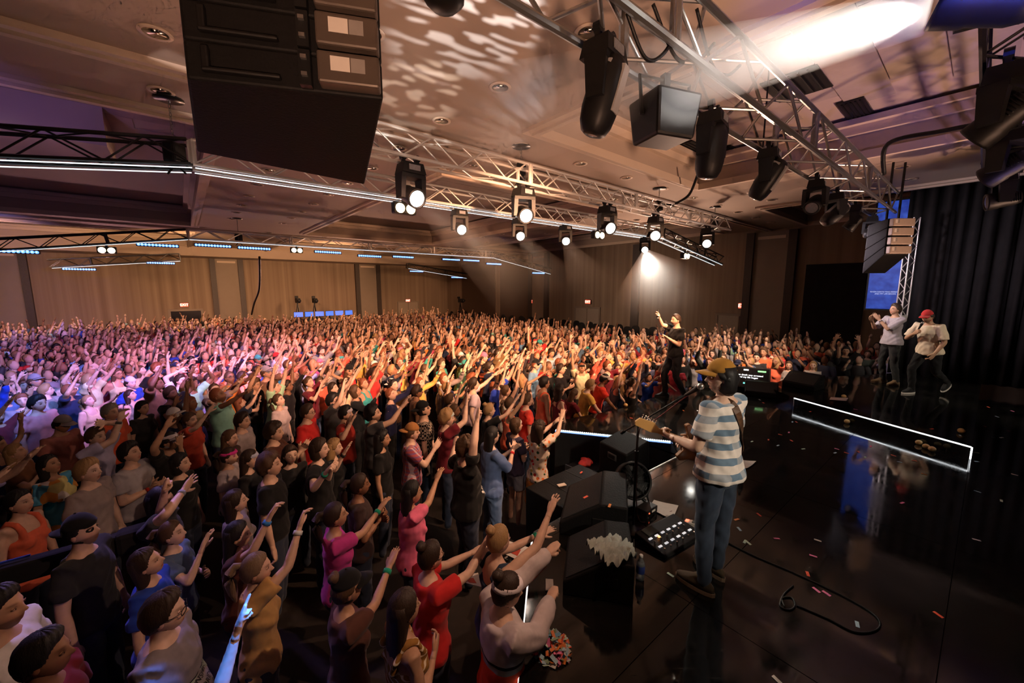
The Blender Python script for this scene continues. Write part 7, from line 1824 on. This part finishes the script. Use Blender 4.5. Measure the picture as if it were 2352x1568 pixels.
# confetti strips lying about
cc = {'coral': (0.85, 0.12, 0.06), 'pink': (0.85, 0.22, 0.42), 'pale green': (0.50, 0.66, 0.52), 'pale blue': (0.40, 0.60, 0.72), 'orange': (0.85, 0.28, 0.06), 'white': (0.75, 0.72, 0.66)}
cmesh = {k: MB().hexa([(-.028, -.011, 0), (.028, -.011, 0.003), (.028, .011, 0.003), (-.028, .011, 0), (-.028, -.011, 0.0012), (.028, -.011, 0.0042), (.028, .011, 0.0042), (-.028, .011, 0.0012)]).mesh('confetti_strip') for k in cc}
for k, me in cmesh.items(): me.materials.append(mat('confetti_' + k.replace(' ', '_'), cc[k], 0.6, noise=0.05))
spots_c = [(1855, 1318, 'coral'), (1875, 1355, 'pink'), (1898, 1363, 'pink'), (1868, 1277, 'pink'), (1878, 1241, 'white'), (1784, 1237, 'pink'), (1711, 1244, 'pale green'), (1719, 1247, 'pale green'), (1969, 1434, 'pale blue'), (2072, 1155, 'pink'), (1692, 1193, 'orange'), (1743, 1182, 'coral'), (1698, 1215, 'pale blue'), (1684, 1142, 'coral'), (1727, 1014, 'pale green'), (1787, 1023, 'pale blue'), (1845, 1031, 'pale green'), (1918, 1040, 'pale blue'), (1987, 1050, 'pale green'), (2066, 1061, 'pale blue'), (1792, 998, 'coral'), (1818, 1012, 'coral'), (1812, 993, 'pink'), (1765, 1010, 'coral'), (1829, 969, 'coral'), (1820, 969, 'pale blue'), (1922, 1031, 'pink'), (1944, 1040, 'coral'), (1972, 1038, 'coral'), (2000, 1025, 'pink'), (2052, 1046, 'coral'), (2100, 1058, 'coral'), (2123, 1089, 'orange'), (2140, 985, 'coral'), (2300, 1005, 'white'), (2290, 957, 'pale blue'), (2244, 1040, 'pale green'), (2244, 1060, 'pale blue'), (2300, 1150, 'pale green'), (2245, 1129, 'pale blue'), (2243, 1240, 'white'), (2155, 1412, 'coral'), (1785, 1562, 'white'), (1540, 1320, 'pale green'), (2330, 1090, 'white'), (1862, 945, 'coral'), (1965, 940, 'pink'), (1345, 1148, 'coral'), (1400, 1168, 'orange'), (1335, 1085, 'coral'), (1385, 1095, 'pale green'), (1450, 960, 'coral'), (1490, 962, 'white'), (1570, 943, 'orange'), (1602, 943, 'white'), (1610, 1085, 'orange'), (1753, 925, 'coral'), (1745, 918, 'white'), (2205, 1000, 'pale blue'), (2270, 935, 'coral'), (2325, 944, 'pink'), (1310, 1290, 'pale green'), (1318, 1320, 'white')]
LANDS = [(1640, 1345, 'the guitarist shoes'), (1960, 1410, 'the cable loop'), (2230, 1060, 'the lit riser corner'), (1830, 960, 'the far end of the lit riser'), (2000, 1030, 'the middle of the lit riser'), (1540, 1250, 'the pedalboard'), (1540, 930, 'the singer feet'), (1380, 1150, 'the large stage wedge'), (1340, 1090, 'the low subwoofer'), (1720, 1020, 'the guitarist back'), (1730, 1200, 'the guitarist knees'), (2300, 960, 'the right frame edge'), (1300, 1300, 'the stage front edge'), (1960, 1240, 'the open dark floor')]
cnt = {}
spots_c.sort(key=lambda s: min((t[0] - s[0]) ** 2 + (t[1] - s[1]) ** 2 for t in LANDS))
for (x, y, cn) in spots_c:
    zz = RISER if (x > 1830 and y < 913 + (x - 1825) * 0.275) else STAGE
    if x < 1420 and y > 1120 and y < 1200: zz = STAGE + 0.33
    if x < 1400 and y < 1110: zz = 0.985
    q = on_z(x, y, zz); o = link('confetti_strip', cmesh[cn], None); o.location = (q.x, q.y, zz + 0.001); o.rotation_euler = (0, 0, random.uniform(0, PI))
    if zz > STAGE + 0.3: o.location.z = zz + 0.03
    lm = min(LANDS, key=lambda t: (t[0] - x) ** 2 + (t[1] - y) ** 2)[2]; cnt[(cn, lm)] = cnt.get((cn, lm), 0) + 1
    tag(o, ('%s confetti strip, closest one by %s' % (cn, lm)) if cnt[(cn, lm)] == 1 else '%s confetti strip, %s of its colour by %s' % (cn, ORD[cnt[(cn, lm)] - 1], lm), 'confetti', 'confetti strips on the stage')
# heap of confetti at the stage edge and a scatter in the pit
def heap(loc, n_, r, hgt, label):
    mb = MB(); cols = []
    rr = random.Random(5)
    for k in range(n_):
        a = rr.uniform(0, 2 * PI); q = r * math.sqrt(rr.random()); z = hgt * (1 - (q / r) ** 2) * rr.uniform(0.2, 1) + 0.005
        R_ = rotz(rr.uniform(0, 6)) @ rotx(rr.uniform(-0.9, 0.9)) @ roty(rr.uniform(-0.6, 0.6)); n0 = mb.n
        mb.box((math.cos(a) * q, math.sin(a) * q, z), (rr.uniform(0.03, 0.06), rr.uniform(0.016, 0.03), 0.002), R_)
        c = rr.choice(list(cc.values()) + [(0.10, 0.30, 0.45), (0.75, 0.2, 0.05), (0.25, 0.36, 0.22)]); cols.append(np.tile(np.array([*c, 1.0]), (mb.n - n0, 1)))
    me = mb.mesh('confetti_heap'); at = me.attributes.new('paint', 'FLOAT_COLOR', 'POINT'); at.data.foreach_set('color', np.concatenate(cols).astype(np.float32).ravel())
    if 'heap' not in MATS:
        m, nt, b = new_mat('confetti_mix'); a_ = nt.nodes.new('ShaderNodeAttribute'); a_.attribute_name = 'paint'; nt.links.new(a_.outputs['Color'], b.inputs['Base Color']); b.inputs['Roughness'].default_value = 0.6; MATS['heap'] = m
    o = link('confetti_heap', me, MATS['heap']); o.location = loc; tag(o, label, 'confetti', None, 'stuff')
q = on_z(1268, 1492, STAGE); heap((q.x, q.y, STAGE), 130, 0.12, 0.10, 'heap of many-coloured confetti on the dark stage edge')
q = on_z(1215, 1168, 0.0); heap((-0.12 + 0.35, 4.35, 0.0), 120, 0.5, 0.02, 'scatter of pale confetti on the pit floor')
# phone and small case left on the front edge
e = empty('smartphone', on_z(1262, 1345, STAGE), 1.5, 'silver phone lying on the stage edge near the track jacket fist', 'phone')
MB().box((0, 0, 0.006), (0.13, 0.065, 0.010)).build('phone_body', M_BLACK, e, bevel=0.004); MB().box((0, 0, 0.0115), (0.12, 0.06, 0.001)).build('phone_screen', mat('phone_glass', (0.5, 0.48, 0.48), 0.08, 0.6), e)
e = empty('drink_carton', on_z(1290, 1115, 0.985), 0.4, 'small white card lying on the low subwoofer', 'card'); MB().box((0, 0, 0.008), (0.11, 0.06, 0.014)).build('card', M_WHITEP, e, bevel=0.003)
# white poster boards at the barrier
q0 = on_z(1180, 1262, 1.0)
M_RED = mat('poster_red', (0.45, 0.05, 0.02), 0.7)
for (cs, lab, z) in (([(1170, 1245), (1215, 1260), (1195, 1292), (1160, 1275)], 'white poster board with red square beside the blond updo', 1.02), ([(1046, 1330), (1098, 1318), (1110, 1352), (1072, 1342)], 'white poster board with orange corner beside the red tee', 1.02)):
    o = sheet('poster_board', [on_z(*c, z) for c in cs], lab, M_WHITEP, 'poster', 0.0)
    k = sheet('red_patch', [on_z(*((np.array(cs[0]) * (1 - s) * (1 - t) + np.array(cs[1]) * s * (1 - t) + np.array(cs[2]) * s * t + np.array(cs[3]) * (1 - s) * t)), z + 0.003) for s, t in ((0.3, 0.3), (0.7, 0.3), (0.7, 0.75), (0.3, 0.75))], 'red patch', M_RED, None, 0.0)
    k.parent = o; k.location = k.location - o.location
    for key in ('label', 'category'):
        if key in k: del k[key]
# crowd barrier in front of the stage
b0, b1 = Vector((-0.16, 0.8, 0)), Vector((0.0, 3.4, 0))
e = empty('crowd_barrier', b0, 0, 'low dark crowd barrier along the stage front', 'barrier')
d = b1 - b0
MB().tube([(0, 0, 1.0), (d.x, d.y, 1.0)], [0.025, 0.025], 8).build('top_rail', M_BLACKM, e)
for k in range(4): MB().tube([(d.x * k / 3, d.y * k / 3, 0), (d.x * k / 3, d.y * k / 3, 1.0)], [0.02, 0.02], 8).build('post', M_BLACKM, e)
MB().hexa([(0, 0, 0.08), (d.x, d.y, 0.08), (d.x + 0.01, d.y, 0.08), (0.01, 0, 0.08), (0, 0, 0.95), (d.x, d.y, 0.95), (d.x + 0.01, d.y, 0.95), (0.01, 0, 0.95)]).build('panel', M_BLACK, e)
# camera crane arm crossing the lower left
a = on_z(-40, 1335, 1.35); b_ = on_z(325, 1232, 1.35)
e = empty('camera_crane', a, 0, 'dark padded camera crane arm crossing the lower left crowd', 'crane')
d = b_ - a; x_ = d.normalized(); y_ = Vector((0, 0, 1)).cross(x_).normalized(); z_ = x_.cross(y_)
R_ = np.array([list(x_), list(y_), list(z_)]).T
MB().box(tuple(d / 2), (d.length, 0.10, 0.16), R_).build('arm', M_DRAPE, e, bevel=0.02)
MB().box(tuple(d * 1.0), (0.30, 0.16, 0.20), R_).build('padded_end', M_DRAPE, e, bevel=0.04)
MB().tube([tuple(d * 0.0 + Vector((0, 0, 0.10))), tuple(d * 0.28 + Vector((0, 0, 0.10)))], [0.008, 0.008], 6).build('blue_edge', mat('blue_strip', (0.02, 0.06, 0.4), 0.4), e)
MB().tube([(0, 0, 0.0), (0, 0, -1.35)], [0.05, 0.07], 10).build('column', M_BLACK, e)
# floor cables
Z = STAGE + 0.006
cable([on_z(x, y, Z) for x, y in ((1660, 1240), (1730, 1275), (1830, 1318), (1930, 1365), (2000, 1405), (2022, 1432), (2005, 1450), (1960, 1450), (1900, 1420), (1830, 1390))], 0.006, 'long black cable curving in a big loop over the stage floor')
cable([on_z(x, y, Z) for x, y in ((1822, 1345), (1800, 1365), (1792, 1390), (1812, 1400), (1826, 1390), (1818, 1372), (1796, 1374), (1802, 1392))], 0.006, 'small coil of black cable on the stage floor')
cable([on_z(x, y, Z) for x, y in ((1480, 1170), (1510, 1160), (1540, 1185), (1580, 1200), (1660, 1240))], 0.006, 'black cable leading from the pedalboard to the right')
cable([on_z(x, y, Z) for x, y in ((1490, 1190), (1475, 1180), (1488, 1165), (1505, 1180), (1495, 1195))], 0.007, 'tangle of black cable behind the pedalboard')
# guitarist's right: leather cased amp line
# ---------------------------------------------------------------- prints on shirts
def print_on(P, parts, m):
    """lay lettering on the chest of a shirt by casting it onto the cloth"""
    top = [c for c in P.root.children if c.data == P.me_top][0]
    V = np.array([v.co[:] for v in P.me_top.vertices]); bvh = BVHTree.FromPolygons([Vector(v) for v in V], [tuple(p.vertices) for p in P.me_top.polygons])
    for (me0, x, z, s) in parts:
        me = me0.copy(); me.materials.clear(); me.materials.append(m)
        bm = bmesh.new(); bm.from_mesh(me)
        bmesh.ops.subdivide_edges(bm, edges=[e_ for e_ in bm.edges if e_.calc_length() * s > 0.03], cuts=2)
        for v in bm.verts:
            px_, pz_ = x - v.co.x * s, z + v.co.y * s
            hit = bvh.ray_cast(Vector((px_, 0.6, pz_)), Vector((0, -1, 0)))[0]
            v.co = (px_, (hit.y if hit else 0.13) + 0.004, pz_)
        bm.to_mesh(me); bm.free()
        link('print', me, None, top)
def disc(r, n=24): return MB().add([(math.cos(t) * r, math.sin(t) * r, 0) for t in np.arange(n) * 2 * PI / n], [tuple(range(n))]).mesh('patch')
def quadm(w, h): return MB().add([(-w / 2, -h / 2, 0), (w / 2, -h / 2, 0), (w / 2, h / 2, 0), (-w / 2, h / 2, 0)], [(0, 1, 2, 3)]).mesh('patch')
by = {kw['label']: P for P, kw in QUEUE}
def who(s): return [p for l, p in by.items() if s in l][0]
K_ = mat('print_black', (0.01, 0.01, 0.012), 0.8); W_ = mat('print_white', (0.7, 0.68, 0.65), 0.8); G_ = mat('print_mint', (0.35, 0.42, 0.36), 0.8); R2 = mat('print_red', (0.6, 0.03, 0.02), 0.8); Y_ = mat('print_brown', (0.35, 0.14, 0.03), 0.8)
pb = who('sunshine print')
print_on(pb, [(quadm(0.25, 0.24), 0.0, 1.08, 1.0)], G_)
def lift(m): return m
for P, parts, m in ((pb, [(TEXTS['SUNSHINE'], 0, 1.17, 1.3), (TEXTS['FLORIDA'], 0, 1.12, 1.3), (TEXTS['195'], 0, 1.04, 1.3), (quadm(0.24, 0.010), 0, 1.205, 1.0)], K_), (who('hot pink tee'), [(TEXTS['ER'], -0.02, 1.30, 1.3), (TEXTS['INE'], 0, 1.23, 1.3), (TEXTS['BEH'], 0, 1.15, 1.3)], K_), (who('royal blue tee'), [(TEXTS['GO BIG'], 0, 1.28, 1.4), (quadm(0.2, 0.012), 0, 1.33, 1.0), (quadm(0.2, 0.012), 0, 1.23, 1.0)], W_),
        (who('black emblem'), [(disc(0.05), -0.05, 1.27, 1.0), (disc(0.05), 0.05, 1.27, 1.0), (quadm(0.16, 0.03), 0, 1.22, 1.0)], K_), (who('red round print'), [(disc(0.075), 0, 1.25, 1.0)], R2), (who('yellow printed'), [(TEXTS['GO BIG'], 0, 1.27, 1.2)], Y_), (who('boy in charcoal tee pointing') if any('boy in charcoal tee pointing' in l for l in by) else pb, [], W_), (who('black tank with lettering'), [(TEXTS['ON'], 0, 1.2, 1.4)], W_), (who('red tee with white mark'), [(quadm(0.11, 0.02), 0, 1.27, 1.0)], W_), (who('orange sleeveless'), [(quadm(0.10, 0.02), 0, 1.26, 1.0), (disc(0.015), 0, 1.29, 1.0)], K_)):
    if parts: print_on(P, parts, m)
pc = who('checkered-flag'); chk = []
for i in range(7):
    for j in range(9):
        if (i + j) % 2: chk.append((quadm(0.024, 0.024), -0.02 + (i - 3) * 0.024 + j * 0.006, 1.30 - j * 0.024, 1.0))
mbq = MB()
for (_, x_, z_, s_) in chk: mbq.add([(-x_ - .012, z_ - .012, 0), (-x_ + .012, z_ - .012, 0), (-x_ + .012, z_ + .012, 0), (-x_ - .012, z_ + .012, 0)], [(0, 1, 2, 3)])
print_on(pc, [(mbq.mesh('patch'), 0, 0, 1.0)], W_)
pj = who('track jacket')
# stripes along the jacket sleeves
for s in ('R', 'L'):
    el, wr, sh = pj.el[s], pj.wr[s], pj.sh[s]; d = norm(wr - el)
    o = MB().tube([wr - d * 0.05, wr - d * 0.005], [0.050, 0.044], 12).build('cuff', None, pj.root, True); o.data.materials.append(M_SATIN); o.color = (0.7, 0.05, 0.02, 1)
    side = norm(np.cross(d, (0, 0, 1))); dn = norm(np.cross(side, d)); dn = dn if dn[2] < 0 else -dn
    o = MB().tube([sh + dn * 0.075, el + dn * 0.075, wr - d * 0.04 + dn * 0.062], [0.032, 0.032, 0.026], 8).build('sleeve_stripe', None, pj.root, True); o.data.materials.append(M_SATIN); o.color = (0.75, 0.06, 0.02, 1)
# ---------------------------------------------------------------- control desk and cameras at the back
RZ = 0.55
o = structure('floor_riser_for_control_desk', uwbox(MB(), to_uw(DESK)[0] - 2.1, to_uw(DESK)[0] + 2.1, to_uw(DESK)[1] - 0.7, to_uw(DESK)[1] + 1.6, 0, RZ), M_DRAPE)
e = empty('control_desk', (DESK.x, DESK.y, RZ), math.radians(40), 'long control desk with blue lit monitors at the back of the crowd', 'desk')
MB().box((0, 0, 0.92), (3.6, 0.8, 0.06)).build('desk_top', M_BLACK, e); MB().box((0, -0.38, 0.45), (3.6, 0.03, 0.9)).build('front_cloth', M_DRAPE, e)
for s in (-1.7, 1.7): MB().box((s, 0, 0.45), (0.06, 0.7, 0.9)).build('leg_panel', M_BLACK, e)
M_MON = mat('blue_monitor', (0.05, 0.1, 0.4), 0.4, emit=(0.05, 0.18, 1.0), estr=1.1)
for k in range(6):
    m_ = empty('computer_monitor', UW(*[a + b_ for a, b_ in zip(to_uw(DESK), (-1.4 + 0.58 * k, 0.05))], RZ + 0.95), math.radians(40 + 180 + (8 if k % 2 else -6)), 'blue glowing monitor on the control desk, %s from the left' % ('first', 'second', 'third', 'fourth', 'fifth', 'sixth')[k], 'monitor', 'monitors on the control desk')
    MB().box((0, 0, 0.32), (0.5, 0.03, 0.32)).build('screen_back', M_BLACK, m_); MB().box((0, 0.017, 0.32), (0.47, 0.004, 0.28)).build('display', M_MON, m_); MB().box((0, -0.016, 0.32), (0.44, 0.004, 0.26)).build('rear_light', M_MON, m_); MB().tube([(0, 0, 0), (0, 0, 0.2)], [0.1, 0.02], 8).build('foot', M_BLACK, m_)
for (x, lab) in ((683, 'video camera on tripod left of the control desk'), (722, 'video camera on tripod right of the first camera'), (1057, 'dark video camera on tall tripod in the far corner')):
    q = on_w(x, 690, 28.0 if x < 1000 else 25.6); e = empty('video_camera', (q.x, q.y, 0), math.radians(40 + 180), lab, 'camera')
    zc_ = q.z
    MB().box((0, 0.1, zc_), (0.22, 0.55, 0.30)).build('camera_body', M_BLACK, e, bevel=0.03); o = lathe([(0.09, 0), (0.10, 0.2), (0.08, 0.22)], 12).build('lens_barrel', M_BLACK, e, True); o.location = (0, 0.37, zc_); o.rotation_euler = (-PI / 2, 0, 0)
    MB().box((0.0, -0.2, zc_ + 0.22), (0.18, 0.12, 0.14)).build('viewfinder', M_BLACK, e)
    for k in range(3):
        t = k * 2 * PI / 3; MB().tube([(0, 0, zc_ - 0.15), (math.cos(t) * 0.45, math.sin(t) * 0.45, 0)], [0.03, 0.02], 6).build('tripod_leg', M_BLACKM, e)
# rows of dark chairs pushed back along the right wall
sm_ = MB().box((0, 0, 0.45), (0.44, 0.44, 0.06)).mesh('seat'); sm_.materials.append(M_DRAPE)
bk = MB().loft([np.array([(math.copysign(min(abs(x_), 0.21), x_) * k_, -0.21 - 0.03 * (z_ - 0.5) + y_, z_) for x_, y_ in ((-0.22, -0.02), (0.22, -0.02), (0.22, 0.02), (-0.22, 0.02))]) for z_, k_ in ((0.5, 0.95), (0.8, 1.0), (0.95, 0.95), (1.02, 0.7), (1.05, 0.3))]).mesh('backrest'); bk.materials.append(M_DRAPE)
lg = cyl_mesh('leg', M_BLACKM, 6)
gi = 0
for r in range(2):
    for k in range(20):
        u, w = WALL_U - 0.9 - r * 0.75, 29.0 - k * 1.02
        if w < 9.5: continue
        gi += 1
        lift_ = 0.42 if True else 0
        for st_ in range(1):
            e = empty('stacking_chair', UW(u, w, 0), math.radians(-50 + 180), 'black stacking chair, %s from the far corner, %s row by the right wall' % (ORD[k], ('back', 'front')[r]), 'chair', 'chairs along the right wall, %s row' % ('back', 'front')[r])
            e.scale = (1.15, 1.15, 1.35)
            link('seat', sm_, None, e); link('backrest', bk, None, e)
            for sx in (-0.19, 0.19):
                for sy in (-0.19, 0.19): rod('leg', lg, (sx, sy, 0), (sx, sy, 0.44), 0.012, e)
# ---------------------------------------------------------------- haze in the two visible beams
def beam_haze(src, tgt, r0, r1, dens, label):
    src, tgt = Vector(src), Vector(tgt); L = (tgt - src).length
    m = bpy.data.materials.new('haze'); m.use_nodes = True; nt = m.node_tree
    for nd_ in list(nt.nodes):
        if nd_.type != 'OUTPUT_MATERIAL': nt.nodes.remove(nd_)
    vsn = nt.nodes.new('ShaderNodeVolumeScatter'); vsn.inputs['Density'].default_value = dens; vsn.inputs['Anisotropy'].default_value = 0.1
    vsn.inputs['Color'].default_value = (1, 0.97, 0.92, 1)
    tc = nt.nodes.new('ShaderNodeTexCoord'); sp = nt.nodes.new('ShaderNodeSeparateXYZ'); nt.links.new(tc.outputs['Object'], sp.inputs[0])
    mr = nt.nodes.new('ShaderNodeMapRange'); mr.inputs['From Min'].default_value = 0.0; mr.inputs['From Max'].default_value = L; mr.inputs['To Min'].default_value = 1.0; mr.inputs['To Max'].default_value = 0.0; nt.links.new(sp.outputs[2], mr.inputs['Value'])
    pw = nt.nodes.new('ShaderNodeMath'); pw.operation = 'POWER'; pw.inputs[1].default_value = 1.6; nt.links.new(mr.outputs[0], pw.inputs[0])
    ml_ = nt.nodes.new('ShaderNodeMath'); ml_.operation = 'MULTIPLY'; ml_.inputs[1].default_value = dens; nt.links.new(pw.outputs[0], ml_.inputs[0]); nt.links.new(ml_.outputs[0], vsn.inputs['Density'])
    nt.links.new(vsn.outputs[0], nt.nodes['Material Output'].inputs['Volume'])
    o = lathe([(r0, 0.0), (r1, L)], 20).build('beam_haze', m, None); o.location = src; o.rotation_mode = 'QUATERNION'; o.rotation_quaternion = Vector((0, 0, 1)).rotation_difference(tgt - src)
    tag(o, label, 'haze', None, 'stuff')
    return o
ls = UW(u_on(1475, 555, TW1), TW1 - 0.1, TZ1 - 0.45); lt = on_y(1540, 760, 9.0)
spot('beam_light', ls + (lt - ls).normalized() * 0.25, lt, 1500, (1, 0.92, 0.78), 48, 1.0, 0.1)
beam_haze(ls + (lt - ls).normalized() * 0.16, ls + (lt - ls) * 0.75, 0.12, 1.25, 0.9, 'hazy white beam falling from the brightest moving head')
l5 = L5 + Vector((0, 0, -0.47)); t5 = L5 + Vector((-3.75, 2.75, -0.25))
spot('beam_light', l5 + (t5 - l5).normalized() * 0.22, t5, 700, (1, 0.90, 0.80), 30, 0.6, 0.1)
beam_haze(l5 + (t5 - l5).normalized() * 0.20, l5 + (t5 - l5) * 0.75, 0.10, 0.50, 1.9, 'hazy pale beam crossing the ceiling at the top right')

# blue beam catching the pointing arm and the blue-washed lamp
pa = who('blue-lit pointing'); hw_ = local_to_world(pa, pa.hand_R[0])
spot('blue_beam', Vector((-0.55, 2.5, 4.5)), hw_ + Vector((-0.12, -0.06, -0.16)), 2300, (0.0, 0.21, 1.0), 17, 0.5, 0.03)
print('ARM', hw_, pa.root.location)
spot('blue_beam', L5 + Vector((-0.5, -0.9, -1.0)), L5 + Vector((0, 0, -0.3)), 160, (0.02, 0.08, 1.0), 50, 0.6, 0.05)

for (x, y, w, z, lab) in ((935, 400, 5.0, Z2, 'faint hazy glow below the largest moving head'), (1049, 500, TW1, TZ1, 'faint hazy glow below the leftmost head of second truss'), (1186, 522, TW1, TZ1, 'faint hazy glow below the head under the hoist'), (1292, 530, TW1, TZ1, 'faint hazy glow below the third head of second truss')):
    s0 = UW(u_on(x, y, w), w - 0.1, z - 0.43); tg = Vector((2.2, 6.0, 1.6)); dd = (tg - s0).normalized()
    spot('beam_light', s0 + dd * 0.22, tg, 70, (1, 0.9, 0.75), 30, 1.0, 0.08)
    beam_haze(s0 + dd * 0.17, s0 + dd * 2.2, 0.12, 0.55, 0.15, lab)
